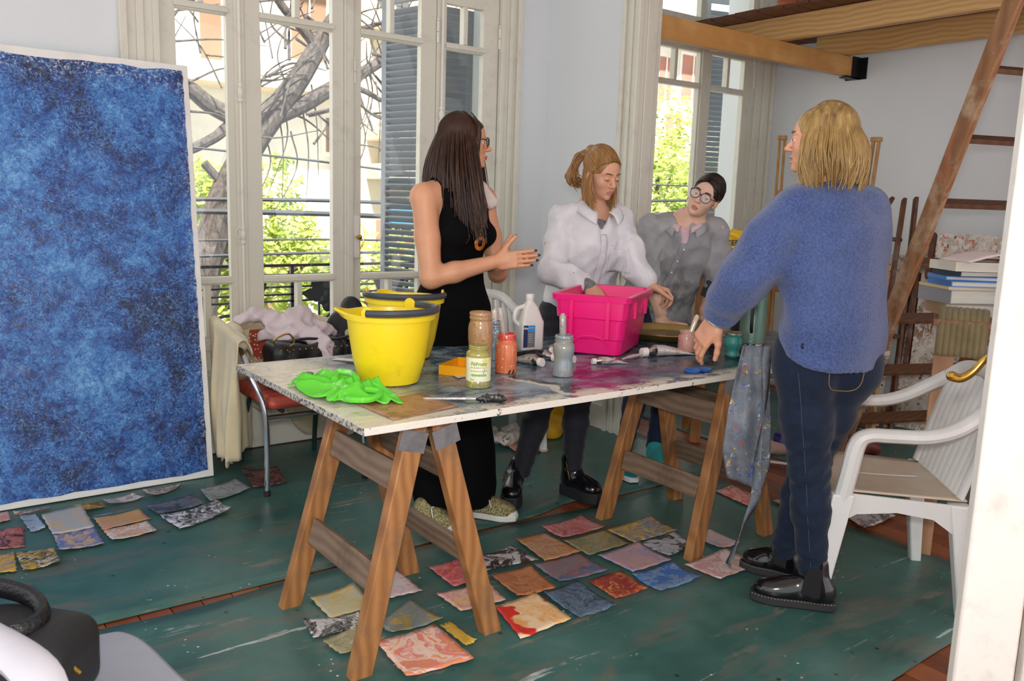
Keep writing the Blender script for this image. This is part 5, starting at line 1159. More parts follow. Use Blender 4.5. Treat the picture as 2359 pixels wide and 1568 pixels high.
# orange clear box, papers and cap on the table
M_orp = plain('orange_acrylic', '#f0a81c', .2, var=.05)
ob = thing('orange_tray', 'small translucent orange plastic tray behind the labelled jar', 'tray', (1.66, 2.48, TZ)); od = Vector((.83, .55, 0)).normalized(); on = Vector((-.55, .83, 0)); oc = Vector((1.645, 2.46, TZ))
m2 = MB(); Mo = Matrix((od, on, Vector((0, 0, 1)))).transposed()
m2.box(oc + Vector((0, 0, .002)), (.17, .11, .003), Mo); m2.build('tray_floor', M_orp, ob)
for s in (-1, 1): MB().box(oc + od * s * .084 + Vector((0, 0, .018)), (.003, .11, .034), Mo).build('end_wall', M_orp, ob); MB().box(oc + on * s * .054 + Vector((0, 0, .018)), (.165, .003, .034), Mo).build('side_wall', M_orp, ob)
tag(MB().lathe([(0, .0), (.0135, 0), (.0135, .024), (.0125, .026), (.010, .024), (.010, .006), (0, .006)], (1.12, 2.585, TZ), 18, cap=False).build('bottle_top', plain('grey_plastic_cap', '#74787b', .5)), 'small grey plastic cap behind the green cloth', 'cap')
# green cloth: rolled strips
gcx = thing('green_cloth', 'crumpled lime green microfibre cloth on the bare table corner', 'cloth', (1.12, 2.36, TZ))
tgc = NT('lime_microfibre'); v = tgc.co(); n1, _ = tgc.noise(v, 18, 4, .7); n2, _ = tgc.noise(v, 300, 2, .5); cc = tgc.mix(tgc.ramp(n1, [(.58, 0), (.68, .6)]), '#62cf36', '#b4e4a8'); nn3, _ = tgc.noise(tgc.co(loc=(3, 3, 3)), 14, 3); cc = tgc.mix(tgc.ramp(nn3, [(.68, 0), (.74, .7)]), cc, '#6a8a5a'); M_lime = tgc.set(cc, .95, bump=n2, bstr=.5, bdist=.002)
def crump(u, v):
    a = math.atan2(v - .5, u - .5); x0, y0 = (u - .5) * 2, (v - .5) * 2; e = 1 - .12 * math.sin(3 * a + 1) - .08 * math.sin(5 * a)
    x = 1.125 + .095 * x0 * e + .015 * math.sin(6 * v); y = 2.35 + .170 * y0 * e - .03 * x0; wx = 1.6 * math.sin(2.6 * x0 + 2.1 * y0) ; wy = 1.3 * math.sin(3.1 * y0 - 1.7 * x0 + 1)
    r1 = 1 - abs(math.sin(3.3 * x0 + wx + 2.2 * y0)); r2 = 1 - abs(math.sin(4.4 * y0 + wy - 1.2 * x0)); edge = min(1, 3.2 * (1 - max(abs(x0), abs(y0)))) ** .7
    h = .004 + (.012 + .026 * r1 ** 1.1 + .020 * r2 ** 1.1) * (.3 + .7 * edge)
    return (x + .016 * (r2 - .5), y + .016 * (r1 - .5), TZ + h)
MB().sheet(crump, 64, 72, .0045).build('cloth_fold', M_lime, gcx, recalc=False, angle=180)
for pts in ([(1.05, 2.53, .012), (1.035, 2.46, .02), (1.06, 2.40, .014), (1.09, 2.43, .022), (1.08, 2.47, .03)], [(1.08, 2.25, .012), (1.085, 2.19, .02), (1.13, 2.165, .022), (1.18, 2.20, .03), (1.15, 2.24, .035)], [(1.21, 2.42, .012), (1.225, 2.34, .02), (1.215, 2.27, .03), (1.175, 2.29, .045)], [(1.10, 2.35, .05), (1.13, 2.39, .062), (1.165, 2.37, .058), (1.16, 2.32, .05)]):
    MB().tube(bez([(x, y, TZ + z) for x, y, z in pts], 6), .010, 8).build('rolled_edge', M_lime, gcx)

# ------------------------------------------------------------------ marbled sheets
PAL = {'or_pink_blk': ('#e99a5c', '#f0c39a', '#e58a78', '#f2d8c8', '#3a2420'), 'or_red': ('#eda45c', '#f2c48a', '#e8b77c', '#d8342a', '#f4d6b0'), 'yellow': ('#c9a03a', '#d2ac48', '#bd9430', '#cfae55', '#c9a03a'), 'ochre_blue': ('#b5963f', '#8d8a62', '#6f8298', '#c9ab4e', '#5a7696'),
 'olive': ('#a89a78', '#8f8a5c', '#b5ab8c', '#7a7a48', '#b3a58a'), 'bw_swirl': ('#4a4442', '#d0ccc8', '#2c2827', '#a8a29e', '#e2dedb'), 'yel_grey': ('#d2ac4a', '#c9b878', '#b9b9a8', '#d8b040', '#a8aca4'), 'pink_white': ('#d9a8a4', '#d8d2d4', '#e2b8b0', '#c9c4c8', '#8a7a80'),
 'red': ('#c94a48', '#d88a88', '#b83a3a', '#e2b4b0', '#d25a50'), 'blk_white_red': ('#c9c2c0', '#d8d2d0', '#2e1a1a', '#4a2a28', '#b9aaa8'), 'pink_or': ('#e6b0a0', '#e9c08a', '#d99aa0', '#f0d8c8', '#c98a5a'), 'brown_or': ('#b5714a', '#a8623c', '#c9875c', '#8f4a2a', '#bd7a50'),
 'ochre_pink': ('#b58a4a', '#c9a08a', '#c2763f', '#d2a8a0', '#a87a3a'), 'rose': ('#c9706a', '#b85a5a', '#d29a98', '#c98a5a', '#bd6a68'), 'olive_gold': ('#8f8458', '#a8935a', '#7a7a68', '#b59a58', '#9aa09a'), 'blue_rust': ('#6a7f96', '#4a6a94', '#a8705a', '#8a96a4', '#b58468'),
 'slate': ('#54687c', '#3f5266', '#6f8296', '#6a5a54', '#2c3a48'), 'yel_blue': ('#d8b050', '#c9a040', '#4a74a8', '#d2b868', '#6a8ab0'), 'bw_veins': ('#b9bcc4', '#2a2828', '#a8acb4', '#3a3636', '#c9ccd2'), 'lilac': ('#b59aa8', '#c9a098', '#8a92c0', '#d2b0a8', '#a88a94'),
 'or_maroon': ('#e09a4a', '#8a3038', '#b5503a', '#6a2438', '#eab060'), 'blue': ('#4a7ab8', '#3a68b0', '#8aa0b4', '#5a8ac4', '#9a9a9a'), 'pink_blue': ('#c9a0a0', '#a8a4b8', '#d2b0a8', '#b58a88', '#98a0b8'), 'pink_cream': ('#d2b0b0', '#e0d4cc', '#c98a8a', '#d8c0bc', '#b5706a'),
 'red_white': ('#e0483a', '#e87a6a', '#f0d0c8', '#d83a30', '#e8a090'), 'cream_marble': ('#c9b89a', '#b8b4ac', '#a8b4c0', '#d2a878', '#c4ad90'), 'cream_blue': ('#c9ac94', '#3f6ab0', '#c9a880', '#b8a8a4', '#8a9ab0'), 'yel_pink': ('#c99a2c', '#d2907a', '#a89a78', '#bd8a28', '#d88878'),
 'white_or': ('#cfc8c0', '#d8d4d0', '#c98a5c', '#b8bcc4', '#d2ccc8'), 'bw_fleck': ('#d8dae0', '#cfd2da', '#1c1c20', '#d8dae0', '#2a2a30'), 'dark_grey': ('#54585c', '#3a3e44', '#6f747c', '#2c2e30', '#868c94'), 'grey_green': ('#868a84', '#6f746a', '#9aa4b0', '#5a5c4c', '#a8acac'),
 'maroon': ('#5a3434', '#3a2422', '#8a5a58', '#4a2c2a', '#a8867e'), 'white_brown': ('#cfc8c4', '#3a2c28', '#c4b8b0', '#54403a', '#d8d2ce'), 'white_grey': ('#cfccc8', '#8a8684', '#c4c0bc', '#5a5654', '#d8d4d2'), 'yel_blk': ('#b58f2c', '#2a241c', '#c9a83c', '#1c1a18', '#8a7434'),
 'pale_blue': ('#9ab0c4', '#a8bccc', '#8a9eb4', '#54585c', '#b4c4d0'), 'pink_dark': ('#c9a8a4', '#4a3434', '#d2b4b0', '#6a4a4a', '#c09a98'), 'pink': ('#c9908a', '#d2a098', '#bd8078', '#8a4a48', '#d2b0a8'), 'red_dark': ('#a8483a', '#2a1c1a', '#c07868', '#8a3a30', '#d2a8a0'),
 'yel_blk_white': ('#b5963f', '#2c2a20', '#cfccc0', '#4a4430', '#c9ab4a'), 'yel_hole': ('#d2a824', '#c99a20', '#8a8890', '#d8b030', '#5a5660'), 'red2': ('#b04038', '#c05a50', '#a03830', '#b84a40', '#c87a70'), 'white_soot': ('#d4ccd0', '#dcd6d8', '#4a4442', '#cfc6ca', '#7a7472'), 'pink_red': ('#d29a9a', '#d8484a', '#dcb4b4', '#e06a64', '#c9a4a8'),
 'soot': ('#6f6a64', '#3a3634', '#8f8880', '#54504c', '#a8a098'), 'salmon': ('#d99a84', '#e2b8a8', '#cf8a74', '#e0a894', '#c9765c'), 'brown_table': ('#8a6a44', '#a0805a', '#b98468', '#6f5a34', '#a87a5c')}
def marble(key, seed):
    a, b, c, d, e = PAL[key]; t = NT('marbled_paper_' + key); r7 = random.Random(seed); L = (r7.uniform(0, 9), r7.uniform(0, 9), 0)
    v = t.co(loc=L); n0, c0 = t.noise(v, 6, 3, .5); vw = t.addv(v, c0, .35); n1, c1 = t.noise(vw, 9, 5, .62, 1.1); n2, _ = t.noise(t.addv(v, c1, .2), 22, 5, .7, .8)
    sp = .5; col = t.ramp(n1, [(.34, a), (.44, b), (.52, c), (.6, a), (.68, d)]); f = t.ramp(n2, [(.56, 0), (.63, .85)]); col = t.mix(f, col, e)
    w_ = t.wave(t.addv(v, c1, .5), 9, 6, 3, 1.5); col = t.mix(t.ramp(w_, [(.84, 0), (.97, .5)]), col, b)
    if key in ('bw_fleck', 'bw_veins', 'blk_white_red', 'white_brown', 'yel_blk_white', 'white_soot', 'yel_blk'):
        col = t.ramp(n1, [(.40, a), (.49, b if key != 'bw_veins' else a), (.53, c if key != 'bw_veins' else b), (.62, d if key != 'bw_fleck' else a)]); col = t.mix(t.ramp(n2, [(.55, 0), (.58, 1)]), col, e)
    if key == 'or_red': col = t.mix(t.ramp(n0, [(.56, 0), (.585, 1)]), t.ramp(n1, [(.34, a), (.48, b), (.6, e)]), '#d8342a')
    if key == 'or_pink_blk': n9, _ = t.noise(t.co(loc=(L[0], 3, 1)), 11, 6, .8); col = t.mix(t.ramp(n9, [(.62, 0), (.65, .9)]), t.ramp(n1, [(.34, a), (.46, c), (.55, d), (.64, a)]), e)
    return t.set(col, .28 if key in ('ochre_blue', 'olive_gold', 'dark_grey', 'pink_blue', 'bw_veins') else .42, bump=n2, bstr=.12, bdist=.003)
PAPERS=[
([(1.149,2.161),(1.360,2.164),(1.351,1.919),(1.129,1.936)],'or_pink_blk','largest orange and pink marbled sheet with black flecks at the front','s'),
([(1.590,2.150),(1.771,2.162),(1.757,1.944),(1.538,1.935)],'or_red','orange marbled sheet with a bright red blot by the near trestle leg',''),
([(1.371,2.150),(1.412,2.147),(1.408,1.994),(1.369,1.994)],'yellow','narrow plain yellow strip between the two orange sheets',''),
([(1.210,2.262),(1.384,2.355),(1.399,2.173),(1.212,2.178)],'ochre_blue','glossy ochre and blue sheet behind the front trestle leg',''),
([(1.018,2.263),(1.133,2.290),(1.192,2.169),(1.029,2.153)],'olive','dull olive and beige sheet left of the front trestle leg',''),
([(1.013,2.403),(1.199,2.358),(1.167,2.274),(1.003,2.294)],'bw_swirl','black and white swirled strip left of the front trestle leg',''),
([(1.101,2.552),(1.270,2.555),(1.260,2.372),(1.100,2.381)],'yel_grey','yellow and pale grey sheet inside the near trestle feet',''),
([(1.293,2.632),(1.456,2.571),(1.449,2.391),(1.326,2.395)],'pink_white','pale pink and white sheet crossed by the front trestle leg',''),
([(1.566,2.545),(1.687,2.529),(1.710,2.341),(1.557,2.355)],'red','red and white sheet behind the right leg of the near trestle',''),
([(1.780,2.517),(1.945,2.528),(1.954,2.366),(1.715,2.404)],'blk_white_red','white sheet with large black-brown blots behind the near trestle leg',''),
([(1.475,2.341),(1.673,2.315),(1.652,2.167),(1.481,2.191)],'pink_or','pink and orange marbled sheet with dark dashes at the trestle leg',''),
([(1.722,2.362),(1.886,2.339),(1.858,2.146),(1.697,2.163)],'brown_or','plain reddish brown sheet in the middle of the rows',''),
([(2.004,2.578),(2.147,2.569),(2.146,2.341),(1.968,2.348)],'ochre_pink','ochre and pink sheet with a pale drop in the rows under the table',''),
([(2.170,2.622),(2.401,2.625),(2.398,2.468),(2.165,2.476)],'rose','rose and brick red sheet topmost in the rows under the table',''),
([(2.157,2.463),(2.379,2.451),(2.366,2.295),(2.144,2.292)],'olive_gold','olive gold glossy sheet beside the rose red one',''),
([(1.906,2.342),(2.126,2.336),(2.114,2.147),(1.898,2.176)],'blue_rust','slate blue sheet with rust edges between the brown and lilac sheets',''),
([(1.791,2.142),(1.958,2.144),(1.938,1.923),(1.780,1.934)],'slate','dark slate blue smeared sheet beside the red-blotted one',''),
([(2.384,2.449),(2.656,2.453),(2.641,2.286),(2.385,2.286)],'yel_blue','yellow sheet with blue patches by the far trestle leg',''),
([(2.392,2.274),(2.611,2.281),(2.581,2.139),(2.406,2.115)],'bw_veins','grey-white sheet with black veins behind the far trestle leg',''),
([(2.176,2.276),(2.398,2.277),(2.392,2.089),(2.183,2.092)],'lilac','lilac and salmon marbled sheet in front of the black-veined one',''),
([(1.992,2.129),(2.159,2.127),(2.126,1.960),(1.975,1.967)],'or_maroon','small orange sheet with maroon swirls in the front row',''),
([(2.160,2.076),(2.368,2.064),(2.370,1.921),(2.142,1.915)],'blue','bright blue marbled sheet in the front row',''),
([(2.660,2.234),(2.770,2.221),(2.753,2.044),(2.633,2.047)],'pink_blue','pink and blue sheet just behind the foot of the far trestle',''),
([(2.399,2.031),(2.650,2.036),(2.667,1.872),(2.411,1.870)],'pink_cream','pale pink veined sheet nearest the black ankle boot',''),
([(3.182,2.534),(3.313,2.538),(3.281,2.292),(3.146,2.319)],'red_white','bright red and white sheet beyond the far trestle',''),
([(0.476,3.844),(0.637,3.885),(0.630,3.576),(0.481,3.594)],'cream_marble','cream and pale blue marbled sheet in front of the blue painting',''),
([(0.483,3.592),(0.630,3.576),(0.628,3.391),(0.474,3.394)],'cream_blue','cream and pink sheet with a blue swirl, half under another',''),
([(0.648,3.696),(0.827,3.689),(0.841,3.564),(0.653,3.542)],'yel_pink','mustard and pink sheet right of the cream marbled ones',''),
([(0.651,3.534),(0.819,3.537),(0.829,3.421),(0.658,3.399)],'white_or','white sheet flecked with orange below the mustard one',''),
([(0.873,3.554),(1.126,3.592),(1.150,3.477),(0.907,3.382)],'bw_fleck','curled white sheet with black flecks in the middle of the floor','c'),
([(0.861,3.723),(1.067,3.746),(1.081,3.620),(0.877,3.594)],'dark_grey','dark grey glossy curled sheet behind the black-flecked one','c'),
([(1.115,3.801),(1.304,3.853),(1.311,3.706),(1.104,3.618)],'grey_green','grey-green marbled sheet in front of the chrome chair leg','c'),
([(1.372,4.005),(1.513,3.892),(1.488,3.701),(1.327,3.709)],'maroon','curled maroon and brown sheet under the chrome chair leg','c'),
([(0.894,3.925),(1.084,3.922),(1.050,3.879),(0.916,3.827)],'white_brown','crinkled white and brown sheet at the foot of the painting','c'),
([(0.722,3.889),(0.849,3.892),(0.882,3.836),(0.744,3.808)],'white_grey','small white and grey sheet at the foot of the painting','c'),
([(0.597,3.899),(0.714,3.894),(0.722,3.810),(0.647,3.802)],'yel_blk','small yellow and black sheet tucked behind the cream marbled one',''),
([(0.401,3.871),(0.459,3.876),(0.471,3.676),(0.416,3.663)],'pale_blue','small pale blue sheet left of the cream marbled one',''),
([(0.385,3.923),(0.517,3.927),(0.520,3.892),(0.393,3.897)],'pink_dark','narrow pink and dark strip along the painting edge',''),
([(0.307,3.961),(0.368,3.954),(0.368,3.851),(0.294,3.827)],'pink','pink sheet at the left edge of the view',''),
([(0.298,3.766),(0.400,3.750),(0.375,3.526),(0.276,3.545)],'red_dark','red sheet with black hole-like blots at the left edge',''),
([(0.338,3.463),(0.463,3.461),(0.463,3.293),(0.342,3.285)],'yel_blk_white','yellow, black and white crackled sheet above the black bag',''),
([(0.276,3.495),(0.336,3.482),(0.323,3.298),(0.258,3.316)],'yel_hole','yellow sheet with a grey blot at the left edge',''),
([(0.293,3.162),(0.348,3.148),(0.353,3.048),(0.295,3.059)],'red2','red scrap showing just behind the black bag',''),
([(3.464,2.047),(3.651,2.073),(3.625,1.865),(3.332,1.844)],'white_soot','white sheet with sooty marks under the white armchair',''),
([(3.293,2.281),(3.436,2.301),(3.420,2.158),(3.282,2.133)],'pink_red','pink and red sheet behind the blue-jeaned legs',''),
([(3.461,2.388),(3.632,2.396),(3.606,2.283),(3.463,2.279)],'soot','grey and black sheet on the boards behind the blue-jeaned legs',''),
([(2.776,3.713),(2.975,3.677),(2.904,3.467),(2.715,3.512)],'salmon','salmon pink sheet behind the legs of the person in white','')]

for i, (q, key, lab, fl_) in enumerate(PAPERS):
    r8 = random.Random(i + 3); Q = [Vector((p[0], p[1], 0)) for p in q]; lift = .0125 + .0006 * (i % 3); ph = r8.uniform(0, 6); cu_ = [r8.uniform(.0, .012) * (r8.random() < .55) for _ in range(4)]
    def fn(u, v):
        p = Q[0] * (1 - u) * (1 - v) + Q[1] * u * (1 - v) + Q[2] * u * v + Q[3] * (1 - u) * v
        h = lift + .0022 * (1 + math.sin(5 * u + 3 * v + ph)) * .6
        for k, (cu0, cv0) in enumerate(((0, 0), (1, 0), (1, 1), (0, 1))): h += cu_[k] * max(0, 1 - 1.6 * math.hypot(u - cu0, v - cv0)) ** 2
        if fl_ == 'c': h += .03 * max(0, u - .55) ** 1.6 + .018 * max(0, .3 - u) + .012 * max(0, .35 - v)
        e_ = .0025 * math.sin(23 * v + ph) if u in (0, 1) else 0
        return Vector((p.x + e_, p.y + .0025 * math.sin(19 * u + ph) * (v in (0, 1)), h))
    o = MB().sheet(fn, 12, 10, .0006).build('marbled_sheet', marble(key, i), recalc=False, angle=180)
    tag(o, lab, 'paper', 'marbled paper sheets on the floor')
tp_ = [(1.10, 2.21), (1.335, 2.235), (1.345, 2.03), (1.105, 1.99)]
tag(MB().sheet(lambda u, v: (tp_[0][0] * (1 - u) * (1 - v) + tp_[1][0] * u * (1 - v) + tp_[2][0] * u * v + tp_[3][0] * (1 - u) * v, tp_[0][1] * (1 - u) * (1 - v) + tp_[1][1] * u * (1 - v) + tp_[2][1] * u * v + tp_[3][1] * (1 - u) * v, TZ + .002 + .006 * max(0, u - .7) ** 1.5 + .0012 * math.sin(6 * u + 3 * v)), 10, 10, .0006).build('marbled_sheet', marble('brown_table', 77), recalc=False, angle=180), 'brown and olive marbled sheet on the near table corner', 'paper')
tag(MB().sheet(lambda u, v: (1.33 + .05 * u + .03 * v, 2.86 - .10 * u + .03 * v, TZ + .003 + .006 * u), 4, 3, .0005).build('paper_scrap', plain('white_scrap', '#d9d6d2', .6), recalc=False), 'small white paper scrap behind the nearer bucket', 'paper')
tag(MB().sheet(lambda u, v: (1.56 + .14 * u + .02 * v, 2.36 + .02 * u + .10 * v, TZ + .0045 + .002 * math.sin(4 * u)), 5, 4, .0005).build('paper_scrap', plain('cream_scrap', '#d8cdb8', .6), recalc=False), 'cream paper scrap under the orange tray and jars', 'paper')
tag(MB().sheet(lambda u, v: (2.28 + .05 * u, 2.70 + .03 * v, TZ + .002 + .012 * u), 4, 3, .0005).build('paper_scrap', plain('salmon_scrap', '#c99a84', .6), recalc=False), 'small salmon paper scrap behind the bottle', 'paper')
# ------------------------------------------------------------------ people
AW = Vector((.603, .798, 0)); RT = Vector((.798, -.603, 0)); UP = Vector((0, 0, 1))      # away from, and right of, the photographer
def vv(*c): return Vector(c)
def fr(f, u):
    f = f.normalized(); u = (u - f * u.dot(f)).normalized(); return f.cross(u), f, u
def A3(*cols): return np.array([[c[i] for c in cols] for i in range(3)])
def skin_mat(name, c, lips=False):
    t = NT(name); v = t.co(); n, _ = t.noise(v, 9, 4, .6); g, _ = t.noise(v, 180, 3, .6); cc = lin(c)
    col = t.ramp(n, [(.3, tuple(x * .9 for x in cc[:3])), (.7, tuple(min(1, x * y) for x, y in zip(cc[:3], (1.06, 1.03, 1.02))))])
    return t.set(col, .46, spec=.4, bump=g, bstr=.08, bdist=.002, sss=.12)
def hair_mat(name, a, b, c, axis_scale=(60, 60, 2.5)):
    t = NT(name); v = t.co(axis_scale); n, _ = t.noise(v, 1, 4, .65); n2, _ = t.noise(t.co((3, 3, 2)), 3, 3, .5); col = t.mix(t.ramp(n2, [(.35, 0), (.7, .8)]), t.ramp(n, [(.3, a), (.55, b), (.75, c)]), b)
    return t.set(col, .38, spec=.45, bump=n, bstr=.4, bdist=.003)
def cloth_mat(name, c, scale=14, fold=.5, weave=240, rough=.85, c2=None, sheen=.12, spec=.3):
    t = NT(name); v = t.co(); n, _ = t.noise(v, scale, 4, .6, .5); g, _ = t.noise(v, weave, 2, .5); cc = lin(c)
    col = t.ramp(n, [(.3, tuple(x * .85 for x in cc[:3]) if c2 is None else c2), (.7, c)])
    h = t.math('ADD', t.math('MULTIPLY', n, fold), t.math('MULTIPLY', g, .12)); return t.set(col, rough, bump=h, bstr=.5, bdist=.012, sheen=sheen, spec=spec)

def sd_head(s, c, f, u, sc, neck=None, closed=False, nr=(.050, .054), mouth=0.0):
    r, f, u = fr(f, u); M = A3(r, f, u)
    P = lambda x, y, z: np.array(c + r * x * sc + f * y * sc + u * z * sc)
    E = lambda p, q, k, op='u': s.ell(P(*p), np.array(q) * sc, M, k * sc, op)
    E((0, -.018, .035), (.073, .092, .088), .02); E((0, .035, .03), (.060, .055, .06), .03); E((0, .036, -.035), (.057, .056, .068), .025); E((0, .042, -.074), (.043, .046, .040), .02)
    E((0, .078, -.098), (.017, .015, .014), .014)
    for x in (-1, 1): E((x * .037, .060, -.028), (.022, .022, .024), .02); s.cap(P(x * .012, .088, .021), P(x * .044, .077, .021), .007 * sc, .006 * sc, .012 * sc)
    for x in (-1, 1): E((x * .031, .0995, .001), (.0165, .013, .0105), .006, 's')
    s.cap(P(0, .086, .010), P(0, .109, -.028), .0075 * sc, .0105 * sc, .007 * sc); E((0, .110, -.031), (.0105, .0105, .009), .006)
    for x in (-1, 1): E((x * .0115, .100, -.035), (.0075, .009, .0065), .005); E((x * .006, .104, -.041), (.003, .004, .003), .002, 's')
    for x in (-1, 1):
        if closed: E((x * .031, .0805, .0005), (.0148, .0130, .0108), .004)
        else: E((x * .031, .0808, .0052), (.0152, .0131, .0074), .003); E((x * .031, .0798, -.0088), (.0142, .0120, .0048), .003)
    E((0, .0955, -.0625 + mouth), (.020, .0085, .0046), .004); E((0, .0935, -.0730 - mouth), (.0172, .0082, .0056), .004)
    s.cap(P(-.019, .101, -.0677), P(.019, .101, -.0677), (.0018 + mouth) * sc, None, .002 * sc, 's')
    for x in (-1, 1): E((x * .0725, -.006, -.012), (.0085, .018, .030), .006); E((x * .081, .0, -.008), (.006, .010, .018), .004, 's')
    if neck is not None: s.cap(P(0, -.024, -.05), np.array(neck), nr[0] * sc, nr[1], .03)
    def local(X): d = X - np.array(c); return np.stack([d @ np.array(r), d @ np.array(f), d @ np.array(u)], 1) / sc
    return local, P, (r, f, u)
def lips_fn(local):
    def fn(X):
        q = local(X); return ((np.abs(q[:, 0]) < .0195) & (q[:, 1] > .085) & (((q[:, 0] / .0195) ** 2 + ((q[:, 2] + .0675) / .0098) ** 2) < 1)).astype(int)
    return fn
M_eye = [plain('eye_white', '#cfc8c4', .2), plain('brown_iris', '#4a3626', .12), plain('pupil', '#0c0a0a', .1)]
def eyes(parent, P, ax, sc, gaze, iris=None):
    mats = [M_eye[0], iris or M_eye[1], M_eye[2]]
    for x in (-1, 1):
        g = gaze.normalized(); a = g.orthogonal().normalized(); b = g.cross(a); Mr = Matrix((a, b, g)).transposed(); R_ = .0120 * sc; c = Vector(P(x * .031, .0806, -.001)); m2 = MB()
        th = [0, .12, .24, .26, .6, .7, 1.0, 1.5, 2.2, 2.8, 3.14]; n = 14
        for i in range(len(th) - 1):
            m2.cur = 2 if th[i] < .23 else (1 if th[i] < .6 else 0)
            m2.lathe([(max(R_ * math.sin(q), 1e-6), R_ * math.cos(q)) for q in (th[i], th[i + 1])], c, n, M=Mr, cap=False)
        m2.build('eye', mats, parent, angle=180)
def brows(parent, P, mat, sc, lift=0):
    for x in (-1, 1):
        pts = [P(x * .012, .0965, .0235 + lift), P(x * .024, .0955, .027 + lift), P(x * .038, .088, .027 + lift), P(x * .048, .0775, .0205 + lift)]
        MB().tube(bez(pts, 4), [.0018 * sc + .0012 * sc * math.sin(math.pi * i / 12) for i in range(13)], 6, flat=((0, 0, 1), 1.3)).build('eyebrow', mat, parent)
def sd_hand(s, w, d, n, curls, sc=1.0, thumb=(.6, .75, .15), tbend=.25, spread=.06, t_hint=None):
    """w wrist, d finger direction, n the way the palm faces; returns fingertips and their directions"""
    d = d.normalized(); n = (n - d * n.dot(d)).normalized(); t_ = d.cross(n)
    if t_hint is not None and t_.dot(t_hint) < 0: t_ = -t_
    w = Vector(w); M = A3(t_, d, n); tips = []
    s.rbox(w + d * .048 * sc, np.array((.037, .044, .0125)) * sc, .0115 * sc, M, .012); s.ell(w + d * .03 * sc + t_ * .026 * sc + n * .008 * sc, np.array((.017, .03, .014)) * sc, M, .012); s.ell(w + d * .035 * sc - t_ * .028 * sc + n * .006 * sc, np.array((.012, .032, .013)) * sc, M, .012)
    s.cap(w - d * .01, w + d * .03 * sc, .024 * sc, .024 * sc, .015, flat=(np.array(n), .72))
    for i, (off, adv, L) in enumerate(((.029, .084, 1.0), (.0098, .088, 1.1), (-.0095, .085, 1.02), (-.0275, .077, .82))):
        p = w + t_ * off * sc + d * adv * sc; a = 0; dd = (d + t_ * spread * (1.2 - i * .8)).normalized(); s.cap(w + t_ * off * .8 * sc + d * .05 * sc, p, .0105 * sc, .0095 * sc, .006)
        for k, (ln, c_) in enumerate(zip((.040, .025, .020), curls[i])):
            a += c_; e = dd * math.cos(a) + n * math.sin(a); q = p + e * ln * L * sc; r0 = (.0090, .0082, .0074)[k] * sc * (1 if i < 3 else .88); s.cap(p, q, r0, r0 * .92, .0035); p = q
        tips.append((p, e, (n * math.cos(a) - dd * math.sin(a))))
    p = w + d * .022 * sc + t_ * .030 * sc + n * .006 * sc; e = (t_ * thumb[0] + d * thumb[1] + n * thumb[2]).normalized()
    for k, (ln, r0) in enumerate(((.040, .0125), (.032, .0105), (.026, .0092))):
        q = p + e * ln * sc; s.cap(p, q, r0 * sc, r0 * .9 * sc, .006 if k else .012); p = q; e = (e + (d * .8 - t_ * .5) * tbend).normalized()
    tips.append((p, e, (t_ * -.6 + n * .4).normalized()))
    return tips
def nails(parent, tips, mat, sc=1.0):
    for p, e, nn in tips:
        e = e.normalized(); b = (-nn + e * nn.dot(e)).normalized(); sd_ = e.cross(b); c = p + b * .0058 * sc - e * .001
        q = MB(); Mr = Matrix((sd_, e, b)).transposed(); q.lathe([(0, -.0012), (.0042 * sc, -.0008), (.0055 * sc, 0), (.0042 * sc, .001), (0, .0014)], c, 10, sy=1.35, M=Mr); q.build('fingernail', mat, parent)
def sd_arm(s, sh, el, wr, r=(.046, .040, .040, .025), k=.02):
    sh, el, wr = Vector(sh), Vector(el), Vector(wr); s.cap(sh, sh.lerp(el, .5), r[0], r[0] * 1.0, k); s.cap(sh.lerp(el, .5), el, r[0], r[1], k); s.cap(el, el.lerp(wr, .35), r[2], r[2] * .98, k); s.cap(el.lerp(wr, .35), wr, r[2] * .98, r[3], k)
def sd_leg(s, h, k_, a, r=(.088, .058, .052, .036), kk=.03):
    h, k_, a = Vector(h), Vector(k_), Vector(a); s.cap(h, h.lerp(k_, .5), r[0], (r[0] + r[1]) * .52, kk); s.cap(h.lerp(k_, .5), k_, (r[0] + r[1]) * .52, r[1], kk); s.cap(k_, k_.lerp(a, .35), r[2], r[2] * 1.04, kk); s.cap(k_.lerp(a, .35), a, r[2] * 1.04, r[3], kk)
def sd_torso(s, pts, rad, f, fl=.66, k=.04): s.chain([np.array(p) for p in pts], rad, k, (np.array(f.normalized()), fl))
def strands(name, lines, mat, parent, r0=.0022, flat=None):
    m2 = MB()
    for L in lines:
        n = len(L); m2.tube(L, [r0 * (1.25 if i < n * .6 else 1.25 - .95 * (i / n - .6) / .4) for i in range(n)], 4, cap=False)
    return m2.build(name, mat, parent, angle=180, recalc=False)
def skin_grid(lo, hi, fine, coarse=.0105): return [axis(lo[i], hi[i], coarse, [(a[i], b[i], st) for a, b, st in fine]) for i in range(3)]
def span(c, h, st): c = Vector(c); return (c - Vector((h, h, h)), c + Vector((h, h, h)), st)
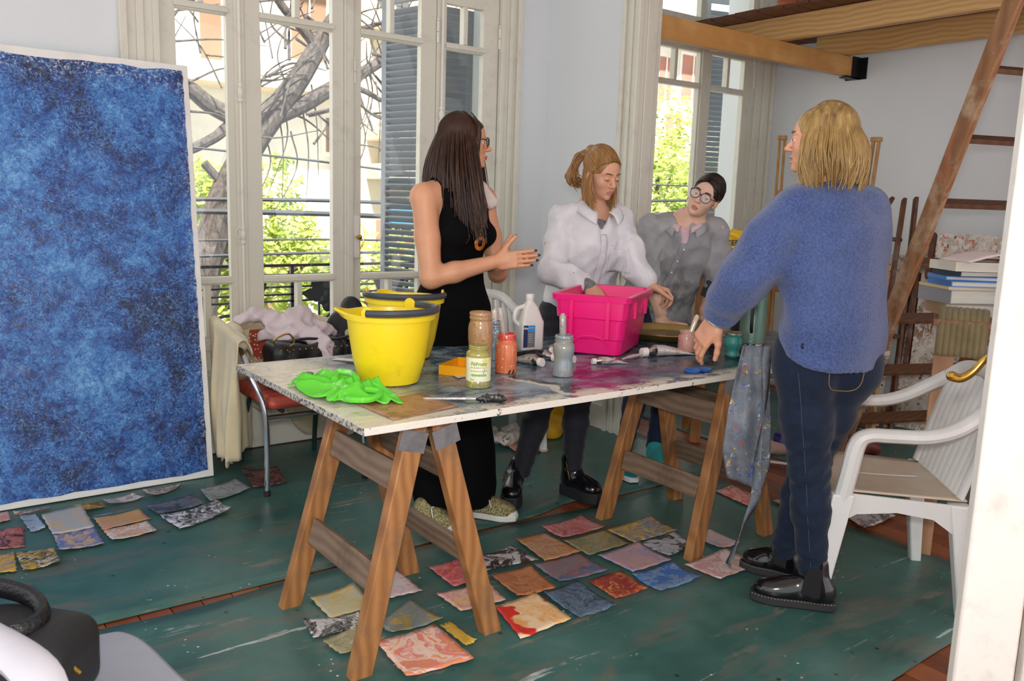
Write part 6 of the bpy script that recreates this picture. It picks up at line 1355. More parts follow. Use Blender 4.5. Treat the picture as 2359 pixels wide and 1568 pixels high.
def shoe(parent, name, heel, toe, w_, mats, kind, lift=0.0, ankle=None):
    """shoe from heel to toe on the floor; kinds: boot, sneaker, platform"""
    heel, toe = Vector((*heel, 0)), Vector((*toe, 0)); d = (toe - heel); L = d.length; d.normalize(); q = vv(-d.y, d.x, 0); Mx = A3(d, q, UP); z0 = .008 + lift
    sole = {'boot': .03, 'sneaker': .026, 'platform': .052}[kind]
    lo = Vector((min(heel.x, toe.x) - .09, min(heel.y, toe.y) - .09, -.01)); hi = Vector((max(heel.x, toe.x) + .09, max(heel.y, toe.y) + .09, .30 + lift)); g = grid(lo, hi, .0055)
    def outl(t_): return w_ * float(np.interp(t_, [0, .08, .3, .5, .72, .9, 1], [.55, .74, .78, .86, 1, .82, .5]))
    m2 = MB(); out = [(t_, outl(t_)) for t_ in np.linspace(0, 1, 15)]; ring = [(t_ * L, b) for t_, b in out] + [(t_ * L, -b) for t_, b in out[::-1]]
    m2.prism(ring, lambda u_, v_, t_: heel + d * u_ + q * v_ + UP * (z0 + t_ + .012 * max(0, u_ / L - .75) ** 1.0), 0, sole); so = m2.build(name + '_sole' if False else 'sole', mats[1], parent, bevel=.004)
    s = SDF(g); zt = z0 + sole
    s.ell(heel + d * L * .72 + UP * (zt + .012), (L * .26, w_ * .95, .042), Mx, .02); s.ell(heel + d * L * .45 + UP * (zt + .02), (L * .3, w_ * .78, .055), Mx, .03); s.ell(heel + d * L * .17 + UP * (zt + .025), (L * .17, w_ * .74, .05), Mx, .02)
    top = Vector(ankle) if ankle is not None else heel + d * L * .24 + UP * (zt + .13)
    if kind != 'sneaker': s.cap(heel + d * L * .24 + UP * (zt + .03), top, .046, .047, .03)
    else: s.cap(heel + d * L * .22 + UP * (zt + .03), heel + d * L * .24 + UP * (zt + .06), .040, .040, .02)
    s.cut((0, 0, -1), (0, 0, zt - .001))
    up_ = s.build('upper', mats[0], parent); return heel, d, q, L, zt, so, up_

def hair_cap(hs, P, Mh, sc, top=.068, wide=.064, back=None):
    """scalp hair: cranium and forehead bulge, opened for the face"""
    hs.ell(P(0, -.024, .037), np.array((.0775, .0965, .0925)) * sc, Mh, .01); hs.ell(P(0, .032, .034), np.array((.0655, .061, .0665)) * sc, Mh, .02)
    if back: hs.ell(P(*back[0]), np.array(back[1]) * sc, Mh, .03)
    hs.ell(P(0, .102, top - .098), np.array((wide, .066, .098)) * sc, Mh, .008, 's')
def pusher(P, ax, sc, k=1.0):
    """keeps a strand point outside the scalp"""
    r, f, u = ax; E_ = [(Vector(P(0, -.024, .037)), (.0795, .0985, .0945)), (Vector(P(0, .032, .034)), (.0675, .063, .0685))]
    def push(p, j=0.0):
        for c, q in E_:
            d = p - c; n = math.sqrt((d.dot(r) / (q[0] * sc)) ** 2 + (d.dot(f) / (q[1] * sc)) ** 2 + (d.dot(u) / (q[2] * sc)) ** 2)
            if n < k + j: p = c + d * ((k + j) / max(n, .05))
        return p
    return push

def collar(nk, f, s_, side, mat, parent, r0=.064, r1=.102, drop=.03, point=.055, a_end=.42, lift=.022):
    """folded shirt collar half, from the nape to the front point"""
    def fn(u_, v_):
        a = math.pi - (math.pi - a_end) * u_; d = f * math.cos(a) + s_ * side * math.sin(a); fr_ = max(0, math.cos(a))
        top = nk + d * r0 + UP * (lift - .05 * fr_); bot = nk + d * (r1 + .018 * fr_) + UP * (-drop - point * fr_ ** 2 + lift * .3)
        return top.lerp(bot, v_) + (UP * .012 + d * .006) * math.sin(math.pi * v_)
    return MB().sheet(fn, 16, 6, .004).build('collar', mat, parent, recalc=False, angle=180)

from mathutils.bvhtree import BVHTree
def onto(o, pts, toward, lift=.001):
    """lay points on the surface of o, cast along a direction"""
    me = o.data; bv_ = BVHTree.FromPolygons([v.co for v in me.vertices], [p.vertices for p in me.polygons]); out = []
    for p in pts:
        h = bv_.ray_cast(Vector(p) - toward.normalized() * .4, toward.normalized()); out.append(h[0] + h[1] * lift if h[0] is not None else Vector(p))
    return out

def patch_on(o, rows, toward, mat, name, parent, th=.0025, lift=.0035):
    """thin patch of cloth laid on o; rows = grid of points cast along a direction"""
    n = len(rows[0]); flat_ = onto(o, [p for r_ in rows for p in r_], toward, lift); m = len(rows)
    return MB().sheet(lambda u_, v_: flat_[min(m - 1, int(u_ * (m - 1) + .5)) * n + min(n - 1, int(v_ * (n - 1) + .5))], m - 1, n - 1, th).build(name, mat, parent, recalc=False, angle=180)
# ---- person in the black dress
pa = thing('person', 'person in a long black sleeveless dress with glasses, hands pressed together', 'person', (1.95, 3.0, 0))
fA = (RT * .72 - AW * .69).normalized(); sA = vv(fA.y, -fA.x, 0)                      # sA = to the right-hand side
M_skA = skin_mat('warm_tan_skin', '#d39b78'); M_lipA = skin_mat('rose_lips', '#b5685e')
hc = vv(2.015, 3.035, 1.605); fH = RT * .98 - AW * .06; cx = vv(1.985, 3.06, 0); shR = cx + sA * .168 + UP * 1.372; shL = cx - sA * .168 + UP * 1.372
elR, wrR = vv(1.822, 2.975, 1.045), vv(2.075, 2.865, 1.118); elL, wrL = vv(2.20, 3.03, 1.05), vv(2.105, 2.90, 1.098)
s = SDF(skin_grid((1.66, 2.60, -.0), (2.40, 3.36, 1.78), [span(hc, .135, .0034), span((2.16, 2.82, 1.145), .10, .0032)]))
loc, P, axs = sd_head(s, hc, fH, UP, .93, cx + UP * 1.40 + fA * -.01)
sd_torso(s, [cx + UP * .86, cx + UP * 1.03, cx + UP * 1.22, cx + UP * 1.34], [.165, .125, .140, .12], fA, .68)
s.cap(shR, shL, .058, .058, .05); s.chain([cx + UP * 1.41, shR.lerp(shL, .2) + UP * .02], [.05, .045], .04); s.chain([cx + UP * 1.41, shR.lerp(shL, .8) + UP * .02], [.05, .045], .04)
sd_arm(s, shR, elR, wrR, (.052, .044, .043, .027)); sd_arm(s, shL, elL, wrL)
dR = (RT * .96 - AW * .12 + UP * .12); cu = ((.08, .1, .06), (.04, .08, .05), (.06, .08, .05), (.1, .1, .06))
tR = sd_hand(s, wrR, dR, AW + RT * .1, cu, .98, (.75, .65, .0), .1, .02, UP); tL = sd_hand(s, vv(2.11, 2.915, 1.11), dR + UP * .06, -AW, cu, .96, (.8, .55, .0), .1, .02, UP)
for sx in (-1, 1): sd_leg(s, cx + sA * sx * .09 + UP * .84, cx + sA * sx * .1 + fA * .03 + UP * .46, cx + sA * sx * .1 + UP * .09)
s.build('body', [M_skA, M_lipA], pa, lips_fn(loc)); nails(pa, tR, plain('dark_nail_polish', '#3a3236', .15), 1.0)
eyes(pa, P, axs, .93, fH)
dr = SDF(skin_grid((1.62, 2.62, -.0), (2.34, 3.36, 1.50), [], .009))
sd_torso(dr, [cx + UP * .86, cx + UP * 1.02, cx + UP * 1.21, cx + UP * 1.30], [.178, .137, .152, .128], fA, .70)
for sx in (-1, 1): dr.ell(cx + fA * .085 + sA * sx * .072 + UP * 1.225, (.07, .07, .066), k=.04)
for sx in (-1, 1):
    for k_ in (-1, 1): dr.chain([np.array(cx + UP * 1.29 + sA * sx * .085 + fA * k_ * .075), np.array(cx + UP * 1.38 + sA * sx * .092 + fA * k_ * .062), np.array(cx + UP * 1.437 + sA * sx * .095 + fA * k_ * .012)], [.038, .03, .026], .02)
dr.ell(cx + fA * .14 + UP * 1.40, (.085, .085, .13), k=.02, op='s')
hb0 = vv(1.955, 2.965, .05); dr.chain([cx + UP * .88, (cx + UP * .88).lerp(hb0, .35), (cx + UP * .88).lerp(hb0, .75), hb0 + UP * .09], [.180, .178, .192, .205], .05, (np.array(fA), .82)); dr.cut((0, 0, -1), (0, 0, .075))
dr.ripple(lambda X, Y, Z: np.where(Z < .8, .006 * np.sin(28 * X - 16 * Y + 3 * Z) * np.clip((.85 - Z) * 2, 0, 1), .0) + .003 * np.sin(40 * Z + 9 * X) * (Z > .9))
dr.build('dress', cloth_mat('black_jersey', '#08080a', 10, .3, 260, .9, None, 0, .12), pa)
# glasses
M_gl = plain('black_acetate', '#14141c', .3)
def glasses(parent, P, sc, mat, rx=.025, rz=.021, y=.107):
    for x in (-1, 1):
        cen = (x * .0315, y, -.001); pts = [P(cen[0] + rx * math.cos(a) * (1.08 if math.sin(a) > 0 else 1), cen[1] - .25 * abs(cen[0] + rx * math.cos(a)) ** 1.5, cen[2] + rz * math.sin(a)) for a in [2 * math.pi * i / 24 for i in range(24)]]
        rim = MB().tube(pts, .0021 * sc, 6, closed=True).build('glasses_rim', mat, parent); lens = MB(); lens.add(pts + [tuple(np.array(p) - .0008 * np.array(axs[1])) for p in pts], [tuple(range(24)), tuple(range(47, 23, -1))]); lens.build('lens', M_glass, rim, smooth=False)
        MB().tube([P(x * .058, y - .004, .008), P(x * .068, y - .02, .010), P(x * .075, .04, .008), P(x * .077, -.005, .006), P(x * .075, -.03, -.012)], .0021 * sc, 6).build('temple_arm', mat, parent)
    MB().tube(bez([P(-.008, y, .004), P(0, y + .002, .008), P(.008, y, .004)], 4), .002 * sc, 6).build('bridge', mat, parent)
glasses(pa, P, .93, M_gl)
# hair: cap and long strands
M_hA = hair_mat('dark_brown_hair_with_copper_ends', '#160d0a', '#3a2216', '#6b431f'); r, f, u = axs
hs = SDF(grid(hc - vv(.16, .16, .36), hc + vv(.16, .16, .16), .0065)); Mh = A3(r, f, u)
hair_cap(hs, P, Mh, .93, .066, .070, ((0, -.045, -.03), (.070, .068, .095))); hs.chain([P(0.02, -.07, -.04), P(0.03, -.06, -.2), P(0.02, -.03, -.3)], [.055, .05, .035], .04); hs.build('hair_mass', M_hA, pa)
hr = random.Random(21); lines = []; push = pusher(P, axs, .93)
for k in range(640):
    ph = hr.uniform(-math.pi, math.pi) if k % 3 else hr.uniform(.75, 2.6)
    if abs(ph) < .72: ph = math.copysign(.72 + hr.random() * .5, ph)
    x, y = math.sin(ph), math.cos(ph); pts = []
    for th in np.linspace(.02 + .15 * hr.random(), 1.5, 9): pts.append(push(Vector(P(.080 * x * math.sin(th), -.024 + .100 * y * math.sin(th), .038 + .094 * math.cos(th))), .02 * hr.random()))
    end = hr.uniform(.30, .46) if x > 0 else hr.uniform(.24, .42); base = pts[-1]; out = (r * x * .03 + f * (y * .02 - .02)); tgt = base + out - UP * end
    wy = min(1, max(0, (y + .95) / 1.3)); tgt += (fA * .07 + RT * .02) * wy if x > 0 else fA * .08 * wy
    bend = hr.gauss(0, .012); J = hr.random() * .012
    for q in np.linspace(.12, 1, 9): pts.append(base.lerp(tgt, q) + (r * bend + f * bend * .5) * math.sin(3 * q) + out * (.5 + J * 20) * math.sin(math.pi * q))
    lines.append(pts)
strands('hair_strands', lines, M_hA, pa, .0027)
lf_ = []
for k in range(16):
    a = hr.uniform(.02, .05); lf_.append([Vector(P(x_, y_, z_)) for x_, y_, z_ in ((.03 + a * .2, .03, .125), (.045 + a * .3, .062, .085), (.058 + a * .3, .072 + hr.gauss(0, .004), .03), (.062 + a * .3, .070 + hr.gauss(0, .005), -.03 - hr.random() * .03))])
strands('fringe_strands', [bez(l_, 4) for l_ in lf_], M_hA, pa, .0022)
# scarf, pendant, bracelet
M_sc = cloth_mat('blush_satin', '#cfc0b6', 20, .6, 200, .45)
sc_ = SDF(grid(hc + vv(-.13, -.2, -.36), hc + vv(.22, .13, -.08), .006)); nb = cx + UP * 1.425
pts_ = [nb + r * (.062 * math.cos(a)) + f * (.062 * math.sin(a)) + UP * (.01 * math.sin(a)) for a in [2 * math.pi * i / 12 for i in range(13)]]; sc_.chain([np.array(p) for p in pts_], [.014] * 13, .01)
kn = nb + fA * .085 + UP * -.02; sc_.ell(kn, (.022, .022, .02), k=.01); sc_.chain([kn, kn + RT * .05 + UP * .012, kn + RT * .095 - UP * .045], [.012, .026, .03], .012, (np.array(AW), .4)); sc_.chain([kn, kn - RT * .025 - UP * .04, kn - RT * .02 - UP * .09], [.012, .02, .018], .012, (np.array(AW), .4)); sc_.ripple(lambda X, Y, Z: .003 * np.sin(160 * X + 90 * Z)); sc_.build('neck_scarf', M_sc, pa)
M_gd = plain('gold', '#d9ae52', .22, 1.0); pdc = cx + fA * .162 + UP * 1.19 + sA * -.0
pend = MB(); a_ = (fA - UP * .15).normalized(); b_ = a_.orthogonal().normalized(); c_ = a_.cross(b_); Mr = Matrix((b_, c_, a_)).transposed(); pend.lathe([(.014, -.0015), (.030, -.0015), (.031, 0), (.030, .0015), (.014, .0015), (.0135, 0)], pdc, 28, M=Mr, cap=False); pend.build('gold_pendant', M_gd, pa)
for sx in (-1, 1): MB().tube(bez([pdc + UP * .032, cx + fA * .15 + sA * sx * .03 + UP * 1.29, cx + fA * .10 + sA * sx * .055 + UP * 1.38, nb + sA * sx * .05], 6), .0013, 5).build('gold_chain', M_gd, pa)
bw = wrL.lerp(vv(2.11, 2.915, 1.11), .3); MB().tube([bw + UP * .027 * math.cos(a) + AW * .03 * math.sin(a) + RT * .02 for a in [2 * math.pi * i / 18 for i in range(18)]], .0028, 5, closed=True).build('bracelet', plain('beaded_silver', '#b9b0b0', .3, .6, bump=1, bscale=260), pa)
# sneakers
ts = NT('gold_glitter_canvas'); n_, _ = ts.noise(ts.co(), 190, 3, .7); M_gls = ts.set(ts.ramp(n_, [(.4, '#6f6238'), (.6, '#cfc390')]), .3, .7, bump=n_, bstr=.6); M_wr = plain('white_rubber', '#d8d6d0', .5)
def sneaker(heel, toe, label=None):
    h, d, q, L, zt, so, upp = shoe(pa, 'sneaker', heel, toe, .046, (M_gls, M_wr), 'sneaker')
    MB().lathe([(0, .034), (.018, .032), (.031, .022), (.037, .005), (.037, 0)], h + d * L * .86 + UP * (zt - .006), 16, sx=1, sy=1, M=None).build('toe_cap', M_wr, upp)
    for k in range(5): c = h + d * L * (.46 + .07 * k) + UP * (zt + .066 - .008 * k); MB().tube(bez([c - q * .026 - UP * .012, c, c + q * .026 - UP * .012], 3), .003, 5).build('lace', M_wr, upp)
    for k in range(2): MB().tube(bez([h + d * L * .5 + UP * (zt + .068), h + d * L * .5 + q * (.03 - .06 * k) + UP * (zt + .07), h + d * L * .56 + q * (.04 - .08 * k) + UP * (zt + .035)], 4), .0025, 5).build('bow_loop', M_wr, upp)
sneaker((1.985, 2.935), (2.135, 2.745)); sneaker((1.745, 2.965), (1.845, 2.765))
# ---- person in the white shirt
pb_ = thing('person', 'person in a paint-flecked white shirt with fair ponytail, reaching into the pink bin', 'person', (2.7, 3.05, 0))
fB = (RT * .32 - AW * .95).normalized(); sB = vv(fB.y, -fB.x, 0)
M_skB = skin_mat('fair_rosy_skin', '#d3a184'); M_lipB = skin_mat('muted_pink_lips', '#b77a70')
hc = vv(2.69, 2.915, 1.505); fH = RT * .52 - AW * .80 - UP * .34; uH = UP + (RT * .1 - AW * .22); cx = vv(2.715, 3.06, 0); ch_ = vv(2.69, 2.975, 1.2)
shR, shL = vv(2.545, 3.025, 1.295), vv(2.815, 2.91, 1.293); elR, wrR = vv(2.475, 2.985, 1.06), vv(2.555, 2.80, .995); elL, wrL = vv(2.835, 2.80, 1.065), vv(2.845, 2.725, 1.0)
s = SDF(skin_grid((2.16, 2.58, -.0), (3.02, 3.26, 1.68), [span(hc, .135, .0033), span((2.905, 2.68, .985), .085, .0034)]))
loc, P, axs = sd_head(s, hc, fH, uH, .92, vv(2.685, 2.975, 1.335), True)
sd_torso(s, [cx + UP * .86, (cx + UP * 1.02).lerp(ch_, .3), ch_, vv(2.685, 2.97, 1.29)], [.155, .12, .13, .10], fB, .66); s.cap(shR, shL, .05, .05, .05)
sd_arm(s, shR, elR, wrR); sd_arm(s, shL, elL, wrL)
sd_hand(s, wrR, vv(-.05, -.75, -.55), UP * -1 + AW * .3, ((.4, .4, .2),) * 4, .95, (.6, .7, .2), .2, .03, RT * -1)
tB = sd_hand(s, wrL, vv(.72, -.42, -.25), vv(-.35, -.1, -.8), ((.75, .75, .4), (.85, .8, .4), (.95, .8, .4), (1.0, .8, .4)), .95, (.35, .85, .45), .25, .02, AW * -1)
hR, hL = vv(2.625, 3.09, .84), vv(2.80, 3.03, .84)
legs_ = ((hR, vv(2.43, 2.965, .47), vv(2.315, 2.965, .13)), (hL, vv(2.575, 2.885, .47), vv(2.545, 2.865, .15)))
for l_ in legs_: sd_leg(s, *l_)
s.build('body', [M_skB, M_lipB], pb_, lips_fn(loc)); brows(pb_, P, plain('brown_brow', '#6a4a34', .7), .92)
for x in (-1, 1):                                               # lashes of the lowered lids
    MB().tube(bez([P(x * .018, .0925, -.0058), P(x * .031, .0950, -.0085), P(x * .044, .0885, -.0045)], 4), .0011, 5).build('eyelash', plain('dark_lash', '#3a2820', .6), pb_)
eyes(pb_, P, axs, .86, fH - UP * .6)
je = SDF(skin_grid((2.16, 2.70, .05), (3.0, 3.26, 1.0), [], .0075))
for (a, b, c) in legs_: sd_leg(je, a, b, c, (.094, .064, .056, .044))
je.cap(hR, hL, .10, .10, .04); je.cut((0, 0, 1), (0, 0, .95)); je.cut((0, 0, -1), (0, 0, .115)); je.ripple(lambda X, Y, Z: .0022 * np.sin(90 * Z + 14 * X) * (np.abs(Z - .5) < .12) + .0016 * np.sin(120 * Z + 20 * Y))
M_jk = cloth_mat('washed_black_denim', '#23252e', 30, .35, 300, .8); je.build('jeans', M_jk, pb_)
# grey knit under the shirt: neck and cuffs
M_gk = cloth_mat('grey_melange_knit', '#86888c', 120, .5, 260, .95, '#5c5e62')
ud = SDF(skin_grid((2.3, 2.64, .92), (3.0, 3.2, 1.42), [], .0065)); ud.chain([np.array(vv(2.70, 3.0, 1.1)), np.array(ch_ + fB * .012), np.array(vv(2.685, 2.955, 1.305))], [.125, .135, .085], .03, (np.array(fB), .66)); ud.cap(elR.lerp(wrR, .62), elR.lerp(wrR, .95), .040, .033, .01); ud.cap(elL.lerp(wrL, .35), elL.lerp(wrL, .80), .040, .033, .01); ud.build('grey_undershirt', M_gk, pb_)
# oversized white shirt
tsh = NT('white_cotton_with_paint_flecks'); v = tsh.co(); n1, c1 = tsh.noise(v, 10, 4, .6, .6); wv, _ = tsh.noise(v, 300, 2); col = tsh.ramp(n1, [(.3, '#cfd0d6'), (.7, '#e4e3e6')])
for i, (cc, sc0) in enumerate((('#c2342c', 30), ('#2c3fb0', 34), ('#d8b82c', 28), ('#3a3a44', 40), ('#c9a09a', 18))):
    n, _ = tsh.noise(tsh.co(loc=(i * 5.1, i * 2, 1)), sc0, 3, .6); col = tsh.mix(tsh.ramp(n, [(.735, 0), (.75, .95)]), col, cc)
h_ = tsh.math('ADD', tsh.math('MULTIPLY', n1, .6), tsh.math('MULTIPLY', wv, .06)); M_sh = tsh.set(col, .8, bump=h_, bstr=.5, bdist=.015)
sh = SDF(skin_grid((2.28, 2.60, .66), (3.08, 3.32, 1.46), [], .0068))
sh.chain([np.array(cx + UP * .70 - RT * .02), np.array(cx + UP * .90), np.array((cx + UP * 1.05).lerp(ch_, .4)), np.array(ch_), np.array(vv(2.685, 2.972, 1.27))], [.178, .172, .165, .160, .118], .05, (np.array(fB), .74))
sh.cap(shR + vv(.02, -.01, -.0), shL + vv(-.02, .01, -.0), .060, .060, .05)
for a, b, c in ((shR, elR, elR.lerp(wrR, .62)), (shL, elL, elL.lerp(wrL, .5))):
    sh.chain([np.array(a), np.array(a.lerp(b, .5)), np.array(b), np.array(b.lerp(c, .6)), np.array(c)], [.056, .062, .062, .056, .054], .022)
    dd = (c - b).normalized(); sh.cap(c - dd * .03, c + dd * .012, .058, .056, .008)
nk = vv(2.688, 2.93, 1.36); sh.chain([np.array(nk - UP * .035), np.array(shR + UP * .012)], [.06, .052], .03); sh.chain([np.array(nk - UP * .035), np.array(shL + UP * .012)], [.06, .052], .03); sh.cap(nk + fB * .03 + UP * .03, nk + fB * .135 - UP * .17, .068, .014, .015, 's', flat=(np.array(sB), .6)); sh.cap(nk - UP * .04, nk + UP * .1, .066, .075, .015, 's')
sh.cut((0, 0, -1), (0, 0, .715))
sh.ripple(lambda X, Y, Z: .010 * (np.abs(np.sin(17 * X + 7 * Z + 2.2 * np.sin(9 * Y + 5 * Z))) - .5) + .006 * (np.abs(np.sin(31 * Z - 22 * X + 2.5 * np.sin(13 * X))) - .5) + .003 * np.sin(70 * X - 40 * Y + 24 * Z)); so_ = sh.build('white_shirt', M_sh, pb_)
for sx in (-1, 1): collar(nk - UP * .005, fB, sB, sx, M_sh, so_, .066, .112, .03, .07)
patch_on(so_, [[ch_ - sB * (.030 - .032 * j / 3) + UP * (.03 - .42 * i / 24) for j in range(4)] for i in range(25)], -fB, M_sh, 'placket', so_)
patch_on(so_, [[ch_ - sB * (.055 + .085 * j / 8) + UP * (-.035 - .11 * i / 8) for j in range(9)] for i in range(9)], -fB, M_sh, 'breast_pocket', so_)
bp_ = onto(so_, [ch_ - sB * .014 + UP * (.02 - .085 * k) for k in range(5)], -fB, .006)
for k in range(5): MB().lathe([(0, -.001), (.0045, -.001), (.005, 0), (.0045, .0015), (0, .001)], bp_[k], 10, M=fB.to_track_quat('Z', 'Y').to_matrix()).build('button', plain('shirt_button', '#e0d8c8', .3), so_)
# hair
M_hB = hair_mat('honey_blond_hair', '#6a4626', '#9a7040', '#c9a268'); r, f, u = axs; Mh = A3(r, f, u); hr = random.Random(5)
hs = SDF(grid(hc - vv(.2, .2, .22), hc + vv(.2, .2, .2), .006)); hair_cap(hs, P, Mh, .92, .084, .066); hs.ell(P(0, -.01, -.115), (.11, .13, .055), Mh, .02, 's')
tie = P(.022, -.098, .088); hs.ell(tie, (.026, .026, .024), k=.02); hs.build('hair_mass', M_hB, pb_)
lines = []
push = pusher(P, axs, .92)
for k in range(380):
    t0 = hr.uniform(-1, 1); at = abs(t0); a = Vector(P(.072 * math.sin(1.45 * t0), .080 - .105 * at ** 2.2, .088 - .108 * at ** 2.0)); T_ = Vector(tie) + Vector((hr.gauss(0, .006), hr.gauss(0, .006), hr.gauss(0, .006))); pts = []; J = .03 * abs(math.sin(6 * t0)) + .02 * hr.random()
    if hr.random() < .35: a = a.lerp(T_, hr.random() * .5)
    for q in np.linspace(0, 1, 10): pts.append(push(a.lerp(T_, q), J if q < .95 else 0))
    lines.append(pts)
for k in range(130):                                            # loose looped tail
    a = Vector(tie) + Vector((hr.gauss(0, .008),) * 3); b = Vector(P(.068 + hr.gauss(0, .010), -.12 + hr.gauss(0, .01), .045)); c = Vector(P(.098 + hr.gauss(0, .012), -.115 + hr.gauss(0, .015), -.055 + hr.gauss(0, .012))); d = c - r * hr.gauss(.035, .012) - UP * hr.gauss(.03, .012); lines.append(bez([a, b, c, d], 4))
for k in range(150):                                            # loose lengths at the neck and cheeks
    sx = 1 if hr.random() < .62 else -1; a = Vector(P(sx * .070, -.02 + hr.uniform(-.045, .03), -.005 + hr.uniform(-.02, .02))); b = a + r * sx * hr.uniform(0, .012) - UP * .07 + fB * .01; c = b - UP * hr.uniform(.05, .11) + fB * hr.uniform(.0, .05) - r * sx * .015; lines.append(bez([a, b, c], 5))
strands('hair_strands', lines, M_hB, pb_, .0026)
for x in (-1, 1): MB().tube([P(x * .076, .0, -.043), P(x * .078, .0, -.052), P(x * .077, .0, -.066)], [.002, .0035, .0025], 6).build('earring', plain('pearl_earring', '#e2dedc', .2), pb_)
wd = wrL.lerp(elL, .12); ax_ = (elL - wrL).normalized(); o1 = ax_.orthogonal().normalized(); o2 = ax_.cross(o1)
MB().loft([[wd + ax_ * z + (o1 * math.cos(a) * .030 + o2 * math.sin(a) * .030) * k_ for a in [2 * math.pi * i / 20 for i in range(20)]] for z, k_ in ((-.014, 1), (-.014, 1.12), (.014, 1.12), (.014, 1))]).build('wristband', plain('black_band', '#17171a', .5), pb_)
tag(MB().tube([vv(2.925, 2.675, .978), vv(3.0, 2.63, .985)], .0022, 6).build('thin_stick', plain('grey_metal_stick', '#8a8480', .4, .5)), 'thin stick held in the fingers above the pink bin edge', 'stick')
# platform boots
M_bl = plain('polished_black_leather', '#0e0e12', .18, var=.3, bump=.15, bscale=30, coat=.4); M_bs = plain('black_rubber_sole', '#1d1e22', .65)
for heel, toe, an, lf2 in (((2.32, 3.02), (2.165, 2.835), vv(2.325, 2.985, .165), .012), ((2.545, 2.925), (2.575, 2.695), vv(2.545, 2.875, .185), 0)):
    h, d, q, L, zt, so, upp = shoe(pb_, 'boot', heel, toe, .05, (M_bl, M_bs), 'platform', lf2, an)
    z_ = MB(); z_.tube([h + d * L * .34 - q * .047 + UP * (zt + .035), Vector(an) + d * .01 - q * .048], .0025, 5); z_.build('zip', M_brass, upp)
# ---- person in the grey shirt, leaning on the table
pcn = thing('person', 'person in a faded grey shirt and round glasses leaning with both hands on the table', 'person', (3.35, 3.12, 0))
fC = (-AW * .93 - RT * .25).normalized(); sC = vv(fC.y, -fC.x, 0)
M_skC = skin_mat('pale_skin', '#dcb39c'); M_lipC = skin_mat('pink_lips', '#c07a74')
hc = vv(3.315, 2.835, 1.42); fH = -AW * .86 - RT * .42 + UP * .02; uH = UP * .86 + RT * .42 - AW * .12; pel = vv(3.37, 3.17, .86); ch_ = vv(3.325, 3.0, 1.17); nk = vv(3.30, 2.93, 1.285)
shR, shL = vv(3.165, 3.06, 1.262), vv(3.468, 2.875, 1.255); elR, wrR = vv(3.135, 3.02, 1.02), vv(3.165, 2.945, .835); elL, wrL = vv(3.49, 2.865, 1.005), vv(3.45, 2.90, .835)
s = SDF(skin_grid((2.86, 2.74, -.0), (3.66, 3.34, 1.58), [span(hc, .135, .0034), ((3.10, 2.80, .76), (3.24, 2.97, .86), .0045), ((3.40, 2.80, .76), (3.60, 2.97, .86), .0045)]))
loc, P, axs = sd_head(s, hc, fH, uH, .93, nk)
sd_torso(s, [pel, pel.lerp(ch_, .5), ch_, nk - UP * .03], [.16, .128, .135, .10], fC, .66); s.cap(shR, shL, .052, .052, .05); sd_arm(s, shR, elR, wrR, (.048, .04, .04, .028)); sd_arm(s, shL, elL, wrL, (.048, .04, .04, .028))
flatc = ((.12, .12, .05),) * 4
sd_hand(s, vv(3.17, 2.94, .79), vv(.05, -.95, -.1), UP * -1, flatc, .95, (.75, .6, .0), .1, .1, RT); sd_hand(s, vv(3.455, 2.90, .79), vv(.75, -.45, -.08), UP * -1, flatc, .95, (.75, .6, .0), .1, .08, RT * -1)
s.cap(wrR, vv(3.17, 2.94, .795), .027, .024, .02); s.cap(wrL, vv(3.455, 2.90, .795), .027, .024, .02)
hR, hL = vv(3.29, 3.20, .84), vv(3.45, 3.13, .84); legs_ = ((hR, vv(3.17, 3.07, .46), vv(3.03, 3.02, .10)), (hL, vv(3.33, 3.02, .46), vv(3.265, 3.03, .10)))
for l_ in legs_: sd_leg(s, *l_, (.082, .052, .048, .034))
s.build('body', [M_skC, M_lipC], pcn, lips_fn(loc)); eyes(pcn, P, axs, .93, fH + RT * .30 + UP * .10); brows(pcn, P, plain('dark_brow', '#2c1e18', .7), .93)
M_gp = plain('dark_purple_acetate', '#2a1c3c', .25); glasses(pcn, P, .93, M_gp, .0265, .0235, .108)
je = SDF(skin_grid((2.90, 2.90, .05), (3.62, 3.36, 1.0), [], .008))
for l_ in legs_: sd_leg(je, *l_, (.088, .058, .054, .040))
je.cap(hR, hL, .095, .095, .04); je.cut((0, 0, 1), (0, 0, .95)); je.ripple(lambda X, Y, Z: .0018 * np.sin(100 * Z + 14 * X)); je.build('leggings', cloth_mat('navy_stretch_cloth', '#1a2742', 30, .25, 300, .8), pcn)
tcs = NT('faded_grey_smudged_cotton'); v = tcs.co(); n1, c1 = tcs.noise(v, 9, 4, .6, .5); wv, _ = tcs.noise(v, 300, 2); zz_ = tcs.sep(v)[2]; sm, _ = tcs.noise(tcs.co((2, 2, .8), loc=(3, 1, 0)), 8, 5, .7)
col = tcs.ramp(n1, [(.3, '#8d8f93'), (.7, '#a9a8aa')]); col = tcs.mix(tcs.math('MULTIPLY', tcs.ramp(sm, [(.42, 0), (.62, .75)]), tcs.band(zz_, .6, .75, .98, 1.1)), col, '#55534f'); M_gs = tcs.set(col, .85, bump=tcs.math('ADD', tcs.math('MULTIPLY', n1, .6), tcs.math('MULTIPLY', wv, .05)), bstr=.5, bdist=.014)
sh = SDF(skin_grid((3.0, 2.70, .70), (3.66, 3.40, 1.36), [], .0068))
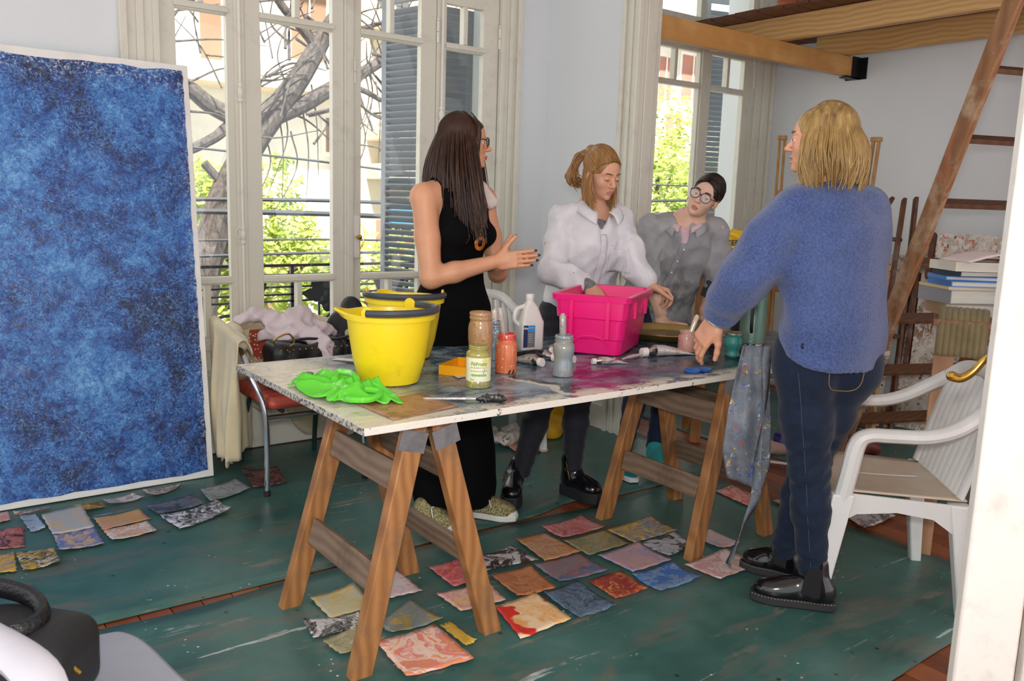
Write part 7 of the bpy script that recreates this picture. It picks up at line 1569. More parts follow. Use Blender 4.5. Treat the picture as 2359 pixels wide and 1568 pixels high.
sh.chain([np.array(pel - UP * .10), np.array(pel), np.array(pel.lerp(ch_, .5)), np.array(ch_), np.array(nk - UP * .055)], [.19, .185, .172, .165, .115], .05, (np.array(fC), .72)); sh.cap(shR + sC * -.02, shL + sC * .02, .056, .056, .05); sh.chain([np.array(nk - UP * .03), np.array(shR + UP * .01)], [.06, .05], .03); sh.chain([np.array(nk - UP * .03), np.array(shL + UP * .01)], [.06, .05], .03)
for a, b, c in ((shR, elR, elR.lerp(wrR, .30)), (shL, elL, elL.lerp(wrL, .22))): sh.chain([np.array(a), np.array(a.lerp(b, .5)), np.array(b), np.array(c)], [.060, .062, .058, .056], .022)
sh.cap(nk + fC * .03 + UP * .02, nk + fC * .115 - UP * .13, .060, .010, .012, 's', flat=(np.array(sC), .6)); sh.cap(nk - UP * .02, nk + UP * .1, .062, .07, .012, 's'); sh.cut((0, 0, -1), (0, 0, .74))
sh.ripple(lambda X, Y, Z: .008 * (np.abs(np.sin(19 * X + 9 * Z + 2.2 * np.sin(10 * Y + 5 * Z))) - .5) + .006 * (np.abs(np.sin(34 * Z - 20 * X + 2.5 * np.sin(13 * X))) - .5) + .0025 * np.sin(75 * X - 40 * Y + 30 * Z)); so_ = sh.build('grey_shirt', M_gs, pcn)
M_pkc = cloth_mat('pale_pink_cotton', '#dcbcc4', 14, .3, 300, .8); uc = SDF(skin_grid((3.15, 2.76, 1.05), (3.48, 3.08, 1.36), [], .006)); uc.chain([np.array(nk - UP * .10 + fC * .02), np.array(nk + fC * .012 - UP * .04), np.array(nk + UP * .03)], [.062, .066, .060], .02, (np.array(fC), .85)); uc.cap(nk + UP * .05 + fC * .04, nk + fC * .09 - UP * .05, .036, .008, .010, 's', flat=(np.array(sC), .6)); po_ = uc.build('pink_collar_shirt', M_pkc, pcn)
for sx in (-1, 1): collar(nk, fC, sC, sx, M_gs, so_, .068, .108, .03, .06, .5); collar(nk + UP * .008, fC, sC, sx, M_pkc, po_, .060, .084, .012, .055, .32)
cf = SDF(skin_grid((3.08, 2.80, .82), (3.58, 3.10, 1.06), [], .006)); cf.cap(elL.lerp(wrL, .12), elL.lerp(wrL, .62), .058, .053, .01); dv = (wrL - elL).normalized(); cf.cut(tuple(dv), tuple(elL.lerp(wrL, .62))); cf.build('dark_cuff', cloth_mat('charcoal_cotton', '#3a3a3e', 14, .3, 300), pcn)
patch_on(so_, [[(nk - UP * .10).lerp(pel - UP * .05, i / 24) + sC * (.016 - .032 * j / 3) for j in range(4)] for i in range(25)], -fC, M_gs, 'placket', so_)
bp_ = onto(so_, [(nk - UP * .13).lerp(pel, .2 * k) for k in range(5)], -fC, .006)
for k in range(5): MB().lathe([(0, -.001), (.0045, -.001), (.005, 0), (.0045, .0015), (0, .001)], bp_[k], 10, M=fC.to_track_quat('Z', 'Y').to_matrix()).build('button', plain('shirt_button', '#e0d8c8', .3), so_)
M_hC = hair_mat('near_black_hair', '#120b09', '#241612', '#3a261c', (40, 40, 6)); r, f, u = axs; Mh = A3(r, f, u); hr = random.Random(8)
hs = SDF(grid(hc - vv(.17, .17, .17), hc + vv(.17, .17, .17), .005)); hair_cap(hs, P, Mh, .93, .078, .064); hs.ell(P(0, -.01, -.115), (.11, .13, .060), Mh, .02, 's'); hs.ell(P(0, -.115, -.02), (.034, .03, .034), Mh, .02); hs.build('hair_mass', M_hC, pcn)
lines = []; bun = Vector(P(0, -.112, -.02))
push = pusher(P, axs, .93)
for k in range(360):
    sx = 1 if k % 2 else -1; t0 = hr.random(); a = Vector(P(sx * (.001 + .068 * t0 ** .7), .084 - .10 * t0 ** 2.0, .082 - .097 * t0 ** 2.0)); pts = []
    if hr.random() < .5: t1 = hr.random(); a = Vector(P(sx * .001, .084 - .09 * t1, .082 + .05 * t1))
    for q in np.linspace(0, 1, 10): pts.append(push(a.lerp(bun, q) + r * sx * .05 * math.sin(math.pi * q) * (1 - .6 * t0), .006 * hr.random()))
    lines.append(pts)
strands('hair_strands', lines, M_hC, pcn, .002)
for x in (-1, 1): MB().tube([P(x * .078, .0, -.045), P(x * .079, .0, -.06)], [.002, .003], 6).build('earring', M_brass, pcn)
M_tq = cloth_mat('turquoise_knit', '#2fa3a4', 60, .5, 200, .7); M_ws = plain('white_foam_sole', '#e8e8ea', .5)
for heel, toe in (((3.04, 3.055), (2.925, 2.83)), ((3.275, 3.06), (3.175, 2.845))):
    h, d, q, L, zt, so, upp = shoe(pcn, 'trainer', heel, toe, .044, (M_tq, M_ws), 'sneaker')
    for k in range(4): c = h + d * L * (.44 + .08 * k) + UP * (zt + .068 - .008 * k); MB().tube(bez([c - q * .024 - UP * .01, c, c + q * .024 - UP * .01], 3), .0028, 5).build('lace', M_tq, upp)
    MB().tube(bez([h + d * L * .45 + UP * (zt + .07), h + d * L * .45 + q * .035 + UP * (zt + .09), h + d * L * .5 + q * .05 + UP * (zt + .06), h + d * L * .46 + UP * (zt + .068)], 4), .0022, 5).build('bow_loop', M_tq, upp)
# ---- person in the blue sweater, seen from behind
pd = thing('person', 'person in blue sweater and dark jeans with shoulder-length fair hair, hand on table', 'person', (2.56, 1.62, 0))
fD = (AW * .82 - RT * .57).normalized(); sD = vv(fD.y, -fD.x, 0)
M_skD = skin_mat('light_warm_skin', '#d8a183'); M_lipD = skin_mat('rosy_lips', '#b9695f')
hc = vv(2.512, 1.678, 1.597); fH = -RT * .91 + AW * .40; cx = vv(2.578, 1.628, 0); nk = vv(2.545, 1.652, 1.435)
shL, shR = vv(2.455, 1.705, 1.362), vv(2.650, 1.590, 1.362); elL, wrL = vv(2.318, 1.80, 1.135), vv(2.335, 1.912, .975); elR, wrR = vv(2.73, 1.64, 1.11), vv(2.70, 1.76, 1.06)
s = SDF(skin_grid((2.24, 1.38, 0.0), (2.92, 2.08, 1.75), [span(hc, .135, .0033), ((2.30, 1.88, .76), (2.46, 2.06, .99), .0034)]))
loc, P, axs = sd_head(s, hc, fH, UP, .93, nk, mouth=.003)
sd_torso(s, [cx + UP * .86, cx + UP * 1.04, cx + UP * 1.22, nk - UP * .07], [.12, .115, .14, .11], fD, .68); s.cap(shL, shR, .055, .055, .05); sd_arm(s, shL, elL, wrL, (.046, .04, .04, .026)); sd_arm(s, shR, elR, wrR)
hd = vv(.18, .45, -.87)
tD = sd_hand(s, wrL, -RT * .42 + AW * .38 - UP * .82, RT * .50 + AW * .50 - UP * .30, ((.22, .38, .25), (.28, .42, .25), (.34, .45, .28), (.42, .5, .3)), 1.06, (.45, .80, .35), .22, .03, RT * .7 - AW * .3)
sd_hand(s, wrR, RT * .3 + AW * .6 - UP * .2, vv(-.5, -.4, 0), ((.4, .4, .3),) * 4, .95)
hL, hR = vv(2.500, 1.655, .84), vv(2.625, 1.580, .84); legs_ = ((hL, vv(2.520, 1.612, .48), vv(2.540, 1.572, .12)), (hR, vv(2.635, 1.69, .47), vv(2.64, 1.76, .12)))
for l_ in legs_: sd_leg(s, *l_)
s.build('body', [M_skD, M_lipD], pd, lips_fn(loc)); eyes(pd, P, axs, .93, fH - AW * .35, plain('grey_iris', '#5a6468', .12)); brows(pd, P, plain('light_brow', '#7a5a40', .7), .93); nails(pd, tD, plain('natural_nail', '#d9a894', .25), .9)
je = SDF(skin_grid((2.36, 1.38, .07), (2.88, 1.86, 1.02), [], .0068))
for l_ in legs_: sd_leg(je, *l_, (.098, .066, .062, .050))
for h_ in (hL, hR): je.ell(h_ - fD * .04 + UP * .01, (.086, .086, .10), k=.04); je.cap(h_, h_ + UP * .16, .092, .088, .04)
je.cap(hL + UP * .06, hR + UP * .06, .092, .092, .05); je.cut((0, 0, -1), (0, 0, .095)); je.cut((0, 0, 1), (0, 0, .96))
je.ripple(lambda X, Y, Z: .0028 * np.sin(105 * Z + 10 * np.sin(9 * X) + 16 * Y) * np.exp(-((Z - .47) / .16) ** 2) + .0016 * np.sin(66 * Z - 24 * X) * (Z < .75) + .0025 * np.sin(120 * Z) * (Z < .2))
M_dn = cloth_mat('dark_blue_denim', '#14243c', 40, .3, 320, .8, '#0d1a2e'); jo = je.build('jeans', M_dn, pd)
M_st = plain('tan_stitching', '#9a7a50', .7); c0 = hL.lerp(hR, .22) - fD * .124; pk_ = [c0 + RT * x * 1.0 + UP * z for x, z, y in ((-.062, .075, -.014), (-.055, -.035, .006), (0, -.058, .010), (.05, -.035, .006), (.058, .075, -.014))]
MB().tube(onto(jo, bez(pk_, 5), AW), .0014, 5).build('pocket_stitch', M_st, jo)
sl = []
for q in np.linspace(0, 1, 14):
    p = hL.lerp(legs_[0][1], q * 2) if q < .5 else legs_[0][1].lerp(legs_[0][2], q * 2 - 1); rr_ = np.interp(q, [0, .25, .5, .7, 1], [.099, .083, .068, .064, .0515]); dn_ = (-AW * .85 - RT * .45).normalized(); sl.append(p + dn_ * (rr_ + .0012))
MB().tube(onto(jo, sl, (AW * .85 + RT * .45)), .0013, 5).build('side_seam', plain('denim_seam', '#3a4a60', .8), jo)
# sweater
tk = NT('blue_melange_rib_knit'); v = tk.co(); ang = math.atan2(sD.y, sD.x); vr = tk.co((1, 1, 1), rot=(0, 0, -ang)); x_ = tk.sep(vr)[0]; rb = tk.math('SINE', tk.math('MULTIPLY', x_, 1500)); n1, _ = tk.noise(v, 140, 3, .6); n2, _ = tk.noise(v, 7, 4, .6)
col = tk.mix(tk.ramp(n1, [(.35, 0), (.65, 1)]), '#2c3f70', '#4a5e92'); col = tk.mix(tk.ramp(n2, [(.35, .25), (.7, 0)]), col, '#64769f'); zz_ = tk.sep(v)[2]; M_kn = tk.set(col, .95, bump=tk.math('ADD', tk.math('MULTIPLY', rb, .13), tk.math('MULTIPLY', n1, .5)), bstr=.55, bdist=.006, sheen=.35)
sw = SDF(skin_grid((2.14, 1.32, .78), (2.98, 2.02, 1.52), [], .0068))
sw.chain([np.array(cx + UP * .86 - fD * .028), np.array(cx + UP * .98 - fD * .02), np.array(cx + UP * 1.15), np.array(cx + UP * 1.28 + fD * -.01), np.array(nk - UP * .085)], [.192, .192, .186, .168, .112], .05, (np.array(fD), .76))
sw.cap(shL + sD * .0, shR - sD * .0, .076, .076, .06); sw.cap(nk - UP * .05, nk + UP * .012, .068, .060, .02); sw.ell(nk + UP * .05, (.052, .052, .05), k=.01, op='s')
ws = elL.lerp(wrL, .70); sw.chain([np.array(shL), np.array(shL.lerp(elL, .5)), np.array(elL), np.array(elL.lerp(ws, .5)), np.array(ws)], [.092, .092, .086, .076, .064], .03); dd = (wrL - elL).normalized(); sw.cap(ws - dd * .045, ws + dd * .012, .068, .060, .006); sw.cut(tuple(dd + vv(0, 0, 0)), tuple(ws + dd * .032)) if False else None
sw.chain([np.array(shR), np.array(shR.lerp(elR, .5)), np.array(elR), np.array(elR.lerp(wrR, .6))], [.09, .088, .08, .064], .03)
hem = lambda X, Y, Z: .0
sw.cut((.22 * fD.x, .22 * fD.y, -1), tuple(cx + UP * .885)); sw.ripple(lambda X, Y, Z: .006 * np.sin(20 * (X * fD.x + Y * fD.y) + 16 * Z) * np.sin(9 * Z + 7 * X) + .004 * np.sin(48 * Z - 30 * X - 22 * Y) * np.exp(-((X - 2.36) / .12) ** 2) + .0035 * np.sin(34 * Z + 20 * Y))
so_ = sw.build('blue_sweater', M_kn, pd)
m2 = MB(); rr_ = .070; a1 = dd.orthogonal().normalized(); b1x = dd.cross(a1); m2.tube([ws - dd * .045 + a1 * math.cos(a) * .0685 + b1x * math.sin(a) * .0685 for a in [2 * math.pi * i / 28 for i in range(28)]], .005, 6, closed=True); m2.build('cuff_fold', M_kn, so_)
cu_ = SDF(skin_grid((2.24, 1.78, .90), (2.44, 1.98, 1.09), [], .005)); cu_.cap(ws, ws + dd * .052, .056, .046, .006); cu_.cut(tuple(dd), tuple(ws + dd * .052)); cu_.build('grey_inner_cuff', cloth_mat('light_grey_melange', '#c6c6c8', 120, .4, 260), pd)
for p_, n_ in ((cx + sD * -.155 - fD * .035 + UP * .935, -sD * .9 - fD * .4),): MB().lathe([(0, -.002), (.010, -.002), (.0115, 0), (.010, .003), (0, .004)], p_ + (-AW * .03 - RT * .02), 14, M=(-AW).to_track_quat('Z', 'Y').to_matrix()).build('black_button', plain('glossy_black_button', '#101014', .15), so_)
# hair
M_hD = hair_mat('ash_blond_hair', '#5e4a2c', '#a38450', '#d6bd84'); r, f, u = axs; Mh = A3(r, f, u); hr = random.Random(14)
hs = SDF(grid(hc - vv(.17, .17, .25), hc + vv(.17, .17, .17), .006)); hair_cap(hs, P, Mh, .93, .068, .072, ((0, -.045, -.05), (.070, .062, .10))); hs.build('hair_mass', M_hD, pd)
lines = []; push = pusher(P, axs, .93)
for k in range(680):
    ph = hr.uniform(-math.pi, math.pi)
    if abs(ph) < .80: ph = math.copysign(.80 + hr.random() * .5, ph)
    x, y = math.sin(ph), math.cos(ph); pts = []
    for th in np.linspace(.02 + .12 * hr.random(), 1.5, 9): pts.append(push(Vector(P(.0800 * x * math.sin(th), -.026 + .0985 * y * math.sin(th), .038 + .0935 * math.cos(th))), .03 * hr.random()))
    end = hr.uniform(.14, .205); base = pts[-1]; out = (r * x * .030 + f * (y * .03 - .012)); tgt = base + out - UP * end; bd = hr.gauss(0, .008); cl = round(ph * 5) / 5.; 
    for q in np.linspace(.15, 1, 8): p = base.lerp(tgt, q) + (r * math.cos(cl * 9) + f * math.sin(cl * 7)) * (.009 * math.sin(7 * q + cl * 5) * q) + (r * x + f * y) * (.018 * math.sin(math.pi * q) - .014 * q * q) + r * bd * q; pts.append(p)
    lines.append(pts)
strands('hair_strands', lines, M_hD, pd, .0029)
# apron hanging from the waist
tap = NT('paint_crusted_grey_cotton'); v = tap.co(); n1, c1 = tap.noise(v, 9, 5, .7, .6); n2, _ = tap.noise(v, 24, 5, .75); col = tap.ramp(n1, [(.3, '#4a525c'), (.55, '#6c747e'), (.75, '#8d96a0')])
for i, cc in enumerate(('#c9ced4', '#2c4a94', '#c9a83a', '#8a4a50')): n, _ = tap.noise(tap.co(loc=(i * 4, 2 * i, 3)), 17 + 5 * i, 5, .75); col = tap.mix(tap.ramp(n, [(.60, 0), (.65, .9)]), col, cc)
M_ap = tap.set(col, .7, bump=n2, bstr=.5, bdist=.006)
a0, a1_ = vv(2.365, 1.835, 0), vv(2.475, 1.77, 0)
def apf(u_, v_):
    z = .90 - .47 * v_ - .06 * u_ * v_; w_ = float(np.interp(v_, [0, .2, .5, .8, 1], [.55, .75, 1.0, 1.12, .8])); p = a0.lerp(a1_, .5 + (u_ - .5) * w_ * 1.25); q = .012 * math.sin(7 * u_ + 4 * v_) + .006 * math.sin(15 * u_ - 3 * v_)
    return vv(p.x, p.y, z) + (AW * .7 + RT * .2) * q
MB().sheet(apf, 26, 26, .003).build('apron', M_ap, pd, recalc=False, angle=180)
st_ = bez([vv(2.45, 1.775, .90), vv(2.455, 1.765, .70), vv(2.45, 1.772, .50), vv(2.455, 1.775, .36), vv(2.44, 1.80, .26), vv(2.40, 1.83, .09)], 6); m2 = MB(); n = len(st_)
m2.sheet(lambda u_, v_: st_[min(n - 1, int(u_ * (n - 1) + .5))] + (RT * math.cos(5 * u_) + AW * math.sin(5 * u_)) * (v_ - .5) * .034, n - 1, 2, .003); m2.build('apron_strap', M_ap, pd, recalc=False, angle=180)
# ankle boots
M_bd = plain('glossy_black_leather', '#0c0c0f', .14, var=.3, coat=.5); M_bso = plain('dark_grey_sole', '#2c2a2a', .7); M_el = plain('black_elastic', '#16171b', .85, bump=.4, bscale=300)
for heel, toe, an in (((2.575, 1.50), (2.40, 1.725), vv(2.545, 1.568, .165)), ((2.672, 1.705), (2.590, 1.915), vv(2.643, 1.763, .165))):
    h, d, q, L, zt, so, upp = shoe(pd, 'ankle_boot', heel, toe, .047, (M_bd, M_bso), 'boot', 0, an)
    stud = MB()
    for sx in (-1, 1):
        for t_ in np.linspace(.02, .98, 26): w_ = .047 * float(np.interp(t_, [0, .08, .3, .5, .72, .9, 1], [.55, .74, .78, .86, 1, .82, .5])); stud.lathe([(0, -.002), (.0016, -.001), (.002, 0), (.0016, .001), (0, .002)], h + d * t_ * L + q * sx * (w_ + .0005) + UP * (zt - .003 + .012 * max(0, t_ - .75)), 5)
    stud_o = stud.build('sole_studs', plain('steel_stud', '#b9b4ac', .3, .9), so)
    for sx in (-1, 1): MB().prism([(.20, .02), (.42, .03), (.40, .09), (.36, .125), (.20, .125)], lambda u_, v_, t_: h + d * u_ * L + UP * (zt + v_) + q * sx * (.040 + t_ + .004 * (v_ > .06)), 0, .009).build('elastic_panel', M_el, upp, bevel=.002)
    MB().tube(bez([Vector(an) - d * .045 + UP * -.02, Vector(an) - d * .062 + UP * .006, Vector(an) - d * .045 + UP * .008], 3), .005, 6).build('pull_loop', M_bd, upp)
# ------------------------------------------------------------------ easels, boards and bench in the far room
M_el1 = wood('pale_easel_pine', '#c99a5e', '#a87842', 2, 1.0, .5); M_old = wood('old_brown_easel_wood', '#6e3d22', '#4a2714', 2, 1.0, .5, dirt='#8d7f74')
def easel(name, label, top, foot, side, mat, w_=.035, bar_z=None):
    """mast from foot to top with a prop leg behind and a canvas ledge"""
    o = thing(name, label, 'easel', foot, 0, 'studio easels'); top, foot = Vector(top), Vector(foot); sd = Vector(side).normalized(); d = top - foot
    for k in (-1, 1): MB().bar(foot + sd * .018 * k, top + sd * .018 * k, .020, w_, up=d.cross(sd)).build('mast_rail', mat, o, bevel=.003)
    MB().box(top + Vector((0, 0, .012)), (.07, .055, .03), (0, 0, math.atan2(sd.y, sd.x))).build('top_block', mat, o, bevel=.004)
    for k in (-1, 1): MB().bar(foot + sd * .32 * k + UP * .0, foot + d * .62 + sd * .03 * k, .022, .04, up=d.cross(sd)).build('leg', mat, o, bevel=.003)
    p = foot + d * .42; MB().bar(p - sd * .2, p + sd * .2, .03, .05).build('canvas_ledge', mat, o, bevel=.003)
    nrm = d.cross(sd).normalized(); nrm = nrm if nrm.y > 0 or nrm.x > 0 else -nrm; MB().bar(Vector((foot.x, foot.y, 0)) + Vector((nrm.x, nrm.y, 0)).normalized() * .2, foot + d * .8, .022, .03).build('prop_leg', mat, o, bevel=.003)
    return o
easel('easel', 'tall pale wooden easel near the far balcony door', (5.50, 4.00, 1.885), (5.14, 3.72, .0), (.55, -.83, 0), M_el1)
easel('easel', 'tall pale wooden easel whose mast shows over the blue shoulder', (5.50, 3.245, 1.845), (5.05, 3.08, 0), (.3, -.95, 0), M_el1)
lo_ = thing('easel', 'low pale wooden easel frame beside the yellow bag', 'easel', (4.25, 3.35, 0), 0, 'studio easels')
MB().bar(vv(4.30, 3.30, .0), vv(4.62, 3.49, 1.27), .034, .05, up=(.5, .8, 0)).build('mast_rail', M_el1, lo_, bevel=.003); MB().bar(vv(4.52, 3.46, 1.16), vv(4.86, 3.24, 1.16), .03, .05).build('cross_bar', M_el1, lo_, bevel=.003); MB().bar(vv(4.72, 3.12, 0), vv(4.83, 3.26, 1.2), .03, .045, up=(.5, .8, 0)).build('leg', M_el1, lo_, bevel=.003); MB().bar(vv(4.36, 3.30, .5), vv(4.78, 3.18, .5), .03, .045).build('cross_bar', M_el1, lo_, bevel=.003)
tag(MB().bar(vv(4.76, 2.66, .01), vv(4.99, 2.81, 1.155), .026, .075, up=(.5, .86, 0)).build('pine_plank', M_el1, bevel=.003), 'pale pine plank standing upright between the blue sweater and the ladder', 'plank')
oe = thing('easel', 'dark brown paint-spattered old easel leaning behind the ladder', 'easel', (5.0, 2.75, 0), 0, 'studio easels')
def rpost(a, b, nm, w_=.062, t_=.026): 
    a, b = Vector(a), Vector(b); MB().bar(a, b, t_, w_, up=(.75, .6, 0)).build(nm, M_old, oe, bevel=.008)
rpost((4.86, 2.72, 0), (5.28, 2.885, 1.46), 'post'); rpost((4.99, 2.66, 0), (5.32, 2.83, 1.47), 'post'); rpost((5.0, 2.98, .0), (5.30, 3.07, 1.46), 'post'); rpost((5.24, 2.86, 1.2), (5.20, 3.2, 1.22), 'cross_bar', .075); rpost((5.0, 2.68, .62), (4.98, 3.1, .62), 'cross_bar', .06); rpost((4.88, 2.66, .05), (4.86, 3.05, .05), 'cross_bar', .06)
rpost((5.10, 3.16, .9), (5.33, 2.99, 1.47), 'brace', .05)
def board_mat(name, base, seed, dark):
    t = NT(name); v = t.co(loc=(seed, seed * 2, 0)); n1, c1 = t.noise(v, 5, 4, .65); n2, _ = t.noise(v, 16, 5, .7); col = t.mix(t.ramp(n1, [(.35, 0), (.6, 1)]), base, '#c9c0b2')
    for rot, sc0, cc, th in ((.15, (1, 9, 9), '#dedad2', .5), (0, (9, 9, 1), '#d3cdc4', .53), (.4, (2, 12, 12), dark, .60), (0, (12, 12, 2), '#4a4e62', .63), (.2, (3, 9, 9), '#8d5a4a', .66)):
        n, _ = t.noise(t.co(sc0, rot=(0, rot, rot), loc=(seed, th, 2)), 3.2, 4, .6); col = t.mix(t.ramp(n, [(th, 0), (th + .035, .9)]), col, cc)
    return t.set(col, .6, bump=n2, bstr=.3)
def board(label, bl, br, top, seed, base, dark, th=.018):
    o = thing('painted_board', label, 'board', Vector(bl).lerp(Vector(br), .5), 0, 'paint-smeared boards'); bl, br, top = Vector(bl), Vector(br), Vector(top); e = br - bl; n = e.cross(top).normalized()
    MB().add([p + n * k * th for k in (0, 1) for p in (bl, br, br + top, bl + top)], [(0, 1, 2, 3), (7, 6, 5, 4), (0, 4, 5, 1), (1, 5, 6, 2), (2, 6, 7, 3), (3, 7, 4, 0)]).build('board', board_mat('smeared_board_%d' % seed, base, seed, dark), o)
    MB().bar(bl - e.normalized() * .025, bl + top - e.normalized() * .025, .03, .05, up=n).build('side_batten', M_old, o, bevel=.003); return o
board('large white paint-smeared board behind the ladder', (5.16, 2.74, .02), (5.36, 1.75, .02), (.30, .10, 1.22), 3, '#a07a4a', '#2a2c38')
board('brown board crossed with white strokes in front of the taller one', (5.19, 2.68, .42), (5.36, 1.86, .42), (.10, .04, .58), 5, '#8a5a34', '#6a4a38')
board('board of pale and orange streaks topmost behind the books', (5.18, 2.60, .98), (5.40, 1.75, .98), (.10, .04, .27), 8, '#b0a494', '#c2502c')
board('paint-streaked board behind the blue sweater, left of the ladder', (4.78, 3.02, .02), (4.92, 2.70, .02), (.36, .14, 1.08), 11, '#8f7a5c', '#2c3040')

# bench with books
bnch = thing('workbench', 'tall pinkish wooden workbench under the books at the right', 'bench', (3.7, 1.25, 0)); M_bn = wood('pinkish_raw_timber', '#b98d6c', '#93674a', 2, .9, .55); M_bn2 = wood('bench_top_timber', '#8f6243', '#6e4529', 0, .9, .5)
e1, e2 = vv(.90, .435, 0).normalized(), vv(.435, -.90, 0).normalized(); c0b = vv(3.30, 1.61, 0); rzb = math.atan2(e1.y, e1.x)
def bb_(a, b, z0, z1, d1, d2): p = c0b + e1 * a + e2 * b; return MB().box((p.x, p.y, (z0 + z1) / 2), (d1, d2, z1 - z0), (0, 0, rzb))
for a, b, m3 in ((.035, .03, M_bn), (.70, .03, M_bn2), (.035, .55, M_bn2), (.70, .55, M_bn2)): bb_(a, b, 0, .945, .05, .072).build('leg', m3, bnch, bevel=.003)
bb_(.36, .29, .945, .972, .78, .62).build('top', M_bn2, bnch, bevel=.003)
for z in (.88, .30): bb_(.37, .03, z, z + .06, .6, .025).build('rail', M_bn2, bnch, bevel=.003); bb_(.70, .29, z, z + .06, .025, .46).build('rail', M_bn2, bnch, bevel=.003)
bz = .972
def book(label, c, dims, rz, cover, page='#d3cfc4'):
    o = thing('book', label, 'book', (c[0], c[1], c[2]), rz, 'books stacked on the bench'); w_, d_, h_ = dims; M_c = plain('cover_' + cover[1:], cover, .35, var=.15)
    for z in (0, h_ - .003): MB().bx(-w_ / 2, w_ / 2, -d_ / 2, d_ / 2, z, z + .003).build('cover', M_c, o, world=False)
    MB().bx(-w_ / 2, -w_ / 2 + .004, -d_ / 2, d_ / 2, .003, h_ - .003).build('spine', M_c, o, world=False); MB().bx(-w_ / 2 + .004, w_ / 2 - .004, -d_ / 2 + .004, d_ / 2 - .004, .003, h_ - .003).build('pages', plain('page_edges_' + cover[1:], page, .8, bump=.5, bscale=400, stretch=(.1, .1, 6)), o, world=False)
    return bz
stack = [('#9a7b5a', .05, 'tan book lowest in the bench stack', (.27, .20)), ('#8a8c90', .055, 'thick grey-paged book near the bottom of the bench stack', (.30, .21)), ('#c9b48a', .012, 'thin curled cream book above the grey-paged one', (.33, .22)), ('#2f6fb5', .022, 'grey-edged book with a blue cover in the bench stack', (.27, .20)), ('#3a78c0', .016, 'second blue book in the bench stack', (.26, .19)), ('#2c3c4c', .022, 'dark book with a lettered spine in the bench stack', (.25, .18)), ('#d6d2c4', .035, 'cream paperback upper in the bench stack', (.27, .19))]
z = bz; bkc = c0b + e1 * .24 + e2 * .10
for i, (cc, h_, lab, (w_, d_)) in enumerate(stack): book(lab, (bkc.x + .012 * ((i * 7) % 3 - 1), bkc.y + .01 * ((i * 5) % 3 - 1), z), (w_, d_, h_), -.62 + .08 * ((i * 3) % 4 - 1.5), cc); z += h_ + .0005
tag(MB().sheet(lambda u_, v_: vv(bkc.x, bkc.y, z) + e2 * .06 + (RT * (u_ - .42) * .36 + AW * (v_ - .5) * .24) + UP * (.004 + .035 * math.sin(math.pi * min(1, u_ * 1.15)) - .045 * max(0, u_ - .55)), 16, 6, .006).build('open_sketchbook', plain('pinkish_white_pages', '#d9cccb', .7), recalc=False, angle=180), 'open pinkish-white sketchbook bent over the top of the book stack', 'book')
M_olv = cloth_mat('olive_ribbed_knit', '#86795a', 12, .4, 200, .95, '#6f6448')
kc = thing('knitted_cloth', 'olive ribbed knitted cloth draped over the bench corner', 'cloth', (3.5, 1.5, .97))
def knit(u_, v_, off):
    a = c0b + vv(0, 0, 0) + e2 * (.0 + .17 * u_ + off * .22) - e1 * .012; rib = .006 * abs(math.sin(u_ * 26)); 
    if v_ < .5: p = a + e1 * .13 * (1 - v_ * 2); zz_ = bz + .012 + .02 * math.sin(math.pi * v_ * 2) + rib
    else: w_ = (v_ - .5) * 2; p = a - e1 * (.030 * math.sin(w_ * 1.3) + rib); zz_ = bz + .012 - (.15 + .05 * off) * w_ ** 1.2
    return vv(p.x, p.y, zz_)
for off in (0, 1): MB().sheet(lambda u_, v_: knit(u_, v_, off), 78, 24, .006).build('fold', M_olv, kc, recalc=False, angle=180)

# tall stool with yellow bag
stl = thing('tall_stool', 'tall square wooden stool behind the person in grey', 'stool', (3.98, 3.2, 0)); sc0 = vv(3.985, 3.215, 0)
M_stl = wood('orange_brown_stool_wood', '#b97f4c', '#8f5a30', 2, 1.0, .5)
MB().box(sc0 + UP * 1.01, (.27, .27, .035), (0, 0, .9)).build('seat_board', M_stl, stl, bevel=.004)
for a in (0, 1, 2, 3): t0 = .9 + R(45) + a * R(90); MB().bar(sc0 + vv(math.cos(t0), math.sin(t0), 0) * .20, sc0 + vv(math.cos(t0), math.sin(t0), 0) * .15 + UP * .995, .045, .045, up=(math.cos(t0), math.sin(t0), 0)).build('leg', M_stl, stl, bevel=.003)
for a in (0, 1, 2, 3): t0 = .9 + R(45) + a * R(90); t1 = t0 + R(90); MB().bar(sc0 + vv(math.cos(t0), math.sin(t0), 0) * .18 + UP * .45, sc0 + vv(math.cos(t1), math.sin(t1), 0) * .18 + UP * .45, .022, .05).build('stretcher', M_stl, stl, bevel=.003)
yb = thing('snack_bag', 'yellow printed bag with black letters on the tall stool', 'bag', (4.0, 3.2, 1.03)); tyg = NT('yellow_printed_foil'); v = tyg.co(); n1, _ = tyg.noise(v, 24, 4, .6); zc = tyg.sep(v)[2]; camo = tyg.ramp(n1, [(.36, '#3a4a2c'), (.45, '#8a5a3c'), (.52, '#5c6a34'), (.6, '#7a3a34'), (.68, '#3f5a34')]); M_ybag = tyg.set(tyg.mix(tyg.band(zc, 1.0, 1.02, 1.085, 1.1), tyg.mix(n1, '#e2ae14', '#f2cc3a'), camo), .25, bump=n1, bstr=.4, bdist=.01)
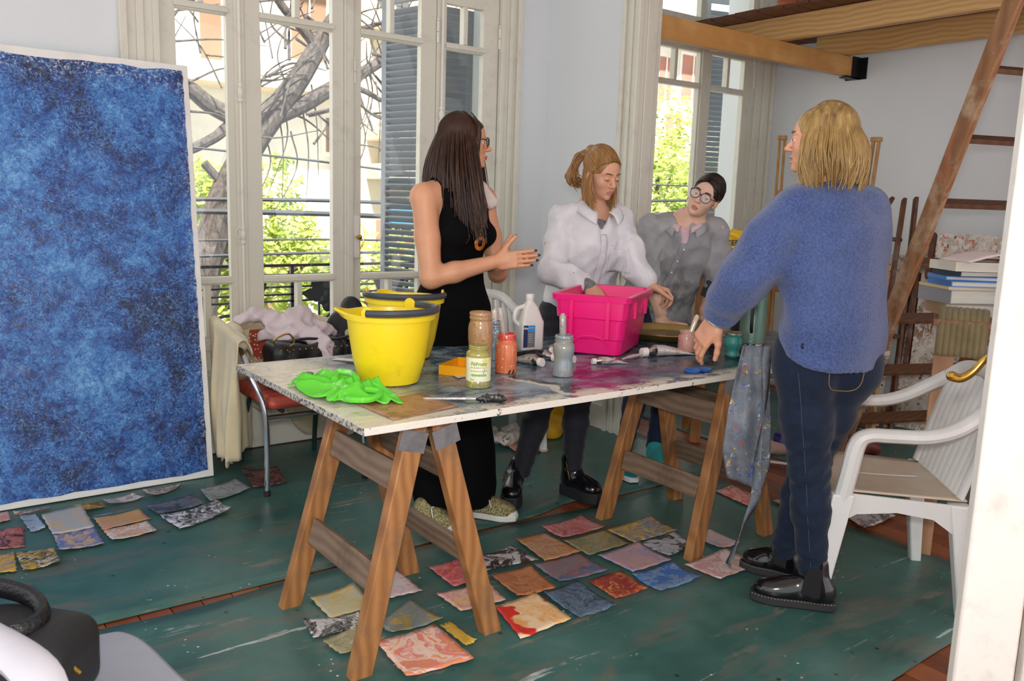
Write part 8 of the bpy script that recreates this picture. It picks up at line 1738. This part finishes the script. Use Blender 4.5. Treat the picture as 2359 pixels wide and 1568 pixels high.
sb = SDF(grid((3.84, 3.05, 1.01), (4.18, 3.36, 1.28), .007)); Ms = np.array([[RT.x, AW.x, 0], [RT.y, AW.y, 0], [0, 0, 1]]); sb.rbox((4.015, 3.20, 1.075), (.10, .045, .045), .035, Ms, .02); sb.rbox((4.015, 3.20, 1.16), (.085, .022, .075), .018, Ms, .03); sb.rbox((4.02, 3.198, 1.225), (.10, .006, .018), .006, Ms, .015); sb.ripple(lambda X, Y, Z: .005 * np.sin(60 * X - 44 * Y + 50 * Z) + .003 * np.sin(110 * Z + 70 * X)); sb.build('bag_body', M_ybag, yb)
letters('bag_lettering', 'KEEP', .042, M_bk, yb, lambda x, y: tuple(vv(4.012, 3.201, 1.155) + RT * x - AW * .036 + UP * y), bold=.0012)
letters('bag_lettering_small', 'FUTURE', .026, M_bk, yb, lambda x, y: tuple(vv(4.012, 3.201, 1.118) + RT * x - AW * .050 + UP * y), bold=.0008)
tag(MB().tube([vv(3.93, 3.11, 1.04), vv(3.95, 3.10, 1.075)], [.016, .014], 10).build('small_tin', M_steel), 'small steel tin leaning on the yellow bag', 'tin')

# ------------------------------------------------------------------ things on the floor under and beyond the table
yk = SDF(grid((3.0, 3.55, 0), (3.34, 3.9, .42), .010)); yk.rbox((3.17, 3.74, .16), (.10, .07, .15), .05, k=.03); yk.ell((3.10, 3.70, .06), (.09, .08, .07), k=.03); yk.cap((3.17, 3.74, .28), (3.2, 3.76, .37), .06, .03, .04); yk.ripple(lambda X, Y, Z: .010 * np.sin(36 * X + 24 * Z) + .006 * np.sin(60 * Y - 40 * Z)); yk.cut((0, 0, -1), (0, 0, .010)); tag(yk.build('yellow_sack', plain('mustard_plastic', '#c9961c', .45, var=.15)), 'crumpled mustard yellow sack on the floor behind the table', 'sack')
cr_ = SDF(grid((2.62, 3.55, 0), (3.02, 3.95, .16), .008)); r9 = random.Random(4)
for k in range(9): cr_.ell((2.82 + r9.uniform(-.1, .1), 3.75 + r9.uniform(-.1, .1), .05), (.06, .05, .035), k=.02)
cr_.ripple(lambda X, Y, Z: .009 * np.abs(np.sin(50 * X + 30 * Y)) - .006 * np.sin(70 * Y - 40 * X + 30 * Z)); cr_.cut((0, 0, -1), (0, 0, .010)); tag(cr_.build('crumpled_paper', board_mat('sooty_paper', '#b5ada4', 21, '#2a2624')), 'crumpled grey paper behind the legs of the white chair', 'paper')
def pot(label, c, r_, h_, col, lid=None, tilt=0, ca='jar'):
    o = thing('paint_pot', label, ca, (c[0], c[1], .008)); M = Matrix.Rotation(tilt, 3, 'X') if tilt else None
    MB().lathe([(0, 0), (r_ * .95, 0), (r_, .004), (r_, h_ * .8), (r_ * .86, h_ * .86), (r_ * .86, h_ * .88), (r_ * .8, h_ * .88), (r_ * .8, h_ * .3), (0, h_ * .3)], (c[0], c[1], .010 + (r_ if tilt else 0)), 20, M=M, cap=False).build('pot_body', plain('pot_' + col[1:], col, .35, var=.12), o, angle=50)
    if lid: MB().lathe([(0, h_ * .87), (r_ * .92, h_ * .87), (r_ * .92, h_ * 1.02), (r_ * .86, h_ * 1.04), (0, h_ * 1.04)], (c[0], c[1], .010 + (r_ if tilt else 0)), 20, M=M, cap=False).build('lid', plain('lid_' + lid[1:], lid, .35), o)
pot('yellow tub lying open behind the far trestle', (4.10, 3.16), .05, .07, '#e2c41c', None, R(75)); pot('purple pot with lid beside the far trestle leg', (4.07, 2.80), .045, .10, '#3a2a7c', '#35266e'); pot('second purple pot lying behind the first', (4.22, 2.86), .045, .09, '#33246a', '#3a2a7c', R(80)); pot('brown labelled jar lying by the far trestle', (3.86, 2.99), .035, .10, '#7a6a4c', '#8a8a84', R(88)); pot('red pot under the hanging apron', (4.30, 2.66), .05, .09, '#b5322c', '#c9c2b8'); pot('black and yellow jar near the apron strap', (4.05, 2.50), .045, .09, '#2c2a26', '#d2b02c', R(85))
rg = SDF(grid((3.84, 2.68, 0), (4.12, 2.90, .10), .008)); rg.chain([(3.88, 2.84, .03), (3.96, 2.80, .04), (4.05, 2.75, .03)], [.028, .036, .025], .02); rg.ripple(lambda X, Y, Z: .006 * np.sin(70 * X + 50 * Y)); tag(rg.build('pink_rag', cloth_mat('dusty_pink_rag', '#b59488', 20, .6, 200)), 'dusty pink rag on the floor by the far trestle', 'rag')
sr = SDF(grid((4.2, 2.36, 0), (4.62, 2.64, .14), .008)); sr.chain([(4.26, 2.56, .05), (4.36, 2.52, .06), (4.48, 2.47, .05)], [.045, .055, .04], .02); sr.ripple(lambda X, Y, Z: .006 * np.sin(50 * X + 40 * Z)); tag(sr.build('brown_pouch', plain('red_brown_leather', '#6e2f26', .5)), 'red-brown leather pouch on the far floor sheet', 'pouch')
for k, (a, b, cc, lab) in enumerate((((4.10, 2.46, .02), (4.28, 2.52, .13), '#8a5a34', 'brown-handled brush leaning on the leather pouch'), ((4.16, 2.42, .02), (4.33, 2.50, .13), '#a8704a', 'tan-handled brush leaning on the leather pouch'), ((4.22, 2.39, .02), (4.35, 2.48, .13), '#5c3a2a', 'dark-handled brush leaning on the leather pouch'))):
    brush('paint_brush', lab, a, b, .008, .006, plain('brush_wood_%d' % k, cc, .4), plain('bristle_%d' % k, '#c9b48a', .8))
tag(MB().lathe([(0, .012), (.055, .012), (.062, .016), (.066, .03), (.062, .03), (.056, .018), (0, .016)], (4.18, 2.38, .0), 20, cap=False).build('purple_dish', plain('purple_plastic', '#6a2f6e', .35)), 'purple dish of brush tips by the leather pouch', 'dish')
M_pw = plain('bright_white_paper', '#e6e4e8', .6)
for a, b, lab in (((3.78, 2.72), (4.02, 2.16), 'long white paper strip lying on the far floor sheet edge'), ((4.02, 2.46), (3.88, 2.26), 'short white paper strip crossing the long one'), ((4.04, 2.44), (4.12, 2.20), 'bent white paper strip beside the brushes')):
    a, b = vv(*a, .014), vv(*b, .014); d = (b - a); q = vv(-d.y, d.x, 0).normalized() * .022
    tag(MB().sheet(lambda u_, v_: a.lerp(b, u_) + q * (v_ - .5) * 2 + UP * (.012 * math.sin(3.1 * u_) + .004), 8, 2, .0008).build('paper_strip', M_pw, recalc=False), lab, 'paper', 'white paper strips')
tag(MB().sheet(lambda u_, v_: vv(4.46 + .10 * u_, 2.22 + .08 * v_, .012 + .004 * u_), 3, 3, .0008).build('paper_scrap', M_pw, recalc=False), 'white paper scrap between the jeans and the ladder foot', 'paper')
